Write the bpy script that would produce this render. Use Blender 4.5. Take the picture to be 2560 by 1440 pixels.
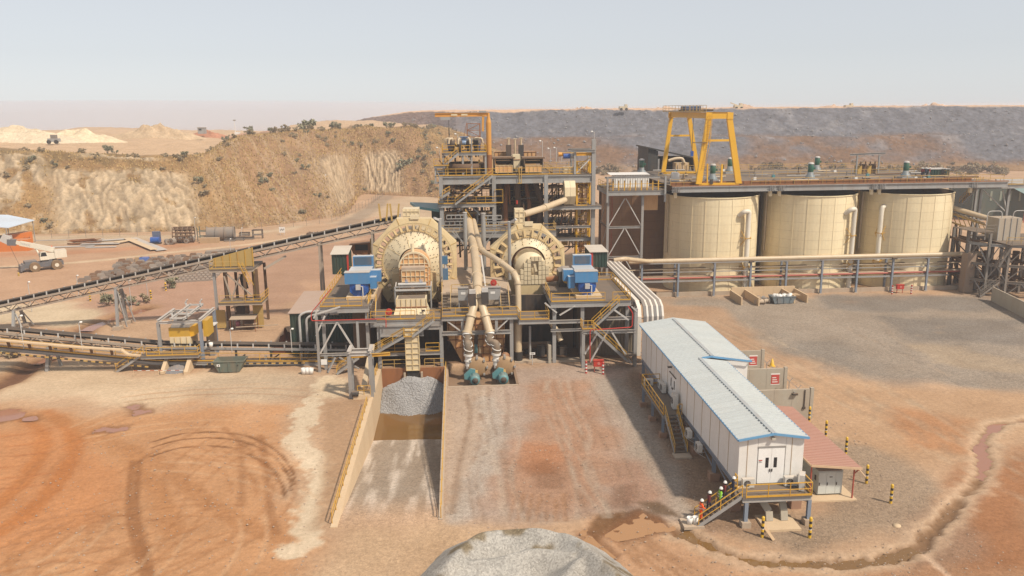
import bpy,bmesh,math,random
import numpy as np
from mathutils import Vector,Matrix
random.seed(7);RNG=np.random.default_rng(11)
for _o in list(bpy.data.objects):bpy.data.objects.remove(_o)
SC=bpy.context.scene
C=SC.collection
R=math.radians
F_PX,CX,CY,YH,ROLL,HCAM=2000.0,1280.0,720.0,272.0,0.0095,32.0
PITCH=math.atan((CY-YH)/F_PX)
def _rc(px,py):
 u,v=px-CX,py-CY
 c,s=math.cos(ROLL),math.sin(ROLL)
 a,b=u*c-v*s,u*s+v*c
 return a,F_PX*math.cos(PITCH)-b*math.sin(PITCH),-(F_PX*math.sin(PITCH)+b*math.cos(PITCH))
_d=_rc(1137,272);YAW=math.atan2(_d[0],_d[1])
def _ray(px,py):
 a,f,z=_rc(px,py);c,s=math.cos(YAW),math.sin(YAW)
 return Vector((a*c-f*s,a*s+f*c,z))
def G(px,py,z=0.0):
 d=_ray(px,py);t=(z-HCAM)/d.z;return Vector((d.x*t,d.y*t,z))
def V(px,py,Y):
 d=_ray(px,py);t=Y/d.y;return Vector((d.x*t,Y,HCAM+d.z*t))
cam=bpy.data.objects.new('camera',bpy.data.cameras.new('camera'));C.objects.link(cam);SC.camera=cam
cam.data.sensor_width=36;cam.data.lens=36*F_PX/2560;cam.data.clip_start=0.5;cam.data.clip_end=20000
right=(Vector(_ray(CX+1,CY))-Vector(_ray(CX,CY))).normalized()
fwd=_ray(CX,CY).normalized();upv=right.cross(fwd).normalized()
M=Matrix((right,upv,-fwd)).transposed().to_4x4();M.translation=Vector((0,0,HCAM));cam.matrix_world=M
SUN=Vector((0.47,-0.43,0.77)).normalized()
w=bpy.data.worlds.new('World');SC.world=w;w.use_nodes=True
nt=w.node_tree;nt.nodes.clear()
sky=nt.nodes.new('ShaderNodeTexSky');sky.sky_type='NISHITA';sky.sun_disc=False
sky.sun_elevation=math.asin(SUN.z);sky.sun_rotation=math.atan2(SUN.x,SUN.y)
sky.altitude=100;sky.air_density=1.0;sky.dust_density=0.25;sky.ozone_density=2.0
hsv=nt.nodes.new('ShaderNodeHueSaturation');hsv.inputs['Saturation'].default_value=0.36
veil=nt.nodes.new('ShaderNodeMix');veil.data_type='RGBA';veil.inputs[0].default_value=0.62;veil.inputs[7].default_value=(5.55,5.75,6.1,1)
bg=nt.nodes.new('ShaderNodeBackground');bg.inputs[1].default_value=0.125
wo=nt.nodes.new('ShaderNodeOutputWorld')
nt.links.new(sky.outputs[0],hsv.inputs['Color']);nt.links.new(hsv.outputs[0],veil.inputs[6]);nt.links.new(veil.outputs[2],bg.inputs[0]);nt.links.new(bg.outputs[0],wo.inputs[0])
sl=bpy.data.lights.new('sun','SUN');sl.energy=5.0;sl.angle=R(3.5);sl.color=(1.0,0.90,0.76)
so=bpy.data.objects.new('sun',sl);C.objects.link(so);so.rotation_euler=(-SUN).to_track_quat('-Z','Y').to_euler()
SC.view_settings.view_transform='Standard';SC.view_settings.look='None';SC.view_settings.exposure=-0.08;SC.view_settings.gamma=1.0
SC.view_settings.use_curve_mapping=False
SC.render.engine='CYCLES'
SC.cycles.max_bounces=6;SC.cycles.diffuse_bounces=3;SC.cycles.glossy_bounces=2;SC.cycles.transparent_max_bounces=6;SC.cycles.volume_bounces=1
def srgb(r,g,b,k=1.0):
 f=lambda c:(c/255)/12.92 if c/255<=0.04045 else ((c/255+0.055)/1.055)**2.4
 return (f(r)*k,f(g)*k,f(b)*k)
MATS={}
class NT:
 def __init__(s,name):
  s.m=bpy.data.materials.new(name);s.m.use_nodes=True ;s.t=s.m.node_tree;s.n=s.t.nodes;s.l=s.t.links
  s.b=s.n['Principled BSDF'];MATS[name]=s.m
 def node(s,typ,**kw):
  x=s.n.new(typ)
  for k,v in kw.items():
   if k in x.inputs.keys() if not k.startswith('_') else False :pass
   setattr(x,k,v)
  return x
 def link(s,a,b):s.l.new(a,b)
 def pos(s,scale=(1,1,1)):
  g=s.n.new('ShaderNodeNewGeometry');mp=s.n.new('ShaderNodeMapping');mp.inputs['Scale'].default_value=scale
  s.l.new(g.outputs['Position'],mp.inputs['Vector']);return mp.outputs[0]
 def noise(s,vec,scale,detail=4,rough=0.6):
  x=s.n.new('ShaderNodeTexNoise');x.inputs['Scale'].default_value=scale;x.inputs['Detail'].default_value=detail
  x.inputs['Roughness'].default_value=rough;s.l.new(vec,x.inputs['Vector']);return x.outputs['Fac']
 def ramp(s,fac,p0,p1,c0=(0,0,0,1),c1=(1,1,1,1)):
  x=s.n.new('ShaderNodeValToRGB');e=x.color_ramp.elements
  e[0].position,e[1].position=p0,p1;e[0].color,e[1].color=c0,c1;s.l.new(fac,x.inputs[0]);return x.outputs[0]
 def mix(s,fac,a,b,mode='MIX'):
  x=s.n.new('ShaderNodeMix');x.data_type='RGBA';x.blend_type=mode
  for sock,v in ((x.inputs[0],fac),(x.inputs[6],a),(x.inputs[7],b)):
   if hasattr(v,'is_linked') or hasattr(v,'node'):s.l.new(v,sock)
   elif isinstance(v,(int,float)):sock.default_value=v
   else :sock.default_value=(*v[:3],1)
  return x.outputs[2]
 def bump(s,h,strength=0.3,dist=0.05):
  x=s.n.new('ShaderNodeBump');x.inputs['Strength'].default_value=strength;x.inputs['Distance'].default_value=dist
  s.l.new(h,x.inputs['Height']);s.l.new(x.outputs[0],s.b.inputs['Normal'])
def mat(name,col,rough=0.6,metal=0.0,dirt=0.35,dirtcol=(0.30,0.17,0.09),scale=0.7,streak=0.25,top=0.35,topcol=(0.42,0.29,0.19)):
 """weathered paint: patchy dirt, rain streaks, dust settled on upward faces"""
 if name in MATS:return MATS[name]
 s=NT(name)
 p=s.pos((1,1,streak));p2=s.pos()
 n1=s.noise(p,scale,5,0.65);n2=s.noise(p2,scale*6,3)
 c=s.mix(s.ramp(n1,0.45,0.75,(0,0,0,1),(dirt,dirt,dirt,1)),col,dirtcol)
 c=s.mix(s.ramp(n2,0.3,0.75,(0,0,0,1),(0.16,0.16,0.16,1)),c,tuple(v*0.45 for v in col))
 if top:
  g=s.n.new('ShaderNodeNewGeometry');sx=s.n.new('ShaderNodeSeparateXYZ');s.l.new(g.outputs['Normal'],sx.inputs[0])
  c=s.mix(s.ramp(sx.outputs[2],0.55,0.95,(0,0,0,1),(top,top,top,1)),c,topcol)
 oi=s.n.new('ShaderNodeObjectInfo')
 c=s.mix(s.ramp(oi.outputs['Random'],0,1,(0,0,0,1),(0.14,0.14,0.14,1)),c,tuple(v*0.6 for v in col))
 s.l.new(c,s.b.inputs['Base Color']);s.b.inputs['Roughness'].default_value=rough;s.b.inputs['Metallic'].default_value=metal
 return s.m
STEEL=mat('galvanised_steel',(0.33,0.325,0.315),0.55,0.1,dirt=0.5,dirtcol=(0.22,0.145,0.09))
STEELW=mat('pale_painted_steel',(0.50,0.485,0.46),0.55,dirt=0.35)
YEL=mat('safety_yellow_paint',(0.60,0.33,0.035),0.55,dirt=0.5,top=0.15)
YELD=mat('dusty_yellow_paint',(0.52,0.33,0.09),0.65,dirt=0.5)
CRANEY=mat('crane_yellow_paint',(0.74,0.40,0.02),0.45,dirt=0.15,top=0.1)
ORANGE=mat('orange_crane_paint',(0.62,0.29,0.05),0.5,dirt=0.3,top=0.1)
CREAM=mat('cream_mill_paint',(0.66,0.51,0.28),0.5,dirt=0.30,dirtcol=(0.36,0.19,0.07),scale=0.45,top=0.2)
CREAML=mat('pale_cream_paint',(0.70,0.58,0.38),0.5,dirt=0.25,dirtcol=(0.36,0.2,0.09),scale=0.6,top=0.2)
CHUTE=mat('stained_chute_paint',(0.68,0.40,0.18),0.6,dirt=0.75,dirtcol=(0.42,0.16,0.06),scale=0.7)
PIPE=mat('cream_pipe_paint',(0.56,0.44,0.29),0.45,dirt=0.3,scale=0.8,streak=1.0,top=0.25)
BLUE=mat('motor_blue_paint',(0.065,0.22,0.43),0.35,dirt=0.2,top=0.75,topcol=(0.66,0.60,0.52))
BLUED=mat('deep_blue_paint',(0.012,0.085,0.33),0.4,dirt=0.15,top=0.2)
BLUEP=mat('pale_blue_paint',(0.24,0.34,0.50),0.4,dirt=0.2,top=0.2)
TEAL=mat('teal_pump_paint',(0.09,0.26,0.28),0.5,dirt=0.3,top=0.3)
GREEN=mat('dark_green_sheeting',(0.016,0.045,0.034),0.55,dirt=0.25,top=0.1)
GREENM=mat('green_motor_paint',(0.02,0.10,0.06),0.4,dirt=0.2)
SKIPG=mat('faded_green_skip_paint',(0.13,0.155,0.125),0.7,dirt=0.6)
WHITE=mat('white_panel_paint',(0.76,0.74,0.70),0.5,dirt=0.24,dirtcol=(0.45,0.36,0.27),scale=0.5,top=0.2)
CONC=mat('weathered_concrete',(0.44,0.35,0.26),0.9,dirt=0.45,dirtcol=(0.34,0.2,0.11),scale=0.5,top=0.3)
CONCW=mat('pale_tan_concrete',(0.62,0.46,0.29),0.9,dirt=0.3,dirtcol=(0.42,0.25,0.12),scale=0.4,top=0.15)
CONCG=mat('grey_precast_concrete',(0.40,0.36,0.29),0.9,dirt=0.35,scale=0.5)
GRATE=mat('dusty_deck_grating',(0.12,0.095,0.075),0.9,dirt=0.4,top=0.45,topcol=(0.20,0.145,0.10))
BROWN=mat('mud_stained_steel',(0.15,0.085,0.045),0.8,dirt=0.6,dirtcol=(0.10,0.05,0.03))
RUST=mat('rusted_plate',(0.30,0.12,0.045),0.85,dirt=0.6,dirtcol=(0.12,0.05,0.025))
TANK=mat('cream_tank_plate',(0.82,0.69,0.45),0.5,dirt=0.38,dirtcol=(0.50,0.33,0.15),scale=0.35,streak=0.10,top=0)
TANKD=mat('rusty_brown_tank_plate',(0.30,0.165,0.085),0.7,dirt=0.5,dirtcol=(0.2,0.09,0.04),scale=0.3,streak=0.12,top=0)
BLACK=mat('black_rubber',(0.018,0.017,0.017),0.7,dirt=0.25,dirtcol=(0.2,0.13,0.09))
DARK=mat('dark_machinery',(0.05,0.042,0.037),0.7,dirt=0.4)
RED=mat('red_paint',(0.50,0.03,0.02),0.45,dirt=0.2,top=0.1)
REDP=mat('dull_red_pipe_paint',(0.42,0.09,0.06),0.5,dirt=0.25)
PINKROOF=mat('faded_pink_roof_sheet',(0.42,0.215,0.165),0.6,dirt=0.35,dirtcol=(0.36,0.2,0.13),top=0.2)
ROOF=mat('pale_blue_roof_sheet',(0.47,0.495,0.49),0.5,dirt=0.18,dirtcol=(0.55,0.48,0.38),scale=0.3,top=0.1,topcol=(0.5,0.44,0.36))
ROOFB=mat('blue_roof_trim',(0.13,0.33,0.55),0.5,dirt=0.15,top=0.1)
GLASS=mat('dark_window_glass',(0.02,0.025,0.03),0.15,dirt=0.05,top=0)
ORSHED=mat('orange_container_paint',(0.62,0.18,0.03),0.5,dirt=0.3)
CABINET=mat('pale_grey_green_cabinet',(0.50,0.52,0.47),0.45,dirt=0.15)
WOOD=mat('dry_timber',(0.44,0.30,0.17),0.8,dirt=0.35)
HOSE=mat('dusty_ribbed_hose',(0.17,0.135,0.10),0.8,dirt=0.5)
SKIN=mat('skin',(0.10,0.05,0.03),0.6,dirt=0,top=0)
HIVIS=mat('orange_hi_vis_cloth',(0.85,0.10,0.01),0.8,dirt=0.1,top=0)
HIVISG=mat('green_hi_vis_cloth',(0.24,0.55,0.03),0.8,dirt=0.1,top=0)
NAVY=mat('navy_cloth',(0.02,0.025,0.05),0.9,dirt=0.1,top=0)
MAROON=mat('maroon_cloth',(0.14,0.02,0.02),0.9,dirt=0.1,top=0)
IDM=Matrix.Identity(4);WM={}
def _link(o,parent,M_):
 C.objects.link(o)
 if parent is not None :
  o.parent=parent;o.matrix_parent_inverse=WM[parent.name].inverted()
 o.matrix_basis=M_;WM[o.name]=M_.copy();return o
def tag(o,label=None ,cat=None ,group=None ,kind=None ):
 if label:o['label']=label
 if cat:o['category']=cat
 if group:o['group']=group
 if kind:o['kind']=kind
 return o
def thing(name,label,cat,loc=(0,0,0),group=None ):
 o=bpy.data.objects.new(name,None );o.empty_display_size=0.3
 _link(o,None ,Matrix.Translation(Vector(loc)));return tag(o,label,cat,group)
class MB:
 """collects shapes into one mesh"""
 def __init__(s):s.v=[];s.f=[];s.sm=[];s.mi=[];s.cur=0
 def add(s,vs,fs,smooth=False ):
  b=len(s.v);s.v+=[tuple(x) for x in vs];s.f+=[tuple(i+b for i in f) for f in fs]
  s.sm+=[smooth]*len(fs);s.mi+=[s.cur]*len(fs);return s
 def box(s,x0,x1,y0,y1,z0,z1):
  return s.add([(x0,y0,z0),(x1,y0,z0),(x1,y1,z0),(x0,y1,z0),(x0,y0,z1),(x1,y0,z1),(x1,y1,z1),(x0,y1,z1)],[(0,3,2,1),(4,5,6,7),(0,1,5,4),(1,2,6,5),(2,3,7,6),(3,0,4,7)])
 def bar(s,p0,p1,w,h,up=(0,0,1)):
  p0,p1=Vector(p0),Vector(p1);d=(p1-p0).normalized();u=Vector(up)
  if abs(d.dot(u))>0.98:u=Vector((0,1,0))
  x=d.cross(u).normalized()*(w/2);y=x.cross(d).normalized()*(h/2)
  vs=[p+a*x+b*y for p in (p0,p1) for a,b in ((-1,-1),(1,-1),(1,1),(-1,1))]
  return s.add(vs,[(0,1,2,3),(7,6,5,4),(0,4,5,1),(1,5,6,2),(2,6,7,3),(3,7,4,0)])
 def tube(s,pts,r,n=8,caps=True ):
  pts=[Vector(p) for p in pts];rs=r if isinstance(r,(list,tuple)) else [r]*len(pts)
  vs=[];fs=[];prev=None
  for i,p in enumerate(pts):
   d=(pts[min(i+1,len(pts)-1)]-pts[max(i-1,0)]).normalized()
   if prev is None :
    u=Vector((0,0,1)) if abs(d.z)<0.9 else Vector((1,0,0));x=d.cross(u).normalized()
   else :x=(prev-d*prev.dot(d)).normalized()
   prev=x;y=d.cross(x)
   vs+=[p+(x*math.cos(2*math.pi*k/n)+y*math.sin(2*math.pi*k/n))*rs[i] for k in range(n)]
  for i in range(len(pts)-1):
   for k in range(n):
    a,b=i*n+k,i*n+(k+1)%n;fs.append((a,b,b+n,a+n))
  s.add(vs,fs,True )
  if caps:
   L=len(pts);s.add(vs[:n],[tuple(range(n))[::-1]]);s.add(vs[(L-1)*n:],[tuple(range(n))])
  return s
 def prism(s,poly,fn,a,b):
  """poly 2-D, fn(u,v,t)->xyz, extruded from t=a to t=b"""
  n=len(poly);vs=[fn(u,v,a) for u,v in poly]+[fn(u,v,b) for u,v in poly]
  return s.add(vs,[tuple(range(n))[::-1],tuple(range(n,2*n))]+[(i,(i+1)%n,n+(i+1)%n,n+i) for i in range(n)])
 def lathe(s,prof,c,axis='z',n=24,smooth=True ,a0=0.0,a1=2*math.pi):
  c=Vector(c);full=abs(a1-a0-2*math.pi)<1e-6;m=n if full else n+1;vs=[]
  for r,t in prof:
   for k in range(m):
    a=a0+(a1-a0)*k/n;x,y=r*math.cos(a),r*math.sin(a)
    vs.append(c+(Vector((x,y,t)) if axis=='z' else Vector((x,t,y)) if axis=='y' else Vector((t,x,y))))
  fs=[]
  for i in range(len(prof)-1):
   for k in range(n if full else n):
    a,b=i*m+k,i*m+(k+1)%m
    fs.append((a,b,b+m,a+m))
  return s.add(vs,fs,smooth)
 def quad(s,a,b,c,d):return s.add([a,b,c,d],[(0,1,2,3)])
 def mesh(s,name,mats):
  me=bpy.data.meshes.new(name);me.from_pydata(s.v,[],s.f)
  for m in (mats if isinstance(mats,(list,tuple)) else [mats]):me.materials.append(m)
  me.polygons.foreach_set('use_smooth',s.sm);me.polygons.foreach_set('material_index',s.mi);me.update();return me
 def build(s,name,mats,parent=None ,origin=None ):
  """one mesh object; vertices are world coordinates"""
  if origin is None :
   if s.v:
    a=np.array(s.v);origin=((a[:,0].min()+a[:,0].max())/2,(a[:,1].min()+a[:,1].max())/2,a[:,2].min())
   else :origin=(0,0,0)
  ox,oy,oz=origin;s.v=[(x-ox,y-oy,z-oz) for x,y,z in s.v]
  o=bpy.data.objects.new(name,s.mesh(name,mats));return _link(o,parent,Matrix.Translation(Vector(origin)))
_UM={}
def unit(kind,m):
 k=(kind,m.name)
 if k in _UM:return _UM[k]
 b=MB()
 if kind=='box':b.box(-.5,.5,-.5,.5,-.5,.5)
 elif kind=='ib':
  b.box(-.5,.5,.38,.5,-.5,.5);b.box(-.5,.5,-.5,-.38,-.5,.5);b.box(-.06,.06,-.379,.379,-.5,.5)
 else :
  n=int(kind[3:]);b.tube([(0,0,-.5),(0,0,.5)],1.0,n)
 _UM[k]=b.mesh('shared_'+kind,m);return _UM[k]
def inst(name,me,parent,M_):
 return _link(bpy.data.objects.new(name,me),parent,M_)
def box(name,x0,x1,y0,y1,z0,z1,m,parent=None ):
 Mx=Matrix.Translation(((x0+x1)/2,(y0+y1)/2,(z0+z1)/2))@Matrix.Diagonal((abs(x1-x0),abs(y1-y0),abs(z1-z0),1))
 return inst(name,unit('box',m),parent,Mx)
def _axes(p0,p1,up=(0,0,1)):
 d=(p1-p0).normalized();u=Vector(up)
 if abs(d.dot(u))>0.98:u=Vector((0,1,0)) if abs(d.y)<0.9 else Vector((1,0,0))
 x=d.cross(u).normalized();y=x.cross(d).normalized()*-1
 return Matrix((x,-y,d)).transposed()
def bar(name,p0,p1,w,h,m,parent=None ,kind='box',up=(0,0,1)):
 p0,p1=Vector(p0),Vector(p1);Rm=_axes(p0,p1,up).to_4x4()
 return inst(name,unit(kind,m),parent,Matrix.Translation((p0+p1)/2)@Rm@Matrix.Diagonal((w,h,(p1-p0).length,1)))
def rod(name,p0,p1,r,m,parent=None ,n=8):return bar(name,p0,p1,r,r,m,parent,'cyl%d'%n)
def pipe(name,pts,r,m,parent=None ,n=10):return MB().tube(pts,r,n).build(name,m,parent)
def arc_pts(pts,rad=0.5,n=4):
 """round the inner corners of a polyline"""
 pts=[Vector(p) for p in pts];out=[pts[0]]
 for a,b,c in zip(pts,pts[1:],pts[2:]):
  d0,d1=(a-b),(c-b);r=min(rad,d0.length*.45,d1.length*.45)
  s,e=b+d0.normalized()*r,b+d1.normalized()*r
  for k in range(n+1):
   t=k/n;out.append(s*(1-t)**2+b*2*t*(1-t)+e*t*t)
 return out+[pts[-1]]
def lerp(a,b,t):return Vector(a)*(1-t)+Vector(b)*t
def railing(parent,pts,m=None ,h=1.1,sp=1.7,kick=True ,r=0.035,name='railing'):
 m=m or YEL;pts=[Vector(p) for p in pts];b=MB()
 up=Vector((0,0,1))
 for p,q in zip(pts,pts[1:]):
  b.bar(p+up*h,q+up*h,r*2,r*2);b.bar(p+up*h*.52,q+up*h*.52,r*1.5,r*1.5)
  if kick:b.bar(p+up*.09,q+up*.09,0.03,0.16)
 o=b.build(name,m,parent);last=None
 for p,q in zip(pts,pts[1:]):
  n=max(1,round((q-p).length/sp))
  for k in range(n+1):
   c=lerp(p,q,k/n)
   if last is not None and (c-last).length<0.05:continue
   last=c;rod('post',c,c+up*h,r*1.15,m,o,6)
 return o
def stair(parent,p0,p1,width,side,m=None ,rm=None ,rails=(1,1),name='stair',riser=0.24,h=1.0):
 """p0 bottom, p1 top (centre line), side = horizontal unit vector across the flight"""
 m=m or STEEL;rm=rm or YEL;p0,p1,side=Vector(p0),Vector(p1),Vector(side);b=MB();up=Vector((0,0,1))
 for s in (-1,1):b.bar(p0+side*s*width/2,p1+side*s*width/2,0.06,0.28)
 o=b.build(name,m,parent);n=max(3,int((p1.z-p0.z)/riser));run=(p1-p0);run.z=0
 td=run.length/n;rd=run.normalized()
 for k in range(n):
  c=lerp(p0,p1,(k+.5)/n)
  bar('tread',c-side*(width/2-.04),c+side*(width/2-.04),td*.9,0.05,GRATE,o)
 for s,on in zip((-1,1),rails):
  if not on:continue
  a,e=p0+side*s*width/2,p1+side*s*width/2;hb=MB()
  hb.bar(a+up*h,e+up*h,.06,.06);hb.bar(a+up*h*.5,e+up*h*.5,.045,.045)
  k=max(1,round((e-a).length/1.8))
  for i in range(k+1):c=lerp(a,e,i/k);hb.bar(c,c+up*h,.055,.055)
  hb.build('handrail',rm,o)
 return o
def deck(parent,x0,x1,y0,y1,z,beam=0.5,m=None ,bm=None ,name='deck',nx=4):
 """grating plate with a frame of edge beams below it"""
 box(name,x0,x1,y0,y1,z-.06,z,m or GRATE,parent);bm=bm or STEEL;zb=z-.062-beam/2
 for a,b_ in (((x0,y0+.15,zb),(x1,y0+.15,zb)),((x0,y1-.15,zb),(x1,y1-.15,zb))):bar('edge_beam',a,b_,.26,beam,bm,parent,'ib')
 for i in range(nx+1):
  x=x0+.14+(x1-x0-.28)*i/nx;bar('cross_beam',(x,y0+.29,zb),(x,y1-.29,zb),.22,beam*.9,bm,parent,'ib')
def ladder(parent,p0,p1,w=0.5,m=None ,cage=False ,side=(1,0,0),name='ladder'):
 m=m or YEL;p0,p1,side=Vector(p0),Vector(p1),Vector(side);b=MB()
 for s in (-1,1):b.bar(p0+side*s*w/2,p1+side*s*w/2,.06,.06)
 n=int((p1-p0).length/.35)
 for k in range(1,n):c=lerp(p0,p1,k/n);b.bar(c-side*w/2,c+side*w/2,.035,.035)
 if cage:
  out=side.cross(Vector((0,0,1)));k=0
  for k in range(2,max(3,n),4):
   c=lerp(p0,p1,k/n);pr=[c+side*math.cos(a)*.38+out*math.sin(a)*.7 for a in [math.pi*i/6 for i in range(7)]]
   for u_,v_ in zip(pr,pr[1:]):b.bar(u_,v_,.04,.05)
  for a in (math.pi*.25,math.pi*.5,math.pi*.75):
   off=side*math.cos(a)*.38+out*math.sin(a)*.7;b.bar(lerp(p0,p1,2/n)+off,p1+off,.04,.04)
 return b.build(name,m,parent)
def corrug(x0,x1,z0,z1,y,pitch=0.3,dep=0.05,ax='x'):
 """vertical ribbed sheeting in the plane y (or x when ax='y'), ribs towards -"""
 b=MB();n=max(2,int(abs(x1-x0)/pitch));prof=[]
 for i in range(n):
  u=x0+(x1-x0)*i/n;d=(x1-x0)/n;prof+=[(u,0),(u+d*.35,0),(u+d*.5,-dep),(u+d*.85,-dep)]
 prof.append((x1,0));vs=[]
 for z in (z0,z1):vs+=[((u,y+o,z) if ax=='x' else (y+o,u,z)) for u,o in prof]
 L=len(prof);b.add(vs,[(i,i+1,i+1+L,i+L) for i in range(L-1)]);return b
def copy_tree(o,M_,parent=None ,label=None ):
 c=o.copy();C.objects.link(c)
 if parent is None :c.parent=None ;c.matrix_basis=M_;WM[c.name]=M_
 else :c.parent=parent
 if label:c['label']=label
 for ch in o.children:copy_tree(ch,None ,c)
 return c
def vnoise(x,y,seed=0):
 xi,yi=np.floor(x).astype(np.int64),np.floor(y).astype(np.int64);xf,yf=x-xi,y-yi
 def h(a,b):
  n=(a*374761393+b*668265263+seed*974711)&0x7fffffff;n=(n^(n>>13))*1274126177&0x7fffffff
  return ((n^(n>>16))&0xffff)/65535.0
 u,v=xf*xf*(3-2*xf),yf*yf*(3-2*yf)
 return (h(xi,yi)*(1-u)+h(xi+1,yi)*u)*(1-v)+(h(xi,yi+1)*(1-u)+h(xi+1,yi+1)*u)*v
def fbm(x,y,oct=4,seed=0):
 s=0.0;a=0.5;t=0.0
 for k in range(oct):s=s+a*vnoise(x*2**k,y*2**k,seed+k*17);t+=a;a*=.5
 return s/t
def grid_obj(name,Xg,Yg,Zg,col,m,label=None ,kind='structure',cat=None ,smooth=True ,mask=None ,parent=None ):
 ny,nx=Xg.shape;vs=np.stack([Xg,Yg,Zg],-1).reshape(-1,3)
 i=np.arange(ny*nx).reshape(ny,nx);f=np.stack([i[:-1,:-1],i[:-1,1:],i[1:,1:],i[1:,:-1]],-1).reshape(-1,4)
 if mask is not None :f=f[mask.reshape(-1)]
 me=bpy.data.meshes.new(name);me.vertices.add(len(vs));me.vertices.foreach_set('co',vs.astype(np.float32).ravel())
 me.loops.add(f.size);me.loops.foreach_set('vertex_index',f.astype(np.int32).ravel());me.polygons.add(len(f))
 me.polygons.foreach_set('loop_start',np.arange(0,f.size,4,dtype=np.int32))
 me.polygons.foreach_set('use_smooth',np.full(len(f),smooth));me.update(calc_edges=True )
 ca=me.color_attributes.new('Col','FLOAT_COLOR','POINT')
 c4=np.concatenate([col.reshape(-1,col.shape[-1])[:,:3],np.ones((len(vs),1)) if col.shape[-1]==3 else col.reshape(-1,4)[:,3:4]],1)
 ca.data.foreach_set('color',c4.astype(np.float32).ravel());me.materials.append(m)
 o=bpy.data.objects.new(name,me);_link(o,parent,IDM.copy());return tag(o,label,cat,None ,kind)
def poly_mask(X,Y,poly,soft=0.0):
 """signed distance (positive inside) of points to a polygon"""
 P=np.array([(p[0],p[1]) for p in poly]);d=np.full(X.shape,1e9);ins=np.zeros(X.shape,bool)
 for a,b in zip(P,np.roll(P,-1,0)):
  ex,ey=b-a;wx,wy=X-a[0],Y-a[1];t=np.clip((wx*ex+wy*ey)/(ex*ex+ey*ey+1e-9),0,1)
  d=np.minimum(d,np.hypot(wx-ex*t,wy-ey*t))
  c=(a[1]>Y)!=(b[1]>Y);xx=(b[0]-a[0])*(Y-a[1])/(b[1]-a[1]+1e-12)+a[0];ins^=c&(X<xx)
 return np.where(ins,d,-d)
def path_dist(X,Y,pts):
 P=np.array([(p[0],p[1]) for p in pts]);d=np.full(X.shape,1e9)
 for a,b in zip(P,P[1:]):
  ex,ey=b-a;wx,wy=X-a[0],Y-a[1];t=np.clip((wx*ex+wy*ey)/(ex*ex+ey*ey+1e-9),0,1)
  d=np.minimum(d,np.hypot(wx-ex*t,wy-ey*t))
 return d
def smooth_path(pts,n=6):
 P=[Vector(p) for p in pts];out=[]
 for i in range(len(P)-1):
  a,b,c,d=P[max(i-1,0)],P[i],P[i+1],P[min(i+2,len(P)-1)]
  for k in range(n):
   t=k/n;out.append(.5*((2*b)+(c-a)*t+(2*a-5*b+4*c-d)*t*t+(3*b-a-3*c+d)*t**3))
 return out+[P[-1]]
def sstep(a,b,x):t=np.clip((x-a)/(b-a),0,1);return t*t*(3-2*t)
def earth_mat(name,gravel=True ,bump=0.45,s1=2.2,vary=0.2):
 s=NT(name);at=s.n.new('ShaderNodeAttribute');at.attribute_name='Col';p=s.pos()
 n1=s.noise(p,s1,6,0.7);n2=s.noise(p,0.16,5,0.6);n3=s.noise(p,s1*4.5,3,0.7)
 c=s.mix(s.ramp(n1,0.33,0.72,(0.0,0.0,0.0,1),(1,1,1,1)),(1-vary,1-vary*1.05,1-vary*1.15),(1+vary*.5,1+vary*.5,1+vary*.5))
 c=s.mix(1.0,at.outputs['Color'],c,'MULTIPLY')
 c=s.mix(1.0,c,s.ramp(n2,0.25,0.8,(0.84,0.80,0.76,1),(1.12,1.12,1.12,1)),'MULTIPLY')
 if gravel:
  vo=s.n.new('ShaderNodeTexVoronoi');vo.inputs['Scale'].default_value=9;s.l.new(p,vo.inputs['Vector'])
  g=s.mix(1.0,c,s.ramp(vo.outputs['Color'],0.1,0.9,(0.74,0.74,0.76,1),(1.24,1.24,1.26,1)),'MULTIPLY')
  c=s.mix(at.outputs['Alpha'],c,g)
 s.l.new(c,s.b.inputs['Base Color']);s.b.inputs['Roughness'].default_value=0.95;s.b.inputs['Specular IOR Level'].default_value=0.15
 m=s.n.new('ShaderNodeMath');m.operation='ADD';s.l.new(n1,m.inputs[0]);s.l.new(n3,m.inputs[1]);s.bump(m.outputs[0],bump,0.16)
 return s.m
EARTH=earth_mat('dry_laterite_earth')
def spaced(brk):
 out=[]
 for a,b,d in brk:out+=list(np.arange(a,b-d*.3,d))
 return np.array(sorted(set([round(v,4) for v in out])))
gx=spaced([(-2600,-600,200),(-600,-170,25),(-170,-60,1.6),(-60,-42,.7),(-42,42,.24),(42,64,.6),(64,130,1.2),(130,500,20),(500,3001,250)])
gy=spaced([(20,44,4),(44,80,.22),(80,104,.3),(104,150,.55),(150,260,1.3),(260,460,6),(460,1000,60),(1000,9001,800)])
gx=np.sort(np.concatenate([gx[~np.isin(gx,[])],[-10.31,-10.19,-1.96,-1.84,-1.62,-1.55,6.5,6.58]]));gy=np.sort(np.concatenate([gy,[58.0,90.02,90.1,97.1,97.2,98.4,98.5]]))
GX,GY=np.meshgrid(gx,gy)
def W2(L):return [G(*p) for p in L]
def near(l):return [tuple(G(*p))[:2] for p in l]
nz1=fbm(GX*.35,GY*.35,4,3);nz2=fbm(GX*.09,GY*.09,4,9);nz3=fbm(GX*1.6,GY*1.6,3,5)
def rgb(r,g,b):
 m=(r+g+b)/3;k=.92;return np.array(srgb(m+(r-m)*k+5,m+(g-m)*k+6,m+(b-m)*k+5))*.74
col=np.empty(GX.shape+(4,));col[...,:3]=rgb(205,166,132);col[...,3]=0.25
GZ=(nz1-.5)*.14+(nz3-.5)*.08
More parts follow.
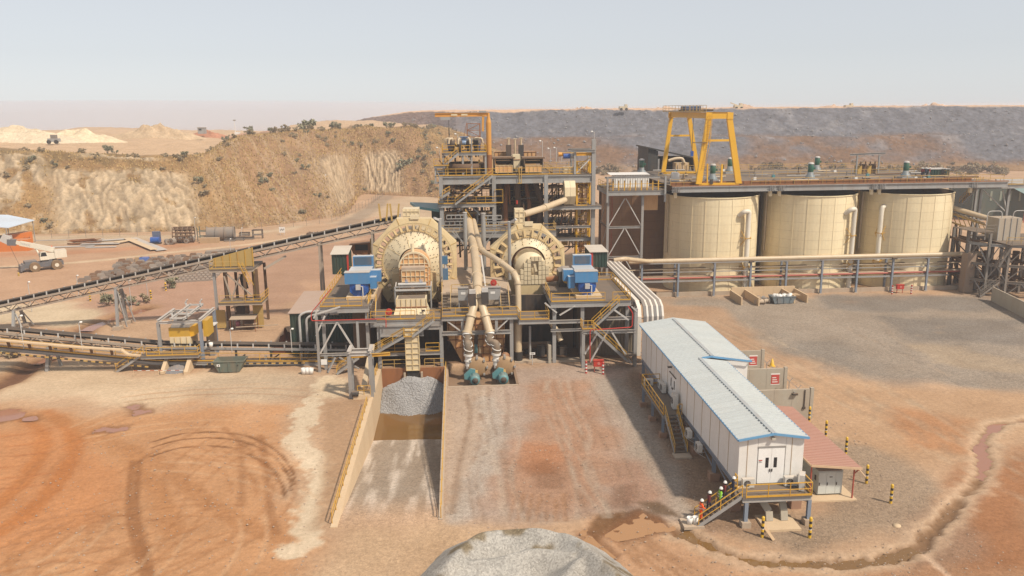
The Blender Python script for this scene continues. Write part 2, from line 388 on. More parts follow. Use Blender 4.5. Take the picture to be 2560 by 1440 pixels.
def paint(mask,c,grav=None ,w_=(slice(None ),slice(None ))):
 m=np.clip(mask,0,1)[...,None ];cw=col[w_];cw[...,:3]=cw[...,:3]*(1-m)+np.asarray(c)*m
 if grav is not None :cw[...,3]=cw[...,3]*(1-m[...,0])+grav*m[...,0]
def window(P,pad):
 a=np.array(P);i0,i1=np.searchsorted(gx,(a[:,0].min()-pad,a[:,0].max()+pad));j0,j1=np.searchsorted(gy,(a[:,1].min()-pad,a[:,1].max()+pad))
 return slice(max(j0-1,0),j1+1),slice(max(i0-1,0),i1+1)
def region(px,c,soft=2.0,wob=3.0,amt=1.0,grav=None ,scale=.2,seed=1):
 P=near(px);w_=window(P,soft+wob+.5);X,Y=GX[w_],GY[w_]
 d=poly_mask(X,Y,P)+(fbm(X*scale,Y*scale,4,seed)-.5)*2*wob;paint(sstep(-soft,soft,d)*amt,c,grav,w_)
def stroke(px,wdt,c,amt=1.0,soft=.4,wob=.5,brk=0.0,dep=0.0,seed=2,grav=None ,wpts=None ):
 P=smooth_path(wpts or W2(px),4);w_=window([tuple(p)[:2] for p in P],wdt/2+soft+wob+.4);X,Y=GX[w_],GY[w_]
 d=path_dist(X,Y,P)+(fbm(X*.9,Y*.9,3,seed)-.5)*2*wob
 m=1-sstep(wdt/2-soft,wdt/2+soft,d)
 if brk:m=m*sstep(brk-.15,brk+.15,fbm(X*.5,Y*.5,3,seed+7))
 if wdt<2:GZ[w_]-=m*amt*(.09 if wdt<.6 else .06)
 paint(m*amt,c,grav,w_);return m
region([(-700,640),(560,610),(900,590),(1000,560),(1100,600),(860,720),(560,780),(-700,900)],rgb(206,162,128),3,5,seed=3)
region([(-700,590),(560,588),(780,560),(700,580),(300,605),(-700,640)],rgb(208,180,148),2,3,seed=13)
region([(640,640),(980,580),(900,650),(800,700),(700,780),(560,800),(540,700)],rgb(190,148,120),3,6,seed=4)
region([(330,690),(560,690),(560,790),(250,800),(200,770)],rgb(196,152,126),2,3,seed=15)
region([(-60,760),(150,755),(260,775),(200,815),(-60,815)],rgb(222,196,162),2,3,seed=16)
region([(-60,900),(420,930),(760,935),(700,1000),(350,1010),(-60,1000)],rgb(222,192,158),3,4,seed=5)
region([(-60,1020),(330,1030),(620,1010),(720,1060),(740,1250),(830,1330),(760,1500),(-300,1500)],rgb(208,152,106),2.5,4,seed=6)
region([(-60,1080),(160,1050),(280,1130),(250,1300),(-60,1400)],rgb(206,136,84),2,3,.75,seed=7)
region([(760,1500),(880,1330),(1120,1310),(1250,1330),(1100,1500)],rgb(206,170,134),2,2,seed=8,grav=.6)
region([(540,935),(860,935),(830,990),(560,1000),(400,985)],rgb(190,166,140),2,2,.6,seed=28,grav=.6)
region([(1105,930),(1620,900),(1640,1040),(1760,1330),(1500,1300),(1105,1320)],rgb(186,160,142),1.5,2,seed=9,grav=.6)
region([(1340,970),(1470,960),(1500,1100),(1600,1230),(1400,1260),(1250,1230),(1290,1090)],rgb(186,138,106),2.2,4.0,.78,seed=10)
region([(1280,1110),(1420,1100),(1440,1200),(1280,1210)],rgb(190,120,74),1.6,3.4,.6,seed=11)
region([(1540,1160),(1700,1130),(1640,1260),(1560,1250)],rgb(170,110,74),1.0,2.0,.45,seed=18)
region([(1320,1140),(1390,1145),(1395,1215),(1330,1220)],rgb(128,84,56),.9,1.8,.5,seed=12)
region([(1490,950),(1600,950),(1650,1080),(1770,1300),(1690,1290),(1580,1130)],rgb(176,160,144),1.2,1.6,.8,seed=14,grav=.85)
region([(1540,1220),(1580,1215),(1575,1270),(1545,1265)],rgb(120,82,60),.6,1.2,.5,seed=19)
region([(1120,960),(1230,970),(1200,1120),(1130,1290),(1105,1300)],rgb(196,170,146),1.0,1.4,.6,seed=20,grav=.4)
stroke([(1215,1000),(1235,1080),(1200,1180),(1150,1290)],2.2,rgb(190,176,162),.7,.8,.8,seed=31,grav=.8)
stroke([(1165,985),(1175,1040),(1150,1150),(1130,1280)],.5,rgb(150,118,92),.6,.3,.3,seed=32)
region([(1640,745),(2420,735),(2700,790),(2750,1010),(2380,980),(2100,930),(1900,870),(1720,800)],rgb(168,151,134),4,6,seed=21,grav=1.0)
region([(1640,760),(1800,770),(1900,850),(1980,900),(1860,880),(1740,830)],rgb(196,156,122),2,3,.8,seed=22,grav=.5)
region([(1960,840),(2100,850),(2250,930),(2420,955),(2300,975),(2080,930),(1970,890)],rgb(142,132,122),2.5,4,.6,seed=23,grav=1)
region([(2200,790),(2560,800),(2560,860),(2300,850)],rgb(128,119,112),2,3.5,.65,seed=24,grav=1)
region([(2260,860),(2380,870),(2560,900),(2540,930),(2330,910)],rgb(194,168,138),1.2,2.0,.6,seed=25,grav=.7)
region([(2040,740),(2560,740),(2560,780),(2060,775)],rgb(122,116,112),1.5,2.5,.55,seed=26,grav=1)
region([(2020,950),(2380,975),(2700,1000),(2700,1120),(2420,1100),(2260,1180),(2120,1130)],rgb(200,160,124),2,3,seed=27,grav=.4)
region([(2240,1020),(2440,1050),(2460,1150),(2300,1120)],rgb(196,134,88),1.5,2.5,.7,seed=29)
region([(2040,1090),(2180,1110),(2360,1230),(2300,1330),(2000,1400),(1860,1330),(2040,1270)],rgb(168,144,120),1.5,2,.9,seed=30,grav=1)
region([(2330,1200),(2600,1080),(2700,1500),(2100,1500),(2250,1390)],rgb(182,134,98),1.5,2.5,seed=33,grav=.4)
region([(2420,1180),(2560,1150),(2600,1420),(2440,1400)],rgb(170,108,66),1.2,2.5,.6,seed=34)
region([(2280,1290),(2430,1230),(2440,1400),(2250,1440)],rgb(160,130,108),1.0,2.0,.6,seed=35,grav=.7)
region([(1480,1290),(1740,1330),(2000,1440),(1900,1500),(1500,1500)],rgb(206,158,120),1.0,1.5,.9,seed=36)
region([(1580,900),(1720,1100),(1900,1330),(1760,1330),(1640,1060),(1560,960)],rgb(160,128,102),.8,1.2,.8,seed=37,grav=.8)
region([(2380,560),(2700,530),(2700,470),(2300,480)],rgb(176,106,78),4,4,seed=38)
region([(820,560),(960,500),(1100,480),(1100,545),(960,540)],rgb(206,176,144),3,4,seed=39)
stroke([(870,560),(930,520),(965,490)],6,rgb(160,138,118),.7,1.5,1,seed=40,grav=.6)
stroke([(-60,672),(200,655),(420,632),(700,600),(960,545)],2.2,rgb(228,200,164),.85,.7,.6,seed=41)
stroke([(-60,640),(200,630),(480,610)],6,rgb(206,140,100),.6,2,1.5,seed=42)
stroke([(815,950),(800,985),(765,1030),(760,1060),(745,1110),(780,1140),(795,1170),(785,1230),(765,1290),(770,1345),(745,1370)],2.2,rgb(232,210,180),.85,.35,1.3,seed=43,grav=.1)
region([(790,940),(880,945),(860,990),(800,995)],rgb(232,206,172),.8,.8,.9,seed=44)
region([(700,1080),(760,1100),(770,1160),(740,1150)],rgb(230,206,176),.8,1.4,.6,seed=45)
region([(815,1010),(880,1000),(930,985),(840,1310),(770,1330),(805,1220)],rgb(184,146,112),.7,.7,.85,seed=46)
TR=rgb(158,102,60);TRO=rgb(196,118,58)
stroke([(60,1047),(100,1075),(105,1120),(70,1190),(-20,1270)],1.5,TRO,.65,.4,.35,seed=50,dep=.04)
stroke([(120,1030),(175,1075),(185,1130),(140,1210),(60,1290),(-20,1340)],1.6,TRO,.68,.4,.35,seed=51)
stroke([(60,1030),(180,1060),(300,1130),(380,1220),(430,1330)],1.6,rgb(196,134,84),.55,.6,.5,seed=52)
stroke([(330,1120),(400,1160),(500,1240),(600,1300),(690,1350)],1.7,rgb(192,132,84),.7,.5,.5,seed=53)
stroke([(230,1060),(330,1130),(420,1250),(440,1330)],1.2,rgb(196,134,84),.5,.5,.5,seed=54)
for dx in (0,18):stroke([(330+dx,1150),(322+dx,1230),(325+dx,1300),(345+dx,1380),(365+dx,1460)],.55,TR,.75,.18,.12,seed=55+dx)
for dx,dy in ((0,0),(-8,14),(-25,34)):
 stroke([(380,1105+dy),(450,1085+dy),(540,1080+dy),(620+dx,1090+dy),(690+dx,1125+dy),(730+dx,1175+dy),(735+dx,1210+dy)],.3,rgb(128,82,48),.85,.12,.12,.3,seed=60+dy)
stroke([(650,1090),(665,1170),(672,1260),(690,1330)],.7,TR,.6,.25,.2,seed=66);stroke([(600,1110),(605,1180),(602,1260)],.7,TR,.5,.25,.2,seed=67)
stroke([(560,1070),(640,1140),(690,1200)],.5,TR,.45,.2,.2,seed=68);stroke([(520,1055),(470,1090),(380,1130),(300,1180)],.5,TR,.4,.2,.2,seed=69)
stroke([(330,1370),(260,1420),(200,1460)],1.0,TR,.5,.3,.3,seed=70)
for k in range(9):
 y0=1290+k*22;stroke([(-40,y0+40),(120,y0+5),(230,y0-18+k*4),(275,y0+20)],.45,rgb(186,128,86),.5,.2,.35,.35,seed=80+k)
for k in range(6):
 stroke([(-40,1095+k*26),(60,1085+k*26),(130,1070+k*28)],.4,rgb(190,116,66),.5,.2,.35,.35,seed=95+k)
for k in range(5):
 stroke([(1480+k*28,1310+k*4),(1560+k*32,1370+k*6),(1650+k*40,1460)],.5,rgb(160,112,74),.55,.2,.2,.3,seed=105+k)
for k in range(7):
 stroke([(1290+k*20,1235),(1270+k*24,1300)],.4,rgb(170,122,84),.5,.15,.2,.3,seed=115+k)
for px,c in (([(1540,1290),(1600,1270),(1650,1290),(1700,1340),(1640,1330),(1560,1345),(1500,1340)],rgb(118,76,44)),([(1600,1255),(1650,1255),(1700,1290),(1640,1285)],rgb(112,86,62)),([(1460,1330),(1500,1285),(1560,1280),(1520,1330),(1490,1390)],rgb(124,84,50))):
 region(px,c,.35,.5,.85,seed=125)
for k in range(14):
 stroke([(2040+k*26,780+(k%5)*14),(2180+k*22,850+(k%7)*10),(2330+k*18,880+(k%6)*18)],.35,rgb(120,108,98) if k%2 else rgb(188,160,132),.3,.2,.3,.45,seed=140+k)
for k in range(60):
 cx_,cy_=-46+44*random.random(),50+24*random.random();r0=random.uniform(11,26);a0=random.random()*6.28;W_=[Vector((cx_+r0*math.cos(a0+.16*j),cy_+r0*.8*math.sin(a0+.16*j),0)) for j in range(7)]
 if min(q.x for q in W_)<-40 or max(q.x for q in W_)>-11.5:continue
 for o_ in (0,1.9):stroke(None ,.34,rgb(176,116,70) if k%3 else rgb(222,180,140),.4,.16,.1,.25,seed=200+k,wpts=[q+(q-Vector((cx_,cy_,0))).normalized()*o_ for q in W_])
for k in range(16):
 x_=random.uniform(0,19);stroke(None ,.4,rgb(150,118,94) if k%2 else rgb(196,176,156),.4,.2,.15,.35,seed=240+k,wpts=[Vector((x_+random.uniform(-1,1),y_,0)) for y_ in (58,66,75,84,91)])
for k in range(10):
 x_=random.uniform(36,48);stroke(None ,.4,rgb(150,128,106) if k%2 else rgb(200,176,148),.35,.2,.2,.35,seed=260+k,wpts=[Vector((x_+10-j*2.5+random.uniform(-1,1),56+j*12,0)) for j in range(6)])
GUL=[(1700,1330),(1790,1368),(1870,1398),(1990,1408),(2100,1410),(2210,1400),(2290,1370),(2330,1330),(2370,1285),(2410,1240),(2450,1195),(2462,1150),(2455,1110),(2480,1065),(2560,1052),(2640,1045)]
P_=smooth_path(W2(GUL),6);w_=window([tuple(p)[:2] for p in P_],4);dg=path_dist(GX[w_],GY[w_],P_)+(nz1[w_]-.5)*1.3+(nz3[w_]-.5)*.9
paint((1-sstep(.7,1.9,dg))*.8,rgb(214,180,148),.2,w_);paint((1-sstep(.2,.75,dg))*.85,rgb(136,98,66),.1,w_)
GZ[w_]-=(1-sstep(.1,.8,dg))*.32
stroke([(2300,1375),(2350,1420),(2400,1460)],.5,rgb(226,190,160),.8,.2,.2,seed=130)
CHN=[(360,770),(310,785),(255,805),(215,822),(150,880),(90,905),(20,950),(-60,985)]
P_=smooth_path(W2(CHN),5);w_=window([tuple(p)[:2] for p in P_],6);dc=path_dist(GX[w_],GY[w_],P_)+(nz1[w_]-.5)*1.2
paint(1-sstep(1.2,3.6,dc),rgb(186,142,104),.2,w_);paint(1-sstep(.6,1.7,dc),rgb(130,90,66),.1,w_);GZ[w_]-=(1-sstep(.4,2.2,dc))*.5
PUD=[('leftmost reddish puddle at the picture edge',[(-20,1030),(30,1022),(52,1030),(40,1045),(0,1056),(-25,1055)]),('small elongated reddish puddle right of the leftmost one',[(58,1045),(85,1040),(88,1048),(62,1050)]),('round reddish puddle, upper one of the pair on the dirt',[(320,1016),(335,1011),(350,1014),(348,1020),(328,1022)]),('round reddish puddle, lower one of the pair on the dirt',[(333,1030),(350,1022),(371,1025),(370,1031),(340,1036)]),('brown wet puddle with tyre marks in the orange dirt',[(240,1078),(262,1068),(282,1070),(310,1066),(312,1072),(284,1078),(260,1077)]),('milky orange puddle beside the gravel stockpile',[(1525,1335),(1570,1308),(1600,1287),(1650,1305),(1668,1322),(1628,1330),(1545,1346)]),('narrow milky puddle at the right foot of the gravel stockpile',[(1458,1335),(1474,1330),(1490,1352),(1530,1385),(1532,1392),(1500,1375),(1470,1362)])]
for lb,px in PUD:
 w_=window(near(px),2);dp=poly_mask(GX[w_],GY[w_],near(px));sk_=sstep(-.9,.5,dp+(nz3[w_]-.5)*2.2+(nz1[w_]-.5)*1.5);GZ[w_]=GZ[w_]*(1-sk_)-.16*sk_
 paint(sstep(-1.0,-.1,dp+(nz3[w_]-.5)*.5)*.7,rgb(140,92,58),None ,w_)
def ramp_z(y):return -np.clip((y-60.0)*.158,0,4.6)
inr=(GX>-10.25)&(GX<-1.9)&(GY>57.9)&(GY<97.15)
GZ=np.where(inr,ramp_z(GY)+(nz1-.5)*.12,GZ)
str_=fbm(GX*1.1,GY*.10,4,77);rampc=rgb(172,152,132)*(1-sstep(.40,.60,str_)[...,None ])+rgb(226,208,190)*sstep(.40,.60,str_)[...,None ]
wgt=np.where(inr,sstep(57.9,66,GY),0)[...,None ];col[...,:3]=col[...,:3]*(1-wgt)+rampc*wgt;col[...,3]=np.where(inr,.8,col[...,3])
inp=(GX>-1.58)&(GX<6.54)&(GY>90.06)&(GY<98.45)
GZ=np.where(inp,-1.0,GZ);col[...,:3]=np.where(inp[...,None ],rgb(150,122,96),col[...,:3])
flat=(GX>-13)&(GX<22)&(GY>99)&(GY<138)&~inp&~inr
col[...,:3]=np.where(flat[...,None ],rgb(140,108,84),col[...,:3])
far_=sstep(300,460,GY)*sstep(-60,0,-np.abs(GX)+2000);GZ=GZ*(1-sstep(120,250,GY))
col[...,:3]*=(0.9+.2*nz2)[...,None ]
ground=grid_obj('ground',GX,GY,GZ,col,EARTH,'reddish dirt and grey gravel ground of the processing plant','structure')
def water_mat(name,c,rough=.06):
 s=NT(name);s.b.inputs['Base Color'].default_value=(*c,1);s.b.inputs['Roughness'].default_value=rough;s.b.inputs['IOR'].default_value=1.33
 s.bump(s.noise(s.pos(),1.2,2),.04,.02);return s.m
MUDW=water_mat('reddish_puddle_water',srgb(150,106,84));MILKW=water_mat('milky_orange_water',srgb(160,120,82),.1);OCHW=water_mat('ochre_sump_water',srgb(118,88,52),.08)
def sheet(name,px,z,m,label=None ,wpts=None ):
 P=[Vector((p[0],p[1],z)) for p in (wpts or W2(px))];n=len(P);P=smooth_path(P+[P[0]],5)[:-1]
 b=MB();c=sum(P,Vector())/len(P);b.add([c]+P,[(0,i+1,(i+1)%len(P)+1) for i in range(len(P))])
 return tag(b.build(name,m),label,None ,None ,'structure')
for i,(lb,px) in enumerate(PUD):
 P2=W2(px);c2=sum(P2,Vector())/len(P2);sheet('puddle',None ,-.075,MILKW if i>=5 else MUDW,lb,[c2+(q-c2)*1.3 for q in P2])
def strip(name,P,wd,z,m,label):
 b=MB();n=len(P);vs=[]
 for i,p in enumerate(P):
  d=(P[min(i+1,n-1)]-P[max(i-1,0)]);q=Vector((-d.y,d.x,0)).normalized();k=wd*(.55+.9*random.random())
  vs+=[(p.x+q.x*k,p.y+q.y*k,z),(p.x-q.x*k,p.y-q.y*k,z)]
 b.add(vs,[(2*i,2*i+1,2*i+3,2*i+2) for i in range(n-1)]);return tag(b.build(name,m),label,None ,None ,'structure')
strip('gully_water',smooth_path(W2(GUL[:7]),4),.8,-.2,OCHW,'ochre water lying in the gully in front of the white building')
for k,(a,b_) in enumerate(((10,12),(12,14))):strip('gully_water',smooth_path(W2(GUL[a:b_+1]),4),.8,-.22,MUDW,('pinkish water pools in the gully right of the yard','pinkish water at the far bend of the yard gully')[k])
strip('stream_water',smooth_path(W2(CHN[:4]),4),1.0,-.36,MUDW,'muddy stream water behind the lower conveyor')
strip('stream_water',smooth_path(W2(CHN[4:6]),4),.8,-.36,MUDW,'muddy stream water under the lower conveyor')
WZ=-3.72
tag(MB().quad((-10.2,83.2,WZ),(-1.95,83.2,WZ),(-1.95,97.1,WZ),(-10.2,97.1,WZ)).build('ramp_water',OCHW),'ochre water pooled at the bottom of the concrete ramp',None ,None ,'structure')
HILLM=earth_mat('dry_grass_and_clay_slope',gravel=False ,bump=.55,s1=1.1,vary=.3)
crest=[V(-700,376,270),V(-300,380,266),V(0,385,262),V(250,390,258),V(480,393,258),V(560,362,272),V(640,342,292),V(770,327,318),V(850,325,335),V(905,323,350),V(950,321,354),V(1030,322,350),V(1052,330,365),V(1075,322,420),V(1080,315,480)]
toe=[G(-700,600),G(-300,594),G(0,588),G(300,582),G(560,575),G(700,562),G(800,548),G(860,538),G(884,512),G(905,487),G(960,488),G(1060,492),G(1150,488),Vector((38,400,0)),Vector((45,480,0))]
NU,NTT=620,110
def resample(P,n):
 Q=smooth_path(P,10);return Q
cr,to=resample(crest,0),resample(toe,0);L=len(cr)
uu=np.linspace(0,L-1,NU);idx=np.arange(L)
CRa,TOa=np.array([tuple(p) for p in cr]),np.array([tuple(p) for p in to])
ci=np.stack([np.interp(uu,idx,CRa[:,k]) for k in range(3)],1);ti=np.stack([np.interp(uu,idx,TOa[:,k]) for k in range(3)],1)
tt=np.concatenate([np.linspace(0,1,80),1+np.linspace(.02,1,NTT-80)**2.2*10])
T,U=np.meshgrid(tt,np.arange(NU),indexing='ij')
Cc,Tt=ci[None ],ti[None ];Tc=T[...,None ]
dirn=(Cc-Tt).copy();dirn[...,2]=0;dl=np.linalg.norm(dirn,axis=-1,keepdims=True );dirn=dirn/dl
P=Tt*(1-np.clip(Tc,0,1))+Cc*np.clip(Tc,0,1)
prof=np.clip(T,0,1);P[...,2]=Tt[...,2]+(Cc[...,2]-Tt[...,2])*(np.where(prof<.8,prof*1.06,.848+.152*(1-(1-(prof-.8)/.2)**2))+.05*np.sin(prof*math.pi))
back=np.clip(T-1,0,None )[...,None ]*np.array([-.12,1.0,0])*42;P=P+back
arc=np.concatenate([[0],np.cumsum(np.linalg.norm(np.diff(ti[:,:2],axis=0),axis=1))])[None ,:]*np.ones_like(T)
slope=sstep(0,.06,T)*(1-sstep(.9,1.02,T))
lean=arc+(T*9*(sstep(60,0,np.abs(arc-330))*-1+.6))
q=arc*.30+fbm(arc*.13,T*2.6,4,4)*5.5+T*1.0
fork=fbm(arc*1.1,T*3+7,3,6)
rill=np.abs(((q+.9*fork)%1.0)-.5)*2;rill=1-rill
rill2=1-np.abs(((q*2.3+fork)%1.0)-.5)*2
pxcol=np.interp(arc[0],arc[0][::1],np.linspace(0,1,NU))
def win(pa,pb,soft=8):
 A,B=G(*pa).x,G(*pb).x;x=ti[None ,:,0]*np.ones_like(T);return sstep(A-soft,A+soft,x)*(1-sstep(B-soft,B+soft,x))
n_big=fbm(arc*.06,T*3,4,21);n_mid=fbm(arc*.25,T*7,4,22);n_hi=fbm(P[...,0]*.8,P[...,1]*.8,3,25)
bare=win((150,582),(520,577),5)*sstep(.38,.52,n_mid*.75+(1-np.abs(T-.38)*1.3)*.26)*(1-sstep(.74,.84,T+.1*n_mid))
bare=np.maximum(bare,win((240,582),(460,577),4)*sstep(.86,.90,T+.05*(n_mid-.5))*(1-sstep(.985,1.0,T)))
bare=np.maximum(bare,win((-60,588),(130,585),4)*sstep(.48,.62,n_mid)*(1-sstep(.85,.95,T)))
bare=np.maximum(bare,.9*win((905,487),(1010,490),3)*sstep(.03,.08,T)*(1-sstep(.55,.68,T+.1*n_mid)))
side=win((560,575),(880,520),6);bare=np.maximum(bare,side*.38*sstep(.5,.62,fbm(arc*.7-T*1.2,T*2,3,41)))
rilld=(1.3*(rill-.5)+.55*(rill2-.5))*slope*(.03+.95*bare)
bulge=((n_big-.5)*5.0+(n_mid-.5)*1.6)*sstep(0,.1,T)*(1-sstep(1.2,1.6,T))
nrm=np.concatenate([-dirn*.55*np.ones_like(P[...,:2])[...,:1]**0 if False else -dirn[...,:2]*np.ones_like(T)[...,None ]*.45,np.full(T.shape+(1,),.8)],-1)
P=P+nrm*(rilld+bulge)[...,None ]
P[...,2]+=(fbm(P[...,0]*.05,P[...,1]*.05,4,33)-.5)*3.0*sstep(1.02,1.4,T)+(n_hi-.5)*.5*sstep(0,.1,T)
P[...,2]=np.where(T>9,P[...,2]-(T-9)*20,P[...,2])
P[0,:,2]=-.5
def lin(r,g,b):return np.array(srgb(r,g,b))*.82
grass=lin(158,126,88)[None ,None ]*(.78+.5*n_mid)[...,None ];straw=lin(180,144,98);olive=lin(124,106,74);pinkb=lin(164,130,102)
m1=sstep(.46,.6,n_big)[...,None ];hc=grass*(1-m1*.7)+olive*m1*.7
m2=sstep(.52,.66,fbm(arc*.15,T*5,4,27))[...,None ];hc=hc*(1-m2*.7)+straw*m2*.7
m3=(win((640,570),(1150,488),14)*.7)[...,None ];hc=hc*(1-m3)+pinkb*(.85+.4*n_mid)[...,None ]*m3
bc=lin(214,190,158)*(.55+.50*rill)[...,None ];bb=np.clip(bare*1.05,0,1)[...,None ];hc=hc*(1-bb)+bc*bb
pl=sstep(1.15,1.6,T+.15*(n_mid-.5))[...,None ];hc=hc*(1-pl)+lin(212,180,146)*(.9+.2*n_mid)[...,None ]*pl
HC=np.concatenate([hc,np.zeros(T.shape+(1,))],-1)
HILLP,HILLT,HILLBARE=P,T,bare
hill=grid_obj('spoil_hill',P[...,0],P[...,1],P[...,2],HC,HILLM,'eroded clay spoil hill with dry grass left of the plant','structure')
def heap(name,label,c,rx,ry,h,m_col,seed,rough=.35,n=34,matl=None ,flat=0.0):
 a=np.linspace(0,2*math.pi,n*2+1);r=np.linspace(0,1,n);A,Rr=np.meshgrid(a,r,indexing='ij')
 rr=Rr*(1+.25*(fbm(np.cos(A)*1.5+5,np.sin(A)*1.5+5,3,seed)-.5))
 X,Y=c[0]+np.cos(A)*rr*rx,c[1]+np.sin(A)*rr*ry
 pr=np.clip(1-np.maximum(Rr-flat,0)/(1-flat),0,1);Z=c[2]-2.2+(h+1.8)*pr**.9*(1+rough*(fbm(X*6/rx,Y*6/ry,4,seed+3)-.5)*2)
 cc=np.ones(X.shape+(4,));cc[...,:3]=np.asarray(m_col)*(.85+.3*fbm(X*9/rx,Y*9/rx,3,seed+9))[...,None ];cc[...,3]=.6
 return grid_obj(name,X,Y,Z,cc,matl or HILLM,label,'structure')
def pz(px,py,Y):return V(px,py,Y)
heap('sand_heap','pale sand heap on the plateau at far left',pz(30,345,345),34,10,5.2,lin(232,214,186),1)
heap('sand_heap','long cream sand heap on the hill plateau',pz(195,345,350),20,9,4.6,lin(240,220,188),2)
heap('clay_heap','rough tan clay heap on the hill plateau',pz(390,338,400),24,10,5.2,lin(208,182,150),4,.6)
heap('clay_heap','low reddish berm along the back of the plateau',pz(690,338,430),34,6,3.6,lin(190,152,128),6,.6)
heap('clay_heap','low reddish berm behind the lookout booth',pz(510,336,440),16,6,2.2,lin(196,140,112),8,.6)
DUMPM=earth_mat('grey_waste_rock',gravel=True ,bump=.9,s1=.4,vary=.32)
NX,NY2=520,130
dx_=np.linspace(-130,520,NX);dt_=np.concatenate([np.linspace(0,1,90),1+np.linspace(.02,1,NY2-90)*6])
Tt2,Xx=np.meshgrid(dt_,dx_,indexing='ij')
base_y=418-.16*Xx+10*(fbm(Xx*.02,Xx*0+3,3,51)-.5)+np.clip(-Xx,0,200)*1.6
lo=np.clip(Tt2/.47,0,1);hi_=np.clip((Tt2-.56)/.44,0,1)
cone=fbm(Xx*.035,Tt2*.6,3,52)
Zd=16.2*lo**.95+14.6*hi_+(fbm(Xx*.03,Tt2,3,53)-.5)*2.5*sstep(.2,.6,Tt2)
Zd=Zd*(1-.45*sstep(-20,-130,Xx))
Yd=base_y+30*lo+16*np.clip((Tt2-.47)/.09,0,1)+28*hi_+np.clip(Tt2-1,0,None )*40+(cone-.5)*14*(1-sstep(1,1.3,Tt2))
Zd+=(fbm(Xx*.5,Yd*.5,4,54)-.5)*1.3*sstep(0,.08,Tt2);Zd[0]=-.6
Zd[-1]=-5
rk=lin(116,116,123)[None ,None ]*(.75+.5*fbm(Xx*.3,Yd*.3,4,55))[...,None ]
brn=lin(134,104,80);mb=(sstep(.34,.54,fbm(Xx*.025+4,Tt2*2.4,4,56))*(1-sstep(.5,.62,Tt2))*.95)[...,None ];rk=rk*(1-mb)+brn*mb
mw=(sstep(.60,.78,fbm(Xx*.09,Tt2*6,4,57))*.5)[...,None ];rk=rk*(1-mw)+lin(158,155,158)*mw
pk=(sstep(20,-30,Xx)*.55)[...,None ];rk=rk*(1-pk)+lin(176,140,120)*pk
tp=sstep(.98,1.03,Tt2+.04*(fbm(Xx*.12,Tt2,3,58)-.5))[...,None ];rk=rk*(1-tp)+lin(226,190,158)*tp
ft=((1-sstep(.03,.14,Tt2))*.7)[...,None ];rk=rk*(1-ft)+lin(170,138,102)*ft
RC=np.concatenate([rk,np.full(Tt2.shape+(1,),.25)],-1)
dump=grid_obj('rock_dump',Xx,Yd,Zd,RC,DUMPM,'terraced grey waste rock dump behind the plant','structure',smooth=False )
b=MB();OCT=[(1,0,0),(0,1,0),(0,0,1),(-1,0,0),(0,-1,0),(0,0,-1)];OF=[(0,1,2),(1,3,2),(3,4,2),(4,0,2),(1,0,5),(3,1,5),(4,3,5),(0,4,5)]
for k in range(2600):
 i,j=int(RNG.integers(2,90)),int(RNG.integers(0,NX));r=.22+.75*RNG.random()**4;jit=RNG.random((6,3))*.6+.7
 b.add([(Xx[i,j]+o[0]*r*e[0]+RNG.random()*.8,Yd[i,j]+o[1]*r*e[1],Zd[i,j]+.1+o[2]*r*e[2]) for o,e in zip(OCT,jit)],OF)
tag(b.build('loose_rocks',mat('loose_grey_rock',(.22,.215,.22),.9,dirt=.4,scale=.4,top=.2,topcol=(.32,.3,.29))),'loose grey boulders on the rock dump faces','rocks',None ,'stuff')
for k,(px,Y,hh) in enumerate(((1460,540,2.2),(1560,545,1.6),(1660,540,1.8),(1860,540,2.4),(2080,530,2.0),(2330,520,2.2))):
 p=V(px,274,Y);heap('rubble_heap','%s rubble heap on the rock dump rim'%('first','second','third','fourth','fifth','sixth')[k]+' counted from the left',(p.x,Y,30.2),18,8,hh+.6,lin(216,186,162),60+k,.7,18,DUMPM)
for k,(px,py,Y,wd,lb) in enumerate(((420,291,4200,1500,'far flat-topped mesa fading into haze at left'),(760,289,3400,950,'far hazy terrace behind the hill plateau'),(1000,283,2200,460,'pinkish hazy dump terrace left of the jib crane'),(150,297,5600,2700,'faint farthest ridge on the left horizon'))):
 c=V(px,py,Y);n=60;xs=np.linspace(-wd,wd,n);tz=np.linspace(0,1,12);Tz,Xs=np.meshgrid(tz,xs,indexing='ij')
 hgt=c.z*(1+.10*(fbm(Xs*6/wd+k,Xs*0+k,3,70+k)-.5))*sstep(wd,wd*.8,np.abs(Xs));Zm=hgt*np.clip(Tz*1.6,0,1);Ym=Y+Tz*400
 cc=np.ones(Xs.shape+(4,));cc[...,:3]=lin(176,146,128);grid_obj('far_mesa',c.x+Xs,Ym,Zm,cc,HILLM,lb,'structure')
du=MB().lathe([(.001,-46),(700,-40),(1000,-8),(1000,8),(700,38),(.001,48)],(-720,1640,8),'z',40).build('dust_cloud',bpy.data.materials.new('drifting_dust'));tag(du,'pale drifting dust cloud hiding the far left horizon','dust',None ,'stuff')
dm=du.data.materials[0];dm.use_nodes=True ;dn=dm.node_tree;dn.nodes.clear();do=dn.nodes.new('ShaderNodeOutputMaterial');dv0=dn.nodes.new('ShaderNodeVolumePrincipled');dv0.inputs['Color'].default_value=(.82,.85,.92,1);dv0.inputs['Density'].default_value=.0022;dn.links.new(dv0.outputs[0],do.inputs['Volume'])
hz=MB().box(-7000,7000,-12,14000,-6,34.5).build('haze',bpy.data.materials.new('dusty_air'));tag(hz,'thin dusty haze over the whole site','haze',None ,'stuff')
hm=hz.data.materials[0];hm.use_nodes=True ;hn=hm.node_tree;hn.nodes.clear();ho=hn.nodes.new('ShaderNodeOutputMaterial');pv=hn.nodes.new('ShaderNodeVolumePrincipled')
pv.inputs['Color'].default_value=(.82,.85,.91,1);pv.inputs['Density'].default_value=0.00040;pv.inputs['Anisotropy'].default_value=0.1
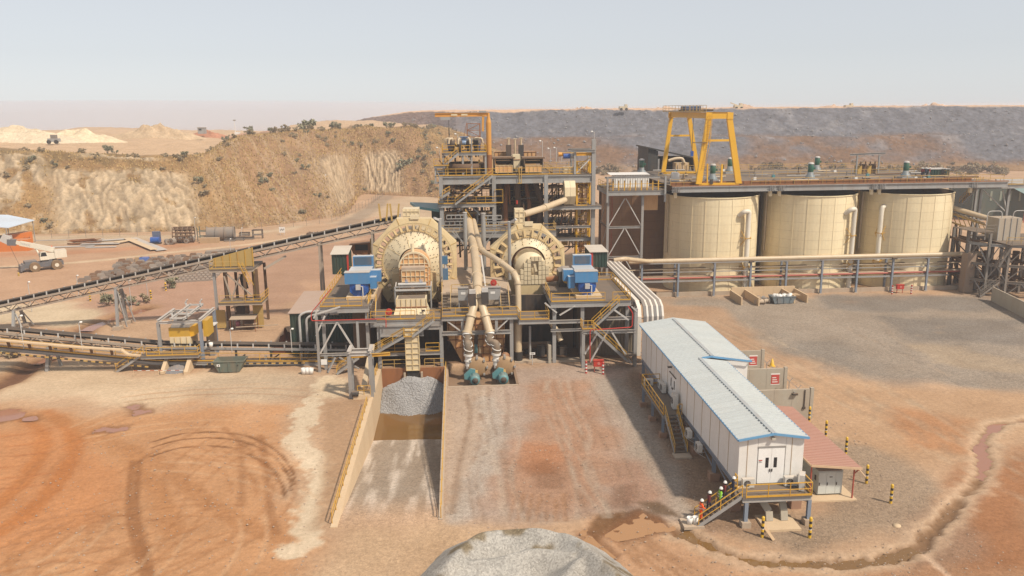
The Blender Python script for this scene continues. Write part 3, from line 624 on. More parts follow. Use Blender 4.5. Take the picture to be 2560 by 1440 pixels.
hn.links.new(pv.outputs[0],ho.inputs['Volume'])
bX0,bX1,bXW,bYF,bYW,bYB,bZ0,bZE=21.8,27.05,29.6,57.6,77.2,91.4,2.5,6.42
sw=thing('switchroom_building','long white switchroom building on stilts with pale blue ribbed roof','building',(24.4,57.6,0))
TRIM=mat('tan_panel_seam',(.40,.29,.18),.7,dirt=.3,top=0)
box('wall_core',bX0+.1,bX1-.1,bYF+.1,bYB-.1,bZ0+.02,bZE-.02,WHITE,sw);box('wall_core',bX1-.15,bXW-.1,bYW+.1,bYB-.12,bZ0+.02,bZE-.02,WHITE,sw)
n=14;d=(bYB-bYF)/n
for i in range(n):
 y=bYF+i*d;box('wall_panel',bX0,bX0+.09,y+.03,y+d-.03,bZ0,bZE,WHITE,sw)
 if i:box('panel_seam',bX0-.02,bX0+.05,y-.035,y+.035,bZ0,bZE,TRIM,sw)
for a,b_ in ((bX0,22.45),(22.5,23.3),(25.6,26.05),(26.1,bX1)):box('wall_panel',a,b_,bYF,bYF+.09,bZ0,bZE+(.10 if 22<a<26 else 0),WHITE,sw)
box('wall_panel',23.32,25.58,bYF,bYF+.09,5.72,bZE+.16,WHITE,sw)
for x in (22.475,26.075):box('panel_seam',x-.025,x+.025,bYF-.02,bYF+.05,bZ0,bZE,TRIM,sw)
for i in range(8):y=bYF+i*2.44;box('wall_panel',bX1-.09,bX1,y+.02,y+2.40,bZ0,bZE,WHITE,sw)
box('wall_panel',bX1+.02,bXW,bYW,bYW+.09,bZ0,bZE,WHITE,sw)
for i in range(6):y=bYW+.1+i*2.35;box('wall_panel',bXW-.09,bXW,y+.02,y+2.31,bZ0,bZE,WHITE,sw)
MB().add([(bX0,bYF+.005,bZE),(bX1,bYF+.005,bZE),(24.42,bYF+.005,6.83)],[(0,1,2)]).build('gable',WHITE,sw)
box('door_frame',23.3,25.6,bYF-.03,bYF+.06,5.55,5.72,STEEL,sw)
for x0,x1,hx in ((23.38,24.44,24.36),(24.46,25.52,24.54)):
 dr=box('door',x0,x1,bYF-.02,bYF+.06,2.56,5.54,mat('white_door_paint',(.84,.83,.80),.4,dirt=.12,scale=.9,top=0),sw)
 wx=(x0+x1)/2+(.2 if x0<24 else -.2);box('door_window',wx-.13,wx+.13,bYF-.035,bYF,3.9,4.75,GLASS,dr)
 box('handle',hx-.03,hx+.03,bYF-.09,bYF-.02,3.55,3.8,DARK,dr)
sg=box('notice',23.42,23.72,bYF-.03,bYF-.022,4.32,4.6,mat('notice_white',(.75,.73,.7),.5,dirt=0,top=0),sw);box('red_band',23.43,23.71,bYF-.036,bYF-.031,4.5,4.58,RED,sg)
for k in range(3):box('text_line',23.45,23.69-k*.04,bYF-.035,bYF-.031,4.36+k*.04,4.38+k*.04,DARK,sg)
lm=box('flood_light',24.28,24.58,bYF-.35,bYF-.05,6.35,6.52,mat('lamp_housing',(.5,.47,.4),.5,top=.1),sw)
bar('lamp_bracket',(24.43,bYF-.2,6.52),(24.43,bYF+.02,6.6),.05,.05,STEEL,lm)
box('flood_light',bX0-.45,bX0-.05,77.6,77.9,5.7,5.82,DARK,sw)
for y0,y1 in ((76.0,77.15),(77.2,78.35)):
 dr=box('door',bX0-.03,bX0+.03,y0,y1,2.56,5.0,MATS['white_door_paint'],sw);box('door_window',bX0-.05,bX0-.01,(y0+y1)/2-.14,(y0+y1)/2+.14,3.7,4.6,GLASS,dr)
 box('drip_cap',bX0-.12,bX0,y0-.05,y1+.05,5.05,5.1,DARK,dr);box('handle',bX0-.1,bX0-.03,y1-.15 if y0<77 else y0+.1,y1-.1 if y0<77 else y0+.15,3.5,3.75,DARK,dr)
def sheet_mesh(run,rise,wdt,ribs=2):
 b=MB();L_=run;z=lambda t:rise*t
 b.add([(0,0,0),(L_,0,rise),(L_,wdt,rise),(0,wdt,0),(0,0,-.05),(L_,0,rise-.05),(L_,wdt,rise-.05),(0,wdt,-.05)],[(0,1,2,3),(7,6,5,4),(0,4,5,1),(1,5,6,2),(2,6,7,3),(3,7,4,0)])
 for k in range(ribs):
  y=wdt*(k+.5)/ribs;w_=.08
  b.add([(0,y-w_,.002),(0,y+w_,.002),(L_,y+w_,rise+.002),(L_,y-w_,rise+.002),(0,y-w_*.6,.09),(0,y+w_*.6,.09),(L_,y+w_*.6,rise+.09),(L_,y-w_*.6,rise+.09)],[(4,5,6,7),(0,1,5,4),(1,2,6,5),(2,3,7,6),(3,0,4,7)])
 return b
SLP=.152;xe=bX0-.22;ze=bZE+.03
me_l=sheet_mesh(24.42-xe,SLP*(24.42-xe),1.08).mesh('roof_sheet',ROOF);me_r=sheet_mesh(bX1+.22-24.42,-SLP*(bX1+.22-24.42),1.08).mesh('roof_sheet',ROOF)
me_lw=sheet_mesh(25.7-xe,SLP*(25.7-xe),1.08).mesh('roof_sheet',ROOF);me_rw=sheet_mesh(bXW+.22-25.7,-SLP*(bXW+.22-25.7),1.08).mesh('roof_sheet',ROOF)
y=bYF-.35;zr,zw=ze+SLP*(24.42-xe),ze+SLP*(25.7-xe)
while y<bYB+.2:
 wide=y>=bYW-.4
 inst('roof_sheet',me_lw if wide else me_l,sw,Matrix.Translation((xe,y,ze)));inst('roof_sheet',me_rw if wide else me_r,sw,Matrix.Translation((25.7 if wide else 24.42,y,zw if wide else zr)))
 y+=1.1
bar('ridge_cap',(24.42,bYF-.36,zr+.07),(24.42,bYW-.3,zr+.07),.34,.05,mat('ridge_cap_sheet',(.36,.45,.5),.5),sw);bar('ridge_cap',(25.7,bYW-.35,zw+.07),(25.7,bYB+.3,zw+.07),.34,.05,MATS['ridge_cap_sheet'],sw)
for a,b_ in (((xe,bYF-.38,ze),(24.42,bYF-.38,zr)),((24.42,bYF-.38,zr),(bX1+.22,bYF-.38,ze)),((25.7,bYW-.45,zw-.05),(bXW+.22,bYW-.45,ze-.02)),((24.6,bYW-.46,zr+.08),(25.7,bYW-.46,zw))):bar('barge_board',a,b_,.05,.2,ROOFB,sw)
bar('eave_trim',(xe-.03,bYF-.36,ze-.03),(xe-.03,bYB+.28,ze-.03),.06,.12,ROOFB,sw);bar('eave_trim',(bX1+.25,bYF-.36,ze-.03),(bX1+.25,bYW-.5,ze-.03),.06,.12,ROOFB,sw);bar('eave_trim',(bXW+.25,bYW-.44,ze-.03),(bXW+.25,bYB+.28,ze-.03),.06,.12,ROOFB,sw)
BS=mat('blue_grey_steel',(.22,.26,.32),.5,dirt=.35)
for x in (bX0+.12,bX1-.12):bar('floor_beam',(x,bYF+.1,bZ0-.22),(x,bYB-.1,bZ0-.22),.3,.42,BS,sw,'ib')
for i in range(7):
 y=58.3+i*5.4
 for x in (bX0+.12,bX1-.12):
  bar('column',(x,y,.7),(x,y,bZ0-.44),.3,.3,BS,sw,'ib');box('footing',x-.42,x+.42,y-.42,y+.42,-.1,.7,mat('red_stained_concrete',(.34,.2,.13),.9,dirt=.5),sw)
 bar('floor_beam',(bX0+.3,y,bZ0-.25),(bX1-.3,y,bZ0-.25),.24,.36,BS,sw,'ib')
 if i<6:bar('brace',(bX0+.12,y+.3,1.0),(bX0+.12,y+5.1,bZ0-.5),.09,.09,BS,sw)
for x in (23.2,24.4,25.6):bar('cable_tray',(x,bYF+.6,1.75),(x,bYB-1,1.75),.5,.1,STEEL,sw)
ld=thing('access_platform','yellow railed steel landing with stair at the near door of the white building','platform',(24.4,55.4,0))
deck(ld,21.5,27.0,55.4,57.5,2.45,.34,nx=3)
for x in (21.83,26.85):
 bar('column',(x,55.56,.45),(x,55.56,2.05),.28,.28,BS,ld,'ib');box('footing',x-.36,x+.36,55.2,55.92,-.1,.45,CONC,ld)
railing(ld,[(21.75,55.45,2.45),(26.95,55.45,2.45),(26.95,57.4,2.45)],sp=1.65);railing(ld,[(21.55,56.95,2.45),(21.55,57.5,2.45)],sp=.6)
stair(ld,(18.15,56.2,.1),(21.5,56.2,2.45),1.15,(0,1,0))
box('kerb',21.6,22.6,57.0,57.4,2.46,2.56,CONCW,ld)
def slab(name,label,x0,x1,y0,y1,h,m=CONC):return tag(MB().box(x0,x1,y0,y1,-.08,h).build(name,m),label,'slab')
slab('concrete_pad','small concrete pad under the foot of the near stair',17.0,18.6,55.5,57.0,.16)
pd=thing('cable_duct_pad','concrete pad with curved cable duct under the near landing','slab',(24.4,55.6,0));box('pad',23.1,25.9,54.5,56.9,-.08,.18,CONCW,pd)
for x,c in ((23.9,.5),(25.1,0)):
 P_=[(x-c*1.2,57.0,2.0),(x-c*.8,56.6,1.6),(x,56.1,.9),(x,55.9,.18)];b=MB()
 for p,q in zip(P_,P_[1:]):b.bar(p,q,.55,.22,(0,1,0))
 b.build('cable_duct',CONCG,pd)
def bucket(p,label,s=1.0,m=None ):
 t=thing('bucket',label,'bucket',p,'white plastic buckets');x,y,z=p;MB().lathe([(0,0),(.13*s,0),(.17*s,.38*s),(.15*s,.38*s),(.12*s,.03)],p,'z',14).build('pail',m or WHITE,t)
 MB().tube([(x+.17*s*math.cos(a),y,z+.36*s-.2*s*math.sin(a)) for a in [math.pi*k/6 for k in range(7)]],.012,5).build('handle',STEEL,t)
bucket((17.55,56.0,.16),'left one of the two white buckets by the near stair',1.5);bucket((18.0,56.02,.16),'right one of the two white buckets by the near stair',1.5)
wk=thing('access_platform','railed walkway and stair along the shaded side of the white building','platform',(20.7,75,0))
deck(wk,19.7,21.74,72.9,82.2,2.42,.3,nx=1)
railing(wk,[(21.7,82.15,2.42),(19.75,82.15,2.42),(19.75,72.95,2.42)],sp=1.5);railing(wk,[(21.6,72.95,2.42),(21.25,72.95,2.42)],sp=.4,kick=False )
stair(wk,(20.5,69.0,.1),(20.5,72.9,2.42),1.2,(1,0,0));box('landing_slab',19.7,21.3,68.0,69.2,-.05,.14,CONC,wk)
for y in (73.3,77.6,81.8):
 bar('column',(19.85,y,.5),(19.85,y,2.06),.24,.24,BS,wk,'ib');box('footing',19.5,20.2,y-.35,y+.35,-.1,.5,MATS['red_stained_concrete'],wk);bar('brace',(19.85,y+.1,1.2),(21.5,y+.1,2.1),.08,.08,BS,wk)
def ac(p,face,label,size=(.95,.38,.72),bracket=False ):
 """p = centre of base, face = direction the fan looks"""
 t=thing('air_conditioner',label,'air conditioner',p,'outdoor air conditioner units');f=Vector((face[0],face[1],0));s_=Vector((-f.y,f.x,0));p=Vector(p);w_,d_,h_=size
 b=MB();b.prism([(-w_/2,0),(w_/2,0),(w_/2,h_),(-w_/2,h_)],lambda u,v,k:p+s_*u+f*k+Vector((0,0,v)),-d_/2,d_/2);b.build('casing',mat('ac_casing',(.62,.6,.55),.5,dirt=.3),t)
 c=p+f*(d_/2+.012)+s_*(-w_*.12)+Vector((0,0,h_*.5));r=min(w_,h_)*.38;b=MB();pr=[c+(s_*math.cos(a)+Vector((0,0,1))*math.sin(a))*r for a in [2*math.pi*k/16 for k in range(16)]]
 b.add([c]+pr,[(0,i+1,(i+1)%16+1) for i in range(16)]);fo=b.build('fan',DARK,t)
 b=MB()
 for k in range(4):a=math.pi*k/4;dd=s_*math.cos(a)+Vector((0,0,1))*math.sin(a);b.bar(c+f*.02-dd*r,c+f*.02+dd*r,.025,.02)
 b.build('fan_guard',STEEL,fo)
 if bracket:
  b=MB()
  for s in (-1,1):
   o=p+s_*s*w_*.4;b.bar(o-f*.5,o+f*.3,.05,.05);b.bar(o+f*.3,o-f*.5-Vector((0,0,.55)),.05,.05);b.bar(o+f*.3,o+f*.3+Vector((0,0,.3)),.04,.04)
  b.bar(p+s_*w_*.4+f*.3,p-s_*w_*.4+f*.3,.05,.05);b.build('bracket',STEELW,t)
ac((22.5,57.2,2.5),(0,-1),'outdoor air conditioner left of the near double door');ac((25.95,57.2,2.5),(0,-1),'outdoor air conditioner right of the near double door',(1.0,.4,.75))
ac((26.6,56.5,2.5),(0.9,-.43),'tall air conditioner at the railing corner of the near landing',(.9,.4,1.3))
ac((21.3,69.4,1.62),(-1,0),'bracketed air conditioner under the wall, beside the side stair',bracket=True );ac((21.3,66.2,1.62),(-1,0),'bracketed air conditioner under the wall, nearer the viewer',bracket=True )
ac((20.3,81.5,2.5),(0,-1),'air conditioner at the far end of the side walkway');ac((21.35,80.6,2.5),(-1,0),'air conditioner on the side walkway, farther of the middle pair');ac((21.35,79.3,2.5),(-1,0),'air conditioner on the side walkway, nearer of the middle pair',(.95,.4,.95));ac((21.3,74.6,2.5),(-1,0),'tall air conditioner on the side walkway by the stair head',(.95,.45,1.5))
ls=thing('transformer_shelter','open shelter with faded pink sloping roof right of the white building','shelter',(30.5,65,0))
for i in range(8):
 y0=58.7+i*1.74;b=MB();b.add([(28.3,y0,3.42),(32.62,y0,2.98),(32.62,y0+1.72,2.98),(28.3,y0+1.72,3.42),(28.3,y0,3.37),(32.62,y0,2.93),(32.62,y0+1.72,2.93),(28.3,y0+1.72,3.37)],[(0,1,2,3),(7,6,5,4),(0,4,5,1),(1,5,6,2),(2,6,7,3),(3,7,4,0)])
 for k in range(5):yy=y0+.17+k*.34;b.bar((28.31,yy,3.44),(32.61,yy,3.0),.07,.04)
 b.build('roof_sheet',PINKROOF,ls)
FAS=mat('tan_fascia',(.62,.43,.27),.7,dirt=.2);bar('fascia',(28.3,58.66,3.36),(32.64,58.66,2.92),.06,.2,FAS,ls);bar('fascia',(28.27,58.68,3.38),(28.27,72.6,3.38),.06,.16,FAS,ls)
for x,y in ((28.5,59.0),(32.2,59.1),(32.2,65.5),(32.2,72),(28.5,72),(28.5,65.5)):rod('post',(x,y,.1),(x,y,3.3-(x-28.5)*.105),.07,REDP,ls)
bar('brace',(32.2,59.1,2.3),(32.75,59.0,2.9),.08,.08,REDP,ls);bar('loose_batten',(32.5,58.9,2.75),(32.95,58.6,2.2),.14,.05,FAS,ls)
box('floor_slab',28.4,32.5,58.8,72.6,-.06,.12,CONCW,ls)
tc=thing('transformer_cabinet','pale grey transformer cabinet under the pink roof','cabinet',(30.5,59.7,.12));box('body',29.5,31.6,59.75,63.5,.22,2.3,CABINET,tc);box('plinth',29.55,31.55,59.85,63.4,.12,.22,DARK,tc)
for x0,x1 in ((29.54,30.2),(30.22,30.98),(31.0,31.56)):dr=box('door',x0,x1,59.71,59.75,.28,2.2,mat('cabinet_door',(.58,.60,.56),.4,dirt=.1,top=0),tc);box('handle',x0+.04,x0+.1,59.67,59.71,1.05,1.3,DARK,dr)
box('name_plate',30.45,30.7,59.69,59.708,1.75,1.82,DARK,tc);box('louvre',29.48,29.5,60.1,60.4,1.3,1.75,DARK,tc)
tb=thing('transformer','dull green transformer in the rear bay under the pink roof','transformer',(30.4,66.5,.12));box('tank',29.4,31.4,65.3,68,.12,2.0,CABINET,tb)
for k in range(6):box('radiator_fin',29.2,29.4,65.4+k*.42,65.6+k*.42,.5,1.8,CABINET,tb)
for k,(y,lb,x0) in enumerate(((76.5,'nearest grey blast wall, with floodlight and downpipe',30.4),(83.3,'middle grey blast wall with red notice and timber pile in front',30.2),(90.1,'farthest grey blast wall with red notice, beside the roof corner',30.0))):
 t=thing('blast_wall',lb,'wall',(33.2,y,0),'grey concrete blast walls between transformer bays');nseg=3;ww=(36.2-x0)/nseg
 for i in range(nseg):box('panel',x0+i*ww+.01,x0+(i+1)*ww-.01,y,y+.25,-.1,3.3,CONCG,t)
 box('end_post',36.2,36.55,y-.06,y+.3,-.1,3.42,CONCG,t)
 if k:sg=box('notice',34.75,35.65,y-.03,y-.005,1.5,2.6,mat('notice_red',(.5,.07,.06),.5,dirt=.1,top=0),t);box('border',34.68,35.72,y-.02,y-.003,2.6,2.75,WHITE,sg);box('border',34.68,35.72,y-.02,y-.003,1.4,1.5,WHITE,sg);[box('text_line',34.85,35.5-j*.1,y-.036,y-.031,1.7+j*.25,1.8+j*.25,WHITE,sg) for j in range(3)]
 else :
  fl=box('flood_light',34.2,34.75,y-.3,y-.02,2.75,2.95,DARK,t);box('lamp_arm',34.4,34.5,y-.1,y,2.95,3.1,STEEL,fl);box('downpipe',35.55,35.63,y-.1,y-.01,1.4,3.25,DARK,t);box('switch_box',35.45,35.72,y-.14,y-.005,1.15,1.4,DARK,t)
tp=thing('timber_pile','loose pile of planks in the middle transformer bay','planks',(33,82,0))
for k in range(9):a=random.uniform(-.5,.5);p=Vector((32.5+k*.3+random.uniform(-.3,.3),80.6+random.uniform(-1,1.4),.12+.1*k));dd=Vector((math.cos(a),math.sin(a),.03))*1.2;bar('plank',p-dd,p+dd,.3,.08,WOOD,tp)
for k,y in enumerate((80.2,86.8)):
 t=thing('barbed_fence',('near','far')[k]+' barbed wire fence closing the open side of a transformer bay','fence',(36.5,y,0))
 for i in range(3):yy=y-2.3+i*2.3;rod('post',(36.5,yy,0),(36.5,yy,2.0),.04,STEEL,t,6);bar('arm',(36.5,yy,2.0),(36.85,yy,2.4),.05,.05,STEEL,t);bar('arm',(36.5,yy,2.0),(36.15,yy,2.4),.05,.05,STEEL,t)
 b=MB()
 for z,o in ((.5,0),(1.0,0),(1.5,0),(2.0,0),(2.38,.33),(2.38,-.33)):b.bar((36.5+o,y-2.9,z),(36.5+o,y+2.9,z),.015,.015)
 b.build('wires',STEEL,t)
BY,BK=mat('bollard_yellow',(.72,.44,.03),.5,dirt=.2,top=.1),mat('bollard_black',(.02,.02,.02),.6,dirt=.2,top=.1)
def bollard(p,label,h=1.6,r=.12,m1=BY,m2=BK,grp='yellow and black bollards',white=True ):
 t=thing('bollard',label,'bollard',p,grp);x,y,z=p;n=7;rod('core',(x,y,z),(x,y,z+h),r*.9,m2,t,12)
 for k in range(n):
  z0=z+h*k/n
  if k%2==0 or k==n-1:rod('yellow_band' if m1 is BY else 'band',(x,y,z0),(x,y,z0+h/n),r,m1,t,12)
 if white:rod('reflective_band',(x,y,z+h*.42),(x,y,z+h*.45),r*1.02,WHITE,t,12)
 MB().lathe([(r,0),(r*.8,.06),(.001,.1)],(x,y,z+h),'z',12).build('cap',m1,t)
for p,lb in (((34.85,61.8,0),'striped bollard just right of the pink roofed shelter'),((35.0,58.1,0),'striped bollard standing alone farthest right in the yard'),((22.55,53.85,0),'striped bollard with a board leaning on it, in front of the landing'),((26.08,53.45,0),'striped bollard in front of the right landing column'),((35.9,67.7,0),'striped bollard behind the pink roof, second from the shelter front'),((35.85,71.8,0),'striped bollard behind the pink roof, third from the shelter front'),((35.85,75.6,0),'striped bollard at the foot of the nearest blast wall end')):bollard(p,lb,1.65)
tag(MB().bar((22.75,53.9,.75),(23.25,53.3,.02),.34,.04).build('board',WOOD),'plank board leaning against the bollard in front of the landing','board')
tag(MB().lathe([(.001,.05),(.28,.04),(.3,-.05)],(33.6,54.6,.03),'z',16).build('manhole_cover',CONCW),'small round pale cover lying in the gravel yard','cover')
cn=thing('traffic_cone','yellow cone standing by the farthest blast wall','cone',tuple(G(1930,915)));p=G(1930,915);MB().lathe([(.3,.04),(.07,.95),(.001,.97)],p,'z',14).build('cone',BY,cn);box('base',p.x-.35,p.x+.35,p.y-.35,p.y+.35,0,.05,BY,cn)
by_=thing('storage_bay','low concrete storage bay with partitions in front of the tanks','storage bay',(51.5,129,0))
for k in range(6):box('back_panel',46.6+k*1.86,48.44+k*1.86,130.9,131.15,-.05,1.75,CONCW,by_)
for x,y0 in ((46.3,125.2),(48.9,124.4),(55.4,125.6),(57.6,125.6)):box('partition',x,x+.22,y0,130.88,-.05,1.35,CONCW,by_)
sk=thing('waste_skip','blue grey waste skip with white sacks in the storage bay','skip',(53.6,126.3,0))
def skip_body(x,y,L_,W_,h,m,t,dirx=True ,splay=.45):
 b=MB();a=[(x-L_/2+splay,y-W_/2,.1),(x+L_/2-splay,y-W_/2,.1),(x+L_/2-splay,y+W_/2,.1),(x-L_/2+splay,y+W_/2,.1)];c=[(x-L_/2,y-W_/2-.06,h),(x+L_/2,y-W_/2-.06,h),(x+L_/2,y+W_/2+.06,h),(x-L_/2,y+W_/2+.06,h)]
 i_=[(p[0]+(.08 if p[0]<x else -.08),p[1]+(.08 if p[1]<y else -.08),h) for p in c];j_=[(p[0]+(.08 if p[0]<x else -.08),p[1]+(.08 if p[1]<y else -.08),.2) for p in a]
 b.add(a+c+i_+j_,[(3,2,1,0)]+[(k,(k+1)%4,4+(k+1)%4,4+k) for k in range(4)]+[(4+k,4+(k+1)%4,8+(k+1)%4,8+k) for k in range(4)]+[(8+k,8+(k+1)%4,12+(k+1)%4,12+k) for k in range(4)]+[(12,13,14,15)]);b.build('hull',m,t)
 for k in (-1,0,1):bar('rib',(x+k*L_*.25,y-W_/2-.05,.15),(x+k*L_*.28,y-W_/2-.1,h-.05),.1,.08,m,t)
 bar('rim',(x-L_/2,y-W_/2-.08,h),(x+L_/2,y-W_/2-.08,h),.12,.12,m,t)
 for s in (-1,1):rod('lifting_lug',(x+s*L_*.3,y-W_/2-.2,h*.7),(x+s*L_*.3,y-W_/2-.02,h*.7),.07,DARK,t)
skip_body(53.6,126.3,4.0,1.9,1.25,mat('blue_grey_skip',(.16,.2,.22),.6,dirt=.4),sk)
for k in range(7):
 c=(52.2+k*.45+random.uniform(-.1,.1),126.1+random.uniform(-.4,.4),1.1);b=MB();b.lathe([(.001,.55),(.22,.5),(.4,.3),(.42,.1),(.3,-.1)],c,'z',9)
 b.v=[(x+random.uniform(-.1,.1),y+random.uniform(-.1,.1),z+random.uniform(-.08,.08)) for x,y,z in b.v];tag(b.build('sack',WHITE),'crumpled white sack piled in the blue grey skip','sack','white sacks in the skip')
for k in range(4):bar_=tag(MB().box(55.0,56.6,126.0+k*.4,126.3+k*.4,1.26,1.34).build('pallet_board',WOOD),'weathered pallet board lying across the right of the skip','board','pallet boards on the skip')
for k,(x,y,lb) in enumerate(((49.6,125.6,'first pipe fitting from the left in the storage bay'),(50.6,126.2,'second pipe fitting from the left in the storage bay'),(51.3,127.2,'grey valve lying behind the pipe fittings in the bay'),(50.2,127.6,'pipe fitting at the back of the storage bay'))):
 t=thing('pipe_fitting',lb,'pipe fitting',(x,y,0));a=random.random()*2;d_=Vector((math.cos(a),math.sin(a),0));c=Vector((x,y,.45));pipe('barrel',[c-d_*.7,c+d_*.7],.32,CONC if k!=2 else STEEL,t,12)
 for s in (-1,1):pipe('flange',[c+d_*s*.7,c+d_*s*.8],.45,CONC if k!=2 else STEEL,t,12)
def firebox(p,label,posts=True ):
 x,y,z=p;t=thing('hydrant_box',label,'fire box',p,'red fire hose boxes');box('cabinet',x-.62,x+.62,y-.25,y+.25,.75,1.5,RED,t);box('lid',x-.66,x+.66,y-.3,y+.3,1.502,1.56,RED,t)
 for s in (-.5,.5):box('leg',x+s-.05,x+s+.05,y-.05,y+.05,0,.75,REDP,t)
 rod('sign_disc',(x,y-.29,1.15),(x,y-.25,1.15),.18,mat('pale_red',(.6,.2,.17),.5),t,14)
firebox((76.6,131.0,0),'red hydrant box at the pipe rack before the third tank');firebox((17.0,93.8,0),'red hydrant box on the apron beside the steel stair tower')
BR=mat('bollard_red',(.45,.04,.03),.5,dirt=.2);
for p,lb in (((74.9,130.4,0),'red and white post left of the far hydrant box'),((78.3,130.3,0),'red and white post right of the far hydrant box'),((15.4,93.4,0),'red and white post left of the near hydrant box'),((17.4,92.8,0),'red and white post in front of the near hydrant box')):bollard(p,lb,1.5,.14,BR,WHITE,'red and white posts',False )
sl_=tag(MB().box(-.1,.1,0,1,0,2.4).build('concrete_panel_wall',CONCG,None ,(0,0,0)),'grey precast concrete wall at the right edge of the yard','wall')
p0,p1=G(2478,752),G(2600,815);dv=p1-p0;sl_.matrix_basis=Matrix.Translation(p0)@Matrix.Rotation(math.atan2(-dv.x,dv.y),4,'Z')@Matrix.Diagonal((1,dv.length,1,1))
def bpx(name,x0,y0,x1,y1,Y,dep,m,parent):
 a,b_=V(x0,y1,Y),V(x1,y0,Y);return box(name,a.x,b_.x,Y,Y+dep,a.z,b_.z,m,parent)
rw=thing('ramp_wall','tan concrete wall with yellow railing on the left of the ramp','wall',(-10.3,78,0))
for i in range(8):
 y0=58.0+i*4.9;y1=y0+4.88;zb0,zb1=float(ramp_z(y0))-.3,float(ramp_z(y1))-.3
 b=MB();b.add([(-10.55,y0,zb0),(-10.0+.12,y0,zb0),(-10.05,y0,.12),(-10.55,y0,.12),(-10.55,y1,zb1),(-10.0+.12,y1,zb1),(-10.05,y1,.12),(-10.55,y1,.12)],[(0,1,2,3),(7,6,5,4),(1,5,6,2),(2,6,7,3),(0,3,7,4),(0,4,5,1)]);b.build('wall_segment',CONCW,rw)
railing(rw,[(-10.48,58.6,.1),(-10.48,84.5,.1)],sp=2.2,kick=False ,h=1.0);railing(rw,[(-10.48,89.5,.1),(-10.48,96.6,.1)],sp=1.8,kick=False ,h=1.0)
rw2=thing('ramp_wall','concrete wall with straight yellow railing on the right of the ramp','wall',(-1.9,78,0))
for i in range(8):y0=58.6+i*4.82;y1=y0+4.8;box('wall_segment',-2.1,-1.72,y0,y1,float(ramp_z(y1))-.4,.08,CONC,rw2)
railing(rw2,[(-1.9,58.8,.05),(-1.9,96.5,.05)],sp=2.2,kick=False ,h=1.0)
ew=thing('ramp_end_wall','rust stained wall closing the deep end of the ramp','wall',(-6,97.3,-4));box('wall_slab',-10.0,-2.1,97.12,97.45,-4.8,.15,RUST,ew);railing(ew,[(-9.9,97.3,.15),(-6.9,97.3,.15)],sp=1.5,kick=False ,m=YELD);railing(ew,[(-4.6,97.3,.15),(-2.2,97.3,.15)],sp=1.5,kick=False ,m=YELD)
PEB=mat('grey_pebble_heap',(.30,.29,.285),.9,dirt=.2,scale=2.5,streak=1,top=.15,topcol=(.4,.38,.36))
hb=thing('pebble_heap','grey pebble heap at the bottom of the ramp under the chute','pebbles',(-5.6,95,-4.6))
def hz_(x,y):
 r=math.hypot((x+5.7)/1.06,(y-96.2)*1.15);return -1.0-.6*max(0,r-1.6)+.12*math.sin(x*2.1+y)
n=34;xs=np.linspace(-9.9,-2.15,n);ys=np.linspace(89.6,97.1,n);b=MB()
b.add([(x,y,max(hz_(x,y),-4.7)-.04) for y in ys for x in xs],[(j*n+i,j*n+i+1,(j+1)*n+i+1,(j+1)*n+i) for j in range(n-1) for i in range(n-1)],True );b.build('core',PEB,hb)
b=MB()
for k in range(5200):
 x,y=random.uniform(-9.9,-2.15),random.uniform(90.0,97.0);z=hz_(x,y)
 if z<-4.4:continue
 r=random.uniform(.05,.13);e=[random.uniform(.6,1.3) for _ in range(6)]
 b.add([(x+o[0]*r*w_,y+o[1]*r*w_,z+o[2]*r*w_*.8) for o,w_ in zip(OCT,e)],OF)
tag(b.build('pebbles',mat('loose_pebble',(.36,.35,.345),.9,dirt=.4,dirtcol=(.12,.1,.1),scale=5,streak=1,top=.2,topcol=(.5,.48,.46)),hb),kind='stuff')
SG=earth_mat('pale_stockpile_gravel',gravel=True ,bump=.5,s1=7,vary=.16)
n=150;xs=np.linspace(-8,14,n);ys=np.linspace(46,58.5,n);Xg,Yg=np.meshgrid(xs,ys)
cp_=smooth_path([G(1120,1425,1.5),G(1185,1345,1.9),G(1250,1322,2.1),G(1340,1317,2.2),G(1420,1330,2.2),G(1475,1370,2.2),G(1530,1420,2.1),G(1590,1475,2.0)],5);cq_=smooth_path([G(1170,1400,1.7),G(1260,1385,1.8),G(1340,1362,1.9),G(1430,1372,2.0)],5);cr_=smooth_path([G(1390,1460,1.8),G(1440,1400,1.9),G(1470,1372,2.1)],5)
wob=(fbm(Xg*.6,Yg*.6,3,91)-.5)*.5;wv=np.abs
hA,hB,hC=2.15-.78*(path_dist(Xg,Yg,cp_)+wob),1.75-.7*(path_dist(Xg,Yg,cq_)+wob),1.9-.75*(path_dist(Xg,Yg,cr_)-wob)
inn=poly_mask(Xg,Yg,[tuple(q)[:2] for q in cp_]+[(16,40),(-10,40)]);base_=np.where(inn>0,0.55+.15*np.sin(Xg*1.3+Yg*.8),-9)*sstep(-.5,1.5,inn)-9*(inn<=0)
Zg=np.maximum.reduce([hA,hB,hC,base_*(inn>0)-9*(inn<=0)]);Zg=np.clip(Zg,-.2,2.2)+(fbm(Xg*2.2,Yg*2.2,3,97)-.5)*.08-.05
for _ in range(4):Zg[1:-1,1:-1]=(Zg[1:-1,1:-1]*2+Zg[:-2,1:-1]+Zg[2:,1:-1]+Zg[1:-1,:-2]+Zg[1:-1,2:])/6
gcol=np.ones(Xg.shape+(4,));gcol[...,:3]=np.array(srgb(172,168,160))[None ,None ]*(.85+.3*fbm(Xg*.8,Yg*.8,3,93))[...,None ];mg=(sstep(.54,.66,fbm(Xg*.5+3,Yg*.6,3,94))*.75)[...,None ]
gcol[...,:3]=gcol[...,:3]*(1-mg)+np.array(srgb(116,98,62))*mg;gcol[...,3]=1.0
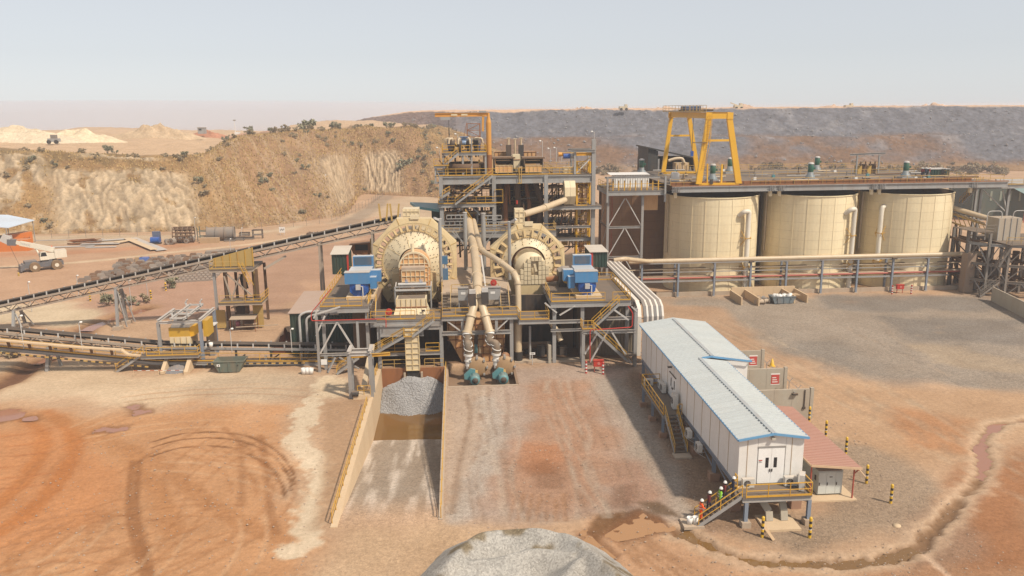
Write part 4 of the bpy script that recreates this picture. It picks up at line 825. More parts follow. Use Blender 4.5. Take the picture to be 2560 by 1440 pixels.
keep=~((Zg[:-1,:-1]<-.08)&(Zg[1:,1:]<-.08));grid_obj('gravel_stockpile',Xg,Yg,Zg,gcol,SG,'pale grey gravel stockpile at the bottom of the picture','stuff','gravel',True ,keep)
b=MB()
for k in range(9000):
 x,y=random.uniform(-38,40),48+42*random.random()**1.5
 if -10.6<x<-1.6 or (21<x<33 and y>54):continue
 r=.025+.09*random.random()**5;e=[random.uniform(.6,1.3) for _ in range(6)];b.add([(x+o[0]*r*w_,y+o[1]*r*w_,.02+o[2]*r*w_*.7) for o,w_ in zip(OCT,e)],OF)
tag(b.build('loose_stones',mat('dusty_loose_stone',(.34,.26,.2),.9,dirt=.5,scale=3,streak=1)),'small loose stones scattered over the dirt yard','stones',None ,'stuff')
pp=thing('pump_pit','sunken concrete pump pit with upstand kerb','pit',(2.4,94,-1));box('kerb',-1.6,6.75,89.8,90.08,-1.05,.06,CONC,pp);box('kerb',6.5,6.8,90.1,98.4,-1.05,.1,BROWN,pp);box('pit_floor',-1.55,6.49,90.1,98.4,-1.0,-.93,BROWN,pp)
def slurry_pump(x,label):
 t=thing('slurry_pump',label,'pump',(x,92,-.93),'slurry pumps in the pit');Y=92.0;z=-.93
 b=MB();b.box(x-.75,x+.75,Y-.9,Y+2.2,z,z+.35);b.box(x-.85,x+.85,Y-1.0,Y-.85,z+.25,z+.4);b.build('base_frame',DARK,t)
 b=MB();b.lathe([(.001,0),(.42,0),(.58,.12),(.6,.3),(.6,1.4),(.45,1.5),(.001,1.52)],(x,Y-.8,z+1.15),'y',20);b.build('motor',TEAL,t)
 b=MB();b.lathe([(.001,-.02),(.36,-.02),(.38,.05)],(x,Y-.82,z+1.15),'y',18);b.build('fan_cover',DARK,t)
 for k in range(10):a=2*math.pi*k/10;bar('cooling_fin',(x+.6*math.cos(a),Y-.4,z+1.15+.6*math.sin(a)),(x+.6*math.cos(a),Y+.5,z+1.15+.6*math.sin(a)),.06,.06,TEAL,t)
 b=MB();b.prism([(-1.25,.9),(-.55,.7),(.05,1.55),(.1,2.05),(-.5,2.2),(-1.3,1.45)],lambda u,v,k:(x+u,k,z+v),Y+.7,Y+1.05);b.build('belt_guard',TEAL,t)
 box('bearing_box',x-.4,x+.4,Y+1.1,Y+2.3,z+.35,z+1.5,mat('yellow_grease_box',(.5,.33,.06),.6),t)
 b=MB();b.lathe([(.001,0),(.9,0),(1.25,.15),(1.3,.45),(1.25,.75),(.9,.9),(.001,.9)],(x+.35,Y+2.4,z+1.75),'y',20);b.build('volute',mat('worn_tan_casting',(.36,.23,.12),.7,dirt=.6),t)
 for k in range(8):a=2*math.pi*k/8;box('clamp_bolt',x+.35+1.22*math.cos(a)-.12,x+.35+1.22*math.cos(a)+.12,Y+2.3,Y+3.4,z+1.75+1.22*math.sin(a)-.12,z+1.75+1.22*math.sin(a)+.12,STEEL,t)
 pipe('suction_pipe',[(x+.35,Y+3.3,z+1.75),(x+.6,Y+5.5,z+2.2)],.55,RUST,t,14);pipe('discharge_neck',[(x-.7,Y+2.85,z+1.9),(x-.7,Y+2.85,z+3.3)],.4,WHITE,t,14);pipe('flange',[(x-.7,Y+2.85,z+2.5),(x-.7,Y+2.85,z+2.62)],.52,WHITE,t,14)
PX1,PX2=V(1187,930,92).x,V(1258,930,92).x
slurry_pump(PX1,'left teal slurry pump in the pit');slurry_pump(PX2,'right teal slurry pump in the pit')
ym=thing('slurry_main','cream Y-shaped slurry pipe rising from the two pumps to the cyclone tower','pipe',(2,99,3))
J=V(1194,722,100.5);topP=V(1171,552,127);bends=[J,V(1193,690,104),V(1186,625,115),V(1181,600,120),topP]
pipe('riser',smooth_path(bends,5),.62,PIPE,ym,16)
for q in (bends[1],bends[2],bends[3]):pipe('coupling',[q-Vector((0,.1,-.03)),q+Vector((0,.15,-.03))],.74,PIPE,ym,16)
for px,legs in ((PX1-.7,[(1190,745,98.5),(1178,790,97.2),(1168,832,96.4)]),(PX2-.7,[(1200,745,98.5),(1213,790,97.2),(1224,830,96.4)])):
 L_=[J]+[V(*q) for q in legs];pipe('leg',L_,.52,PIPE,ym,14)
 for q in (L_[1],L_[2],L_[3]):d_=(L_[3]-L_[1]).normalized()*.12;pipe('coupling',[q-d_,q+d_],.66,PIPE,ym,14)
 H=smooth_path([L_[3],L_[3]+Vector((0,-.6,-1.1)),Vector((px,94.9,3.6)),Vector((px,94.85,2.3))],8);ho=pipe('hose',H,.5,HOSE,ym,14)
 b=MB();S=[];N_=120
 for k in range(N_+1):
  f_=k/N_*(len(H)-1.001);i=int(f_);c=H[i].lerp(H[i+1],f_-i);a=2*math.pi*6*k/N_;S.append(c+Vector((math.cos(a)*.52,math.sin(a)*.52,.15*math.sin(a*1.0))))
 b.tube(S,.06,5);b.build('white_spiral',WHITE,ho)
 for kk in (0.02,.98):i=int(kk*(len(H)-2));pipe('clamp',[H[i],H[i]+(H[i+1]-H[i]).normalized()*.25],.6,WHITE,ho,14)
for s,q in ((-1,(1181,742)),(1,(1212,738))):
 c=V(*q,98);o=box('valve_actuator',c.x-.45,c.x+.45,97.4,98.4,c.z-1.0,c.z+.5,DARK,ym);box('actuator_cap',c.x-.4,c.x+.4,97.35,98.0,c.z+.52,c.z+1.0,STEELW,o)
pb=thing('slurry_pipe','slender cream pipe sweeping down from the tower to the ball mill feed','pipe',(8,100,6))
B_=[V(1184,552,127),V(1196,600,119),V(1206,626,114),V(1240,648,108),V(1278,676,104.5),V(1291,695,102.8),V(1295,720,102.3),V(1296,790,101.5)];SB=smooth_path(B_,6);pipe('run',SB,.40,PIPE,pb,14)
for i in (6,12,20,26,34):pipe('coupling',[SB[i]-(SB[i+1]-SB[i]).normalized()*.1,SB[i]+(SB[i+1]-SB[i]).normalized()*.12],.5,PIPE,pb,14)
def mill(name,label,c,Y,pr,poly_px,slots,r2f,rt,conef,nb,shell_len,parent_extra=None ):
 """c = axis (x, z); pr = gear guard opening radius; poly_px = outline of the guard in survey pixels"""
 t=thing(name,label,'mill',(c[0],Y,5));cx,cz=c
 pol=[(V(*q,Y).x-cx,V(*q,Y).z-cz) for q in poly_px]
 def hit(a):
  d=(math.cos(a),math.sin(a));best=1e9
  for (x0,y0),(x1,y1) in zip(pol,pol[1:]+pol[:1]):
   ex,ey=x1-x0,y1-y0;den=d[0]*ey-d[1]*ex
   if abs(den)<1e-9:continue
   tt_=(x0*ey-y0*ex)/den;s_=(x0*d[1]-y0*d[0])/den
   if tt_>0 and -1e-6<=s_<=1+1e-6:best=min(best,tt_)
  return best
 angs=sorted(set([2*math.pi*k/96 for k in range(96)]+[math.atan2(y,x)%(2*math.pi) for x,y in pol]));n=len(angs)
 b=MB();vs=[]
 for a in angs:
  h=hit(a);ca,sa=math.cos(a),math.sin(a)
  vs+=[(cx+ca*pr,Y,cz+sa*pr),(cx+ca*h,Y+.12,cz+sa*h),(cx+ca*h,Y+1.9,cz+sa*h),(cx+ca*pr,Y+1.9,cz+sa*pr)]
 fs=[]
 for k in range(n):
  o,q=4*k,4*((k+1)%n);fs+=[(o,o+1,q+1,q),(o+1,o+2,q+2,q+1),(o+2,o+3,q+3,q+2),(o+3,o,q,q+3)]
 b.add(vs,fs);gd=b.build('gear_guard',CREAM,t)
 for (x,z) in pol:
  r_=math.hypot(x,z);bar('guard_seam',(cx+x*pr/r_*1.01,Y-.01,cz+z*pr/r_*1.01),(cx+x,Y+.1,cz+z),.07,.07,YELD,gd)
 r1,r2=pr*.985,pr*r2f
 MB().lathe([(pr*.995,-.06),(pr*.955,-.06),(pr*.955,.25),(pr*.995,.25)],(cx,Y,cz),'y',96,False ).build('gear_rim',CREAM,t)
 MB().lathe([(r2*1.045,-.1),(r2*.985,-.1),(r2*.985,.25),(r2*1.045,.25)],(cx,Y,cz),'y',96,False ).build('flange',CREAM,t)
 for k in range(slots):
  a=2*math.pi*(k+.5)/slots;wd=2*math.pi*pr/slots*.42;d_=Vector((math.cos(a),0,math.sin(a)));o=Vector((cx,Y+.1,cz));bar('spoke',o+d_*r2*1.03,o+d_*pr*.965,wd,.3,CREAM,t,up=(0,1,0))
  e=Vector((-math.sin(a),0,math.cos(a)));bar('spoke_rib',o+d_*r2*1.03-Vector((0,.35,0)),o+d_*pr*.96-Vector((0,.2,0)),.08,.45,CREAM,t,up=(0,1,0))
 ncone=[(r2,.02),(rt*1.06,-conef),(rt*1.03,-conef-.12),(rt,-conef-.12),(rt,.6)]
 MB().lathe(ncone,(cx,Y,cz),'y',72).build('head',CREAML,t)
 for k in range(8):
  a=2*math.pi*(k+.33)/8;d_=Vector((math.cos(a),0,math.sin(a)));bar('head_seam',Vector((cx,Y-.01,cz))+d_*r2*.98,Vector((cx,Y-conef-.02,cz))+d_*rt*1.07,.09,.05,CREAM,t,up=(0,1,0))
 b=MB()
 for j in range(nb):
  rr=rt*1.12+(r2*.97-rt*1.12)*(j+.5)/nb;m_=int(2*math.pi*rr/(1.05+.15*(j%2)))
  for k in range(m_):
   a=2*math.pi*(k+.5*(j%2))/m_+.05*random.random();yy=Y+.02-(conef+.02)*(r2-rr)/(r2-rt*1.06);p=Vector((cx+rr*math.cos(a),yy,cz+rr*math.sin(a)));b.tube([p,p-Vector((0,.1,0))],.055,5)
 tag(b.build('liner_bolts',DARK,t),kind='stuff')
 b=MB();m_=int(2*math.pi*r2/.28)
 for k in range(m_):a=2*math.pi*k/m_;p=Vector((cx+r2*1.015*math.cos(a),Y-.1,cz+r2*1.015*math.sin(a)));b.tube([p,p-Vector((0,.1,0))],.06,5)
 tag(b.build('flange_bolts',YELD,t),kind='stuff')
 MB().lathe([(r2*.97,.3),(r2*.97,shell_len),(rt,shell_len+1.2),(rt*.6,shell_len+1.2)],(cx,Y,cz),'y',64).build('shell',CREAM,t)
 MB().lathe([(rt*.93,-conef-.4),(rt*.93,1.0),(.01,1.0)],(cx,Y,cz),'y',40).build('trunnion',RUST,t)
 for s in (-1,1):box('bearing_block',cx+s*rt*1.0-.9,cx+s*rt*1.0+.9,Y-conef-1.4,Y-conef-.25,6.0,cz-rt*.55,CREAM,t)
 return t
ML,MR,YL,YR=V(1036.5,655,112),V(1320,657.5,113),112.0,113.0
RL=V(1135,655,YL).x-ML.x;RR_=V(1407,657.5,YR).x-MR.x
sag=mill('grinding_mill','large cream grinding mill on the left with studded conical head',(ML.x,ML.z),YL,RL,[(991,547),(1077,547),(1141,606),(1143,700),(1100,756),(970,756),(931,700),(932,611)],34,.80,RL*.385,.8,8,6.5)
bal=mill('grinding_mill','smaller cream grinding mill on the right with broad slotted rim',(MR.x,MR.z),YR,RR_,[(1292,563),(1356,563),(1411,617),(1413,700),(1375,750),(1265,750),(1227,700),(1226,621)],24,.745,RR_*.49,.45,3,8.0)
def grid_face(t,x0,x1,z0,z1,y,nx,nz,m,rib=.07,dep=.12):
 for i in range(nx+1):x=x0+(x1-x0)*i/nx;bar('stiffener',(x,y-dep/2,z0),(x,y-dep/2,z1),rib,dep,m,t,up=(0,1,0))
 for i in range(nz+1):z=z0+(z1-z0)*i/nz;bar('stiffener',(x0,y-dep/2-.004,z),(x1,y-dep/2-.004,z),dep,rib,m,t)
for t,q in ((sag,(1008,522,1047,548)),(bal,(1288,524,1310,564))):
 Yb=(YL if t is sag else YR)+2.5;a,b_=V(q[0],q[3],Yb),V(q[2],q[1],Yb);box('feed_box',a.x,b_.x,Yb,Yb+2.4,a.z-.6,b_.z,CREAML,t);n=4 if t is sag else 2
 for i in range(n+1):x=a.x+(b_.x-a.x)*i/n;box('box_rib',x-.05,x+.05,Yb-.12,Yb,a.z,b_.z,CREAML,t)
 for i in range(3 if t is bal else 2):z=a.z+(b_.z-a.z)*(i+.6)/(3 if t is bal else 2);box('box_rib',a.x-.02,b_.x+.02,Yb-.14,Yb-.02,z-.05,z+.05,CREAML,t)
 c=V(1036 if t is sag else 1322,543 if t is sag else 560,Yb-2.6);box('lifting_lug',c.x-.6,c.x+.6,c.y,c.y+.5,c.z-.3,c.z+.3,CREAML,t)
YHd=107.2;hd=thing('discharge_hood','arched panelled hood over the discharge of the left mill','hood',(ML.x,YHd,6));a,b_=V(999,716,YHd),V(1073,630,YHd);hw=(b_.x-a.x)/2;hcx=(a.x+b_.x)/2;zsp=b_.z-hw
prof_=[(-hw,a.z),(hw,a.z)]+[(hw*math.cos(math.pi*k/20),zsp+hw*math.sin(math.pi*k/20)) for k in range(21)]
MB().prism(prof_,lambda u,v,k:(hcx+u,k,v),YHd,YL-1.75).build('shell',CHUTE,hd)
MB().prism([(hw*1.03*math.cos(math.pi*k/20),zsp+hw*1.03*math.sin(math.pi*k/20)) for k in range(21)]+[(hw*.93*math.cos(math.pi*k/20),zsp+hw*.93*math.sin(math.pi*k/20)) for k in range(20,-1,-1)],lambda u,v,k:(hcx+u,k,v),YHd-.14,YHd+.3).build('arch_rim',CREAML,hd)
for i in range(1,6):
 u=-hw+2*hw*i/6;zt=zsp+math.sqrt(max(hw*hw-u*u,0))*.97;bar('stiffener',(hcx+u,YHd-.06,a.z),(hcx+u,YHd-.06,zt),.09,.13,CREAML,hd,up=(0,1,0))
for i in range(0,6):
 z=a.z+(b_.z-a.z)*i/6;hh=hw if z<zsp else math.sqrt(max(hw*hw-(z-zsp)**2,0));bar('stiffener',(hcx-hh*.98,YHd-.065,z),(hcx+hh*.98,YHd-.065,z),.13,.09,CREAML,hd)
pipe('vent_stub',[(hcx-.2,YHd+.6,b_.z-.4),(hcx-.2,YHd+.6,b_.z+1.1)],.24,CREAML,hd,14)
a2,b2=V(1006,730,105.6),V(1062,676,105.6);box('apron_box',a2.x,b2.x,105.6,YHd+.1,a2.z-.8,b2.z,CHUTE,hd);grid_face(hd,a2.x,b2.x,a2.z-.8,b2.z,105.6,5,5,CREAML);box('spill',a2.x,b2.x,105.5,106.9,b2.z,b2.z+.45,mat('dried_slurry',(.46,.36,.27),.9,dirt=.6),hd)
a2,b2=V(1058,715,106.4),V(1070,668,106.4);box('side_box',a2.x,b2.x,106.4,YHd+.2,a2.z,b2.z,CHUTE,hd);grid_face(hd,a2.x,b2.x,a2.z,b2.z,106.4,1,4,CREAML,.06,.1)
vs_=thing('vibrating_screen','mud caked vibrating screen below the left mill hood','screen',(ML.x,103,6.4));a,b_=V(988,736,103.4),V(1077,716,103.4)
for s in (a.x,b_.x):bar('side_post',(s,103.4,6.2),(s,103.4,b_.z),.18,.18,STEEL,vs_);bar('side_rail',(s,103.4,a.z+.6),(s,106.0,b_.z),.14,.3,STEELW,vs_)
bar('cross_rail',(a.x,103.35,a.z+.55),(b_.x,103.35,a.z+.55),.22,.22,STEELW,vs_);bar('cross_rail',(a.x,103.5,b_.z),(b_.x,103.5,b_.z),.16,.16,STEEL,vs_);box('screen_deck',a.x+.4,b_.x-.4,103.6,106.2,a.z+.2,a.z+.5,BROWN,vs_);pipe('spray_bar',[(a.x+.4,103.9,b_.z+.25),(b_.x-.6,103.9,b_.z+.25)],.22,STEELW,vs_,10)
for k in range(2):
 x=a.x+(1.5 if k==0 else 3.4);box('exciter',x-.55,x+.55,103.9,104.8,a.z+.5,a.z+1.2,BROWN,vs_)
 for j in range(3):pipe('hose',smooth_path([(x-.3+j*.3,103.85,a.z+1.2),(x-.1+j*.12,103.8,b_.z+.5),(x+.2*(j-1),103.9,b_.z+.9)],4),.04,BLUEP,vs_,5)
cb=thing('chute_box','cream panelled chute box on the lower deck below the screen','chute',(ML.x,100,6.4));a,b_=V(991,768,100.4),V(1066,746,100.4);c,d=V(985,788,99.6),V(1072,768,99.6)
b=MB();b.add([(c.x,99.6,6.45),(d.x,99.6,6.45),(b_.x,100.3,a.z),(a.x,100.3,a.z),(c.x,102.6,6.45),(d.x,102.6,6.45),(b_.x,102.6,a.z),(a.x,102.6,a.z)],[(0,1,2,3),(7,6,5,4),(0,4,5,1),(1,5,6,2),(2,6,7,3),(3,7,4,0)]);b.build('lower_body',CREAML,cb);box('upper_body',a.x,b_.x,100.32,102.5,a.z+.005,b_.z,CREAML,cb)
for i in range(7):u=i/6;bar('stiffener',(c.x+(d.x-c.x)*u,99.55,6.5),(a.x+(b_.x-a.x)*u,100.25,a.z),.08,.1,CREAM,cb,up=(0,1,0));x=a.x+(b_.x-a.x)*u;bar('stiffener',(x,100.26,a.z),(x,100.26,b_.z),.08,.1,CREAM,cb,up=(0,1,0))
bar('joint_flange',(a.x-.1,100.2,a.z),(b_.x+.1,100.2,a.z),.18,.12,RUST,cb);box('data_plate',d.x-.95,d.x-.5,99.5,99.6,6.85,7.1,DARK,cb);box('mouth',a.x+.2,b_.x-.2,100.5,102.3,b_.z,b_.z+.03,DARK,cb)
dc_=thing('pebble_chute','tall cream chute dropping pebbles onto the heap at the ramp end','chute',(V(1031,900,97).x,97,-1));a,b_=V(1016,926,96.8),V(1046,826,96.8);box('duct',a.x,b_.x,96.8,98.6,a.z,b_.z,CREAML,dc_);grid_face(dc_,a.x,b_.x,a.z,b_.z,96.8,2,7,CREAM,.08,.12);b=MB();b.box(a.x+.05,b_.x-.05,96.9,98.5,a.z-1.0,a.z-.01);b.build('rubber_skirt',BLACK,dc_)
for x in (a.x-.35,b_.x+.1):box('skirt_block',x,x+.25,96.7,97.1,a.z-1.3,a.z-.3,CONC,dc_)
tr=thing('trommel_housing','ribbed trommel housing with panelled front and dark hatch on the right mill','trommel',(MR.x,109,6));YT=109.2;tc_=V(1326,668,YT);rT=V(1364,668,YT).x-tc_.x
MB().lathe([(.001,-.01),(rT,0),(rT,YR-YT-.6)],(tc_.x,YT,tc_.z),'y',48).build('drum',CREAML,tr)
for k in range(7):MB().lathe([(rT+.06,0),(rT+.06,.09),(rT,.11)],(tc_.x,YT+.25+k*.36,tc_.z),'y',48,False ).build('drum_rib',CREAML,tr)
a,b_=V(1292,712,YT-.6),V(1373,641,YT-.6);cols=9;w_=(b_.x-a.x)/cols;hts=[.35,.55,.78,.92,1.0,1.0,1.0,.85,.68];dx0,dx1,dz0,dz1=V(1325,0,YT-.6).x,V(1341,0,YT-.6).x,V(1330,679,YT-.6).z,V(1330,660,YT-.6).z
for i in range(cols):
 x0,x1=a.x+i*w_,a.x+(i+1)*w_;zt=a.z+(b_.z-a.z)*hts[i];nz=max(2,round(hts[i]*6))
 for j in range(nz):
  z0,z1=a.z+(zt-a.z)*j/nz,a.z+(zt-a.z)*(j+1)/nz
  if x1>dx0+.1 and x0<dx1-.1 and z1>dz0+.1 and z0<dz1-.1:box('hatch',x0,x1,YT+.2,YT+.3,z0,z1,BLACK,tr);continue
  box('front_panel',x0+.03,x1-.03,YT-.6,YT-.02,z0+.03,z1-.03,CREAML,tr)
bar('hatch_blade',(dx1-.1,YT-.5,dz0),(dx1-.35,YT-.5,dz1),.1,.3,CREAML,tr)
box('lower_chute',a.x+.4,b_.x-.3,YT-.5,YT+2.2,6.0,a.z,CREAM,tr)
for mx,s,lb,q in ((ML.x+RL,-1,None ,None ),(MR.x+RR_,1,'black pinion gearbox with yellow hub beside the right mill',(1428,700))):
 if lb:
  g=thing('gearbox',lb,'gearbox',(V(1418,700,106).x,106,8.1));a,b_=V(1397,715,106),V(1427,679,106);box('casing',a.x,b_.x+.1,106,108.5,8.05,b_.z,mat('black_gearbox',(.035,.035,.032),.5,dirt=.2),g);b=MB();b.add([(a.x,106,b_.z),(b_.x,106,b_.z),(b_.x,106,b_.z+.35),(a.x+.7,106,b_.z+.35),(a.x,108.4,b_.z),(b_.x,108.4,b_.z),(b_.x,108.4,b_.z+.35),(a.x+.7,108.4,b_.z+.35)],[(0,1,2,3),(7,6,5,4),(1,5,6,2),(2,6,7,3),(3,7,4,0)]);b.build('cover',STEEL,g);c=V(1417,697,105.9);pipe('hub',[(c.x,105.6,c.z),(c.x,106,c.z)],.62,YEL,g,18);pipe('hub_cap',[(c.x,105.5,c.z),(c.x,105.6,c.z)],.3,YEL,g,12)
  pipe('drive_shaft',[(a.x-1.6,107.2,9.0),(a.x,107.2,9.2)],.4,RUST,g,12)
def motor(px0,px1,ytop,ymid,ybot,zdeck,label,mirror):
 Y=G((px0+px1)/2,ybot,zdeck+.35).y;a,b_=V(px0,ymid,Y),V(px1,ytop,Y);t=thing('drive_motor',label,'motor',((a.x+b_.x)/2,Y,zdeck),'blue mill drive motors');x0,x1=a.x,b_.x;W_=x1-x0;L_=5.2
 zt=V(px0,ytop,Y).z;zm=a.z;sx=.18*W_
 b=MB();b.prism([(x0+sx,zdeck+.9),(x0+sx+.5,zdeck+.35),(x1-.75,zdeck+.35),(x1-.25,zdeck+.9),(x1-.25,zm+.15),(x0+sx,zm+.15)],lambda u,v,k:(u,k,v),Y+.25,Y+L_);b.build('stator_frame',BLUED,t)
 box('cooler_hood',x0,x1,Y,Y+1.2,zm,zt,BLUE,t);box('cooler_body',x0+.25,x1,Y+1.21,Y+L_,zm-.3,zt-.15,BLUE,t)
 hb_=box('rear_stack',x0+.5,x1+.02,Y+L_+.01,Y+L_+1.1,zdeck+1.5,zt+1.2,BLUE,t);box('louvre',x0+.7,x1-.2,Y+L_-.06,Y+L_+.005,zt+.05,zt+1.1,mat('slate_blue_louvre',(.05,.09,.14),.5),hb_)
 box('top_flange',x0-.04,x1+.04,Y-.04,Y+1.24,zt,zt+.07,STEELW,t)
 c=((x0+sx+x1-.25)/2,zdeck+1.55);b=MB();b.lathe([(.001,-.12),(.5,-.12),(.9,0),(1.15,.08),(1.2,.3)],(c[0],Y+.2,c[1]),'y',28);b.build('end_shield',BLUED,t)
 box('encoder_box',c[0]-.35,c[0]+.25,Y-.35,Y+.05,c[1]-.3,c[1]+.35,STEELW,t);pipe('conduit',[(c[0]+.5,Y-.1,zdeck),(c[0]+.5,Y-.1,c[1]+.1),(c[0]+.2,Y-.1,c[1]+.1)],.08,STEELW,t,6)
 s=-1 if mirror else 1;xs_=x1 if s>0 else x0
 for k,(yy,zz,w2) in enumerate(((1.6,1.9,1.3),(.5,1.2,.8))):
  q0,q1=(xs_,xs_+s*w2);box('terminal_box',min(q0,q1),max(q0,q1),Y+yy,Y+yy+1.2,zdeck+zz,zdeck+zz+1.5,BLUE,t)
 box('sole_plate',x0+.1,x1+.5,Y-.3,Y+L_,zdeck+.001,zdeck+.34,CONCW,t)
 return t
ZD=8.25
motor(862,923,683,711,741,ZD,'blue drive motor with white topped cooler on the left deck',False );motor(1438,1495,680,707,738,ZD-.1,'blue drive motor with white topped cooler on the right deck',True )
pl=thing('mill_platform','left steel motor platform with yellow railings','platform',(-14.3,107,0));X0,X1=-17.3,-11.3
deck(pl,X0,X1,97.5,118,ZD,.75,nx=4);railing(pl,[(X0+5.2,97.6,ZD),(X0+.1,97.6,ZD),(X0+.1,117.9,ZD),(X0+3,117.9,ZD)],sp=2.0);railing(pl,[(X1-.1,99.6,ZD),(X1-.1,106,ZD)],sp=1.7)
CL=[(-17.0,98.0),(-17.0,107),(-17.0,116),(-11.6,98),(-11.6,107),(-11.6,116)]
for x,y in CL:bar('column',(x,y,0),(x,y,ZD-.8),.4,.4,STEEL,pl,'ib')
for x in (-17.0,-11.6):bar('tie_beam',(x,98.2,6.3),(x,116,6.3),.25,.35,STEEL,pl,'ib')
XC=V(795,860,97.1).x
for yy in (97.1,):
 bar('outer_column',(XC,yy,0),(XC,yy,7.6),.32,.32,STEEL,pl,'ib');bar('outer_beam',(XC,yy+.02,6.45),(-10.3,yy+.02,6.45),.3,.4,STEEL,pl,'ib');bar('outer_beam',(XC+.2,yy,2.25),(-10.4,yy,2.25),.26,.34,STEEL,pl,'ib');m_=V(843,805,yy);l_,r_=V(800,885,yy),V(890,880,yy);bar('brace',m_,l_,.2,.2,STEELW,pl);bar('brace',m_,r_,.2,.2,STEELW,pl);bar('mid_post',V(893,803,yy),V(897,885,yy),.3,.3,STEEL,pl,'ib')
 bar('knee_brace',(XC,yy,7.5),V(850,767,yy),.18,.18,STEELW,pl);bar('knee_brace',V(790,840,yy),V(812,790,yy),.16,.2,STEELW,pl);bar('gusset',(XC-.3,yy,7.0),(XC+.2,yy,8.0),.4,.2,STEELW,pl);bar('kicker',(XC+1.1,yy-.6,.1),V(838,893,yy),.18,.18,STEEL,pl);bar('kicker',V(848,893,yy),V(898,922,yy-.8),.16,.16,STEEL,pl)
box('sign_board',XC+.25,XC+1.0,96.9,96.95,1.0,1.7,WHITE,pl)
stair(pl,(-11.0,97.75,6.42),(-11.0,99.7,ZD),.95,(1,0,0))
pc=thing('mill_platform','central lower platform between and in front of the mills','platform',(-1,100,0));ZC=6.4
deck(pc,-11.2,-2.35,97.5,103.2,ZC,.85,nx=5);deck(pc,-2.3,1.2,97.3,103.0,ZC+.25,.5,nx=2);deck(pc,3.4,7.3,97.3,103.0,ZC+.25,.5,nx=2);deck(pc,7.4,11.3,97.0,101.5,ZC-.35,.5,nx=2)
railing(pc,[(-11.1,97.6,ZC),(-5.6,97.6,ZC)],sp=1.9);railing(pc,[(-4.2,97.6,ZC),(-2.4,97.6,ZC)],sp=1.8);railing(pc,[(-2.2,97.4,ZC+.25),(1.15,97.4,ZC+.25)],sp=1.6);railing(pc,[(3.5,97.4,ZC+.25),(7.2,97.4,ZC+.25),(7.6,97.1,ZC-.35),(11.2,97.1,ZC-.35),(11.2,101,ZC-.35)],sp=1.7)
for x in (-10.2,-2.4,6.5):
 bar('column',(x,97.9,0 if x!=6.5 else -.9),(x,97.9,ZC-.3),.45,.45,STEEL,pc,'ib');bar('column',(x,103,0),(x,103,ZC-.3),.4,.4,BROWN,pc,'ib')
bar('main_girder',(-10.0,97.45,ZC-1.4),(-4.6,97.45,ZC-1.4),.4,1.5,STEEL,pc,'ib');bar('main_girder',(-4.5,97.6,ZC-1.15),(-2.6,97.6,ZC-1.15),.3,.5,STEEL,pc,'ib')
zb=V(1190,832,97.6).z;bar('tie_beam',(-2.2,97.7,zb),(6.4,97.7,zb),.35,.5,STEEL,pc,'ib')
for s,q0,q1 in ((0,(1118,803),(1152,828)),(1,(1272,797),(1243,824))):bar('brace',V(*q0,97.5),V(*q1,97.5),.16,.16,STEELW,pc)
for px in (1156,1241):bar('hanger',V(px,793,97.6),V(px,828,97.6),.35,.35,STEEL,pc,'ib')
ZW=2.1;deck(pc,-12.5,-2.6,97.6,99.2,ZW,.4,nx=4);railing(pc,[(-10.0,97.7,ZW),(-6.6,97.7,ZW)],sp=1.7);railing(pc,[(-4.4,97.7,ZW),(-2.7,97.7,ZW)],sp=1.7)
s0,s1,s2,s3=Vector((-11.2,96.9,ZW)),Vector((-7.0,96.9,4.4)),Vector((-6.0,96.9,4.4)),Vector((-3.2,96.9,ZC));stair(pc,s0,s1,.9,(0,1,0));stair(pc,s2,s3,.9,(0,1,0));box('landing',-7.0,-6.0,96.4,97.4,4.32,4.4,GRATE,pc);railing(pc,[(-7.0,96.45,4.4),(-6.0,96.45,4.4)],sp=.9)
stair(pc,(-15.4,96.2,.1),(-12.6,96.2,ZW),.9,(0,1,0),rails=(1,1))
pm=thing('mill_deck','dusty concrete deck between the two mills','deck',(2,108,0));ZM=8.3
box('slab',-2.4,6.9,103.4,121,ZM-.35,ZM,CONC,pm);box('front_wall',-2.2,6.8,103.6,104.0,6.2,ZM-.36,CONC,pm)
for x in (-2.0,2.2,6.4):box('pier',x-.4,x+.4,105,119,0,ZM-.36,BROWN,pm)
stair(pm,(-1.7,100.4,ZC+.25),(-1.7,103.4,ZM),1.1,(1,0,0),rm=YELD);stair(pm,(5.9,100.4,ZC+.25),(5.9,103.4,ZM),1.1,(1,0,0),rm=YELD)
railing(pm,[(-1.0,103.5,ZM),(5.2,103.5,ZM)],m=YELD,sp=1.6,kick=False );railing(pm,[(-2.3,104,ZM),(-2.3,109,ZM)],m=YELD,sp=1.8)
for k,(px,lb) in enumerate(((1158,'grey valve cabinet under the left of the central deck'),(1232,'wide grey starter cabinet under the right of the central deck'))):
 c=V(px,745,101.5);t=thing('control_cabinet',lb,'cabinet',(c.x,101.5,ZC+.25));w_=.65 if k==0 else 1.0;box('body',c.x-w_,c.x+w_,101.5,102.2,ZC+1.3,ZC+2.9,STEEL,t);box('visor',c.x-w_-.05,c.x+w_+.05,101.4,102.25,ZC+2.905,ZC+3.0,STEEL,t);box('plate',c.x-.3,c.x+.3,101.47,101.498,ZC+2.1,ZC+2.4,WHITE,t)
 for s in (-1,1):box('leg',c.x+s*(w_-.1)-.06,c.x+s*(w_-.1)+.06,101.7,101.82,ZC+.25,ZC+1.3,STEEL,t)
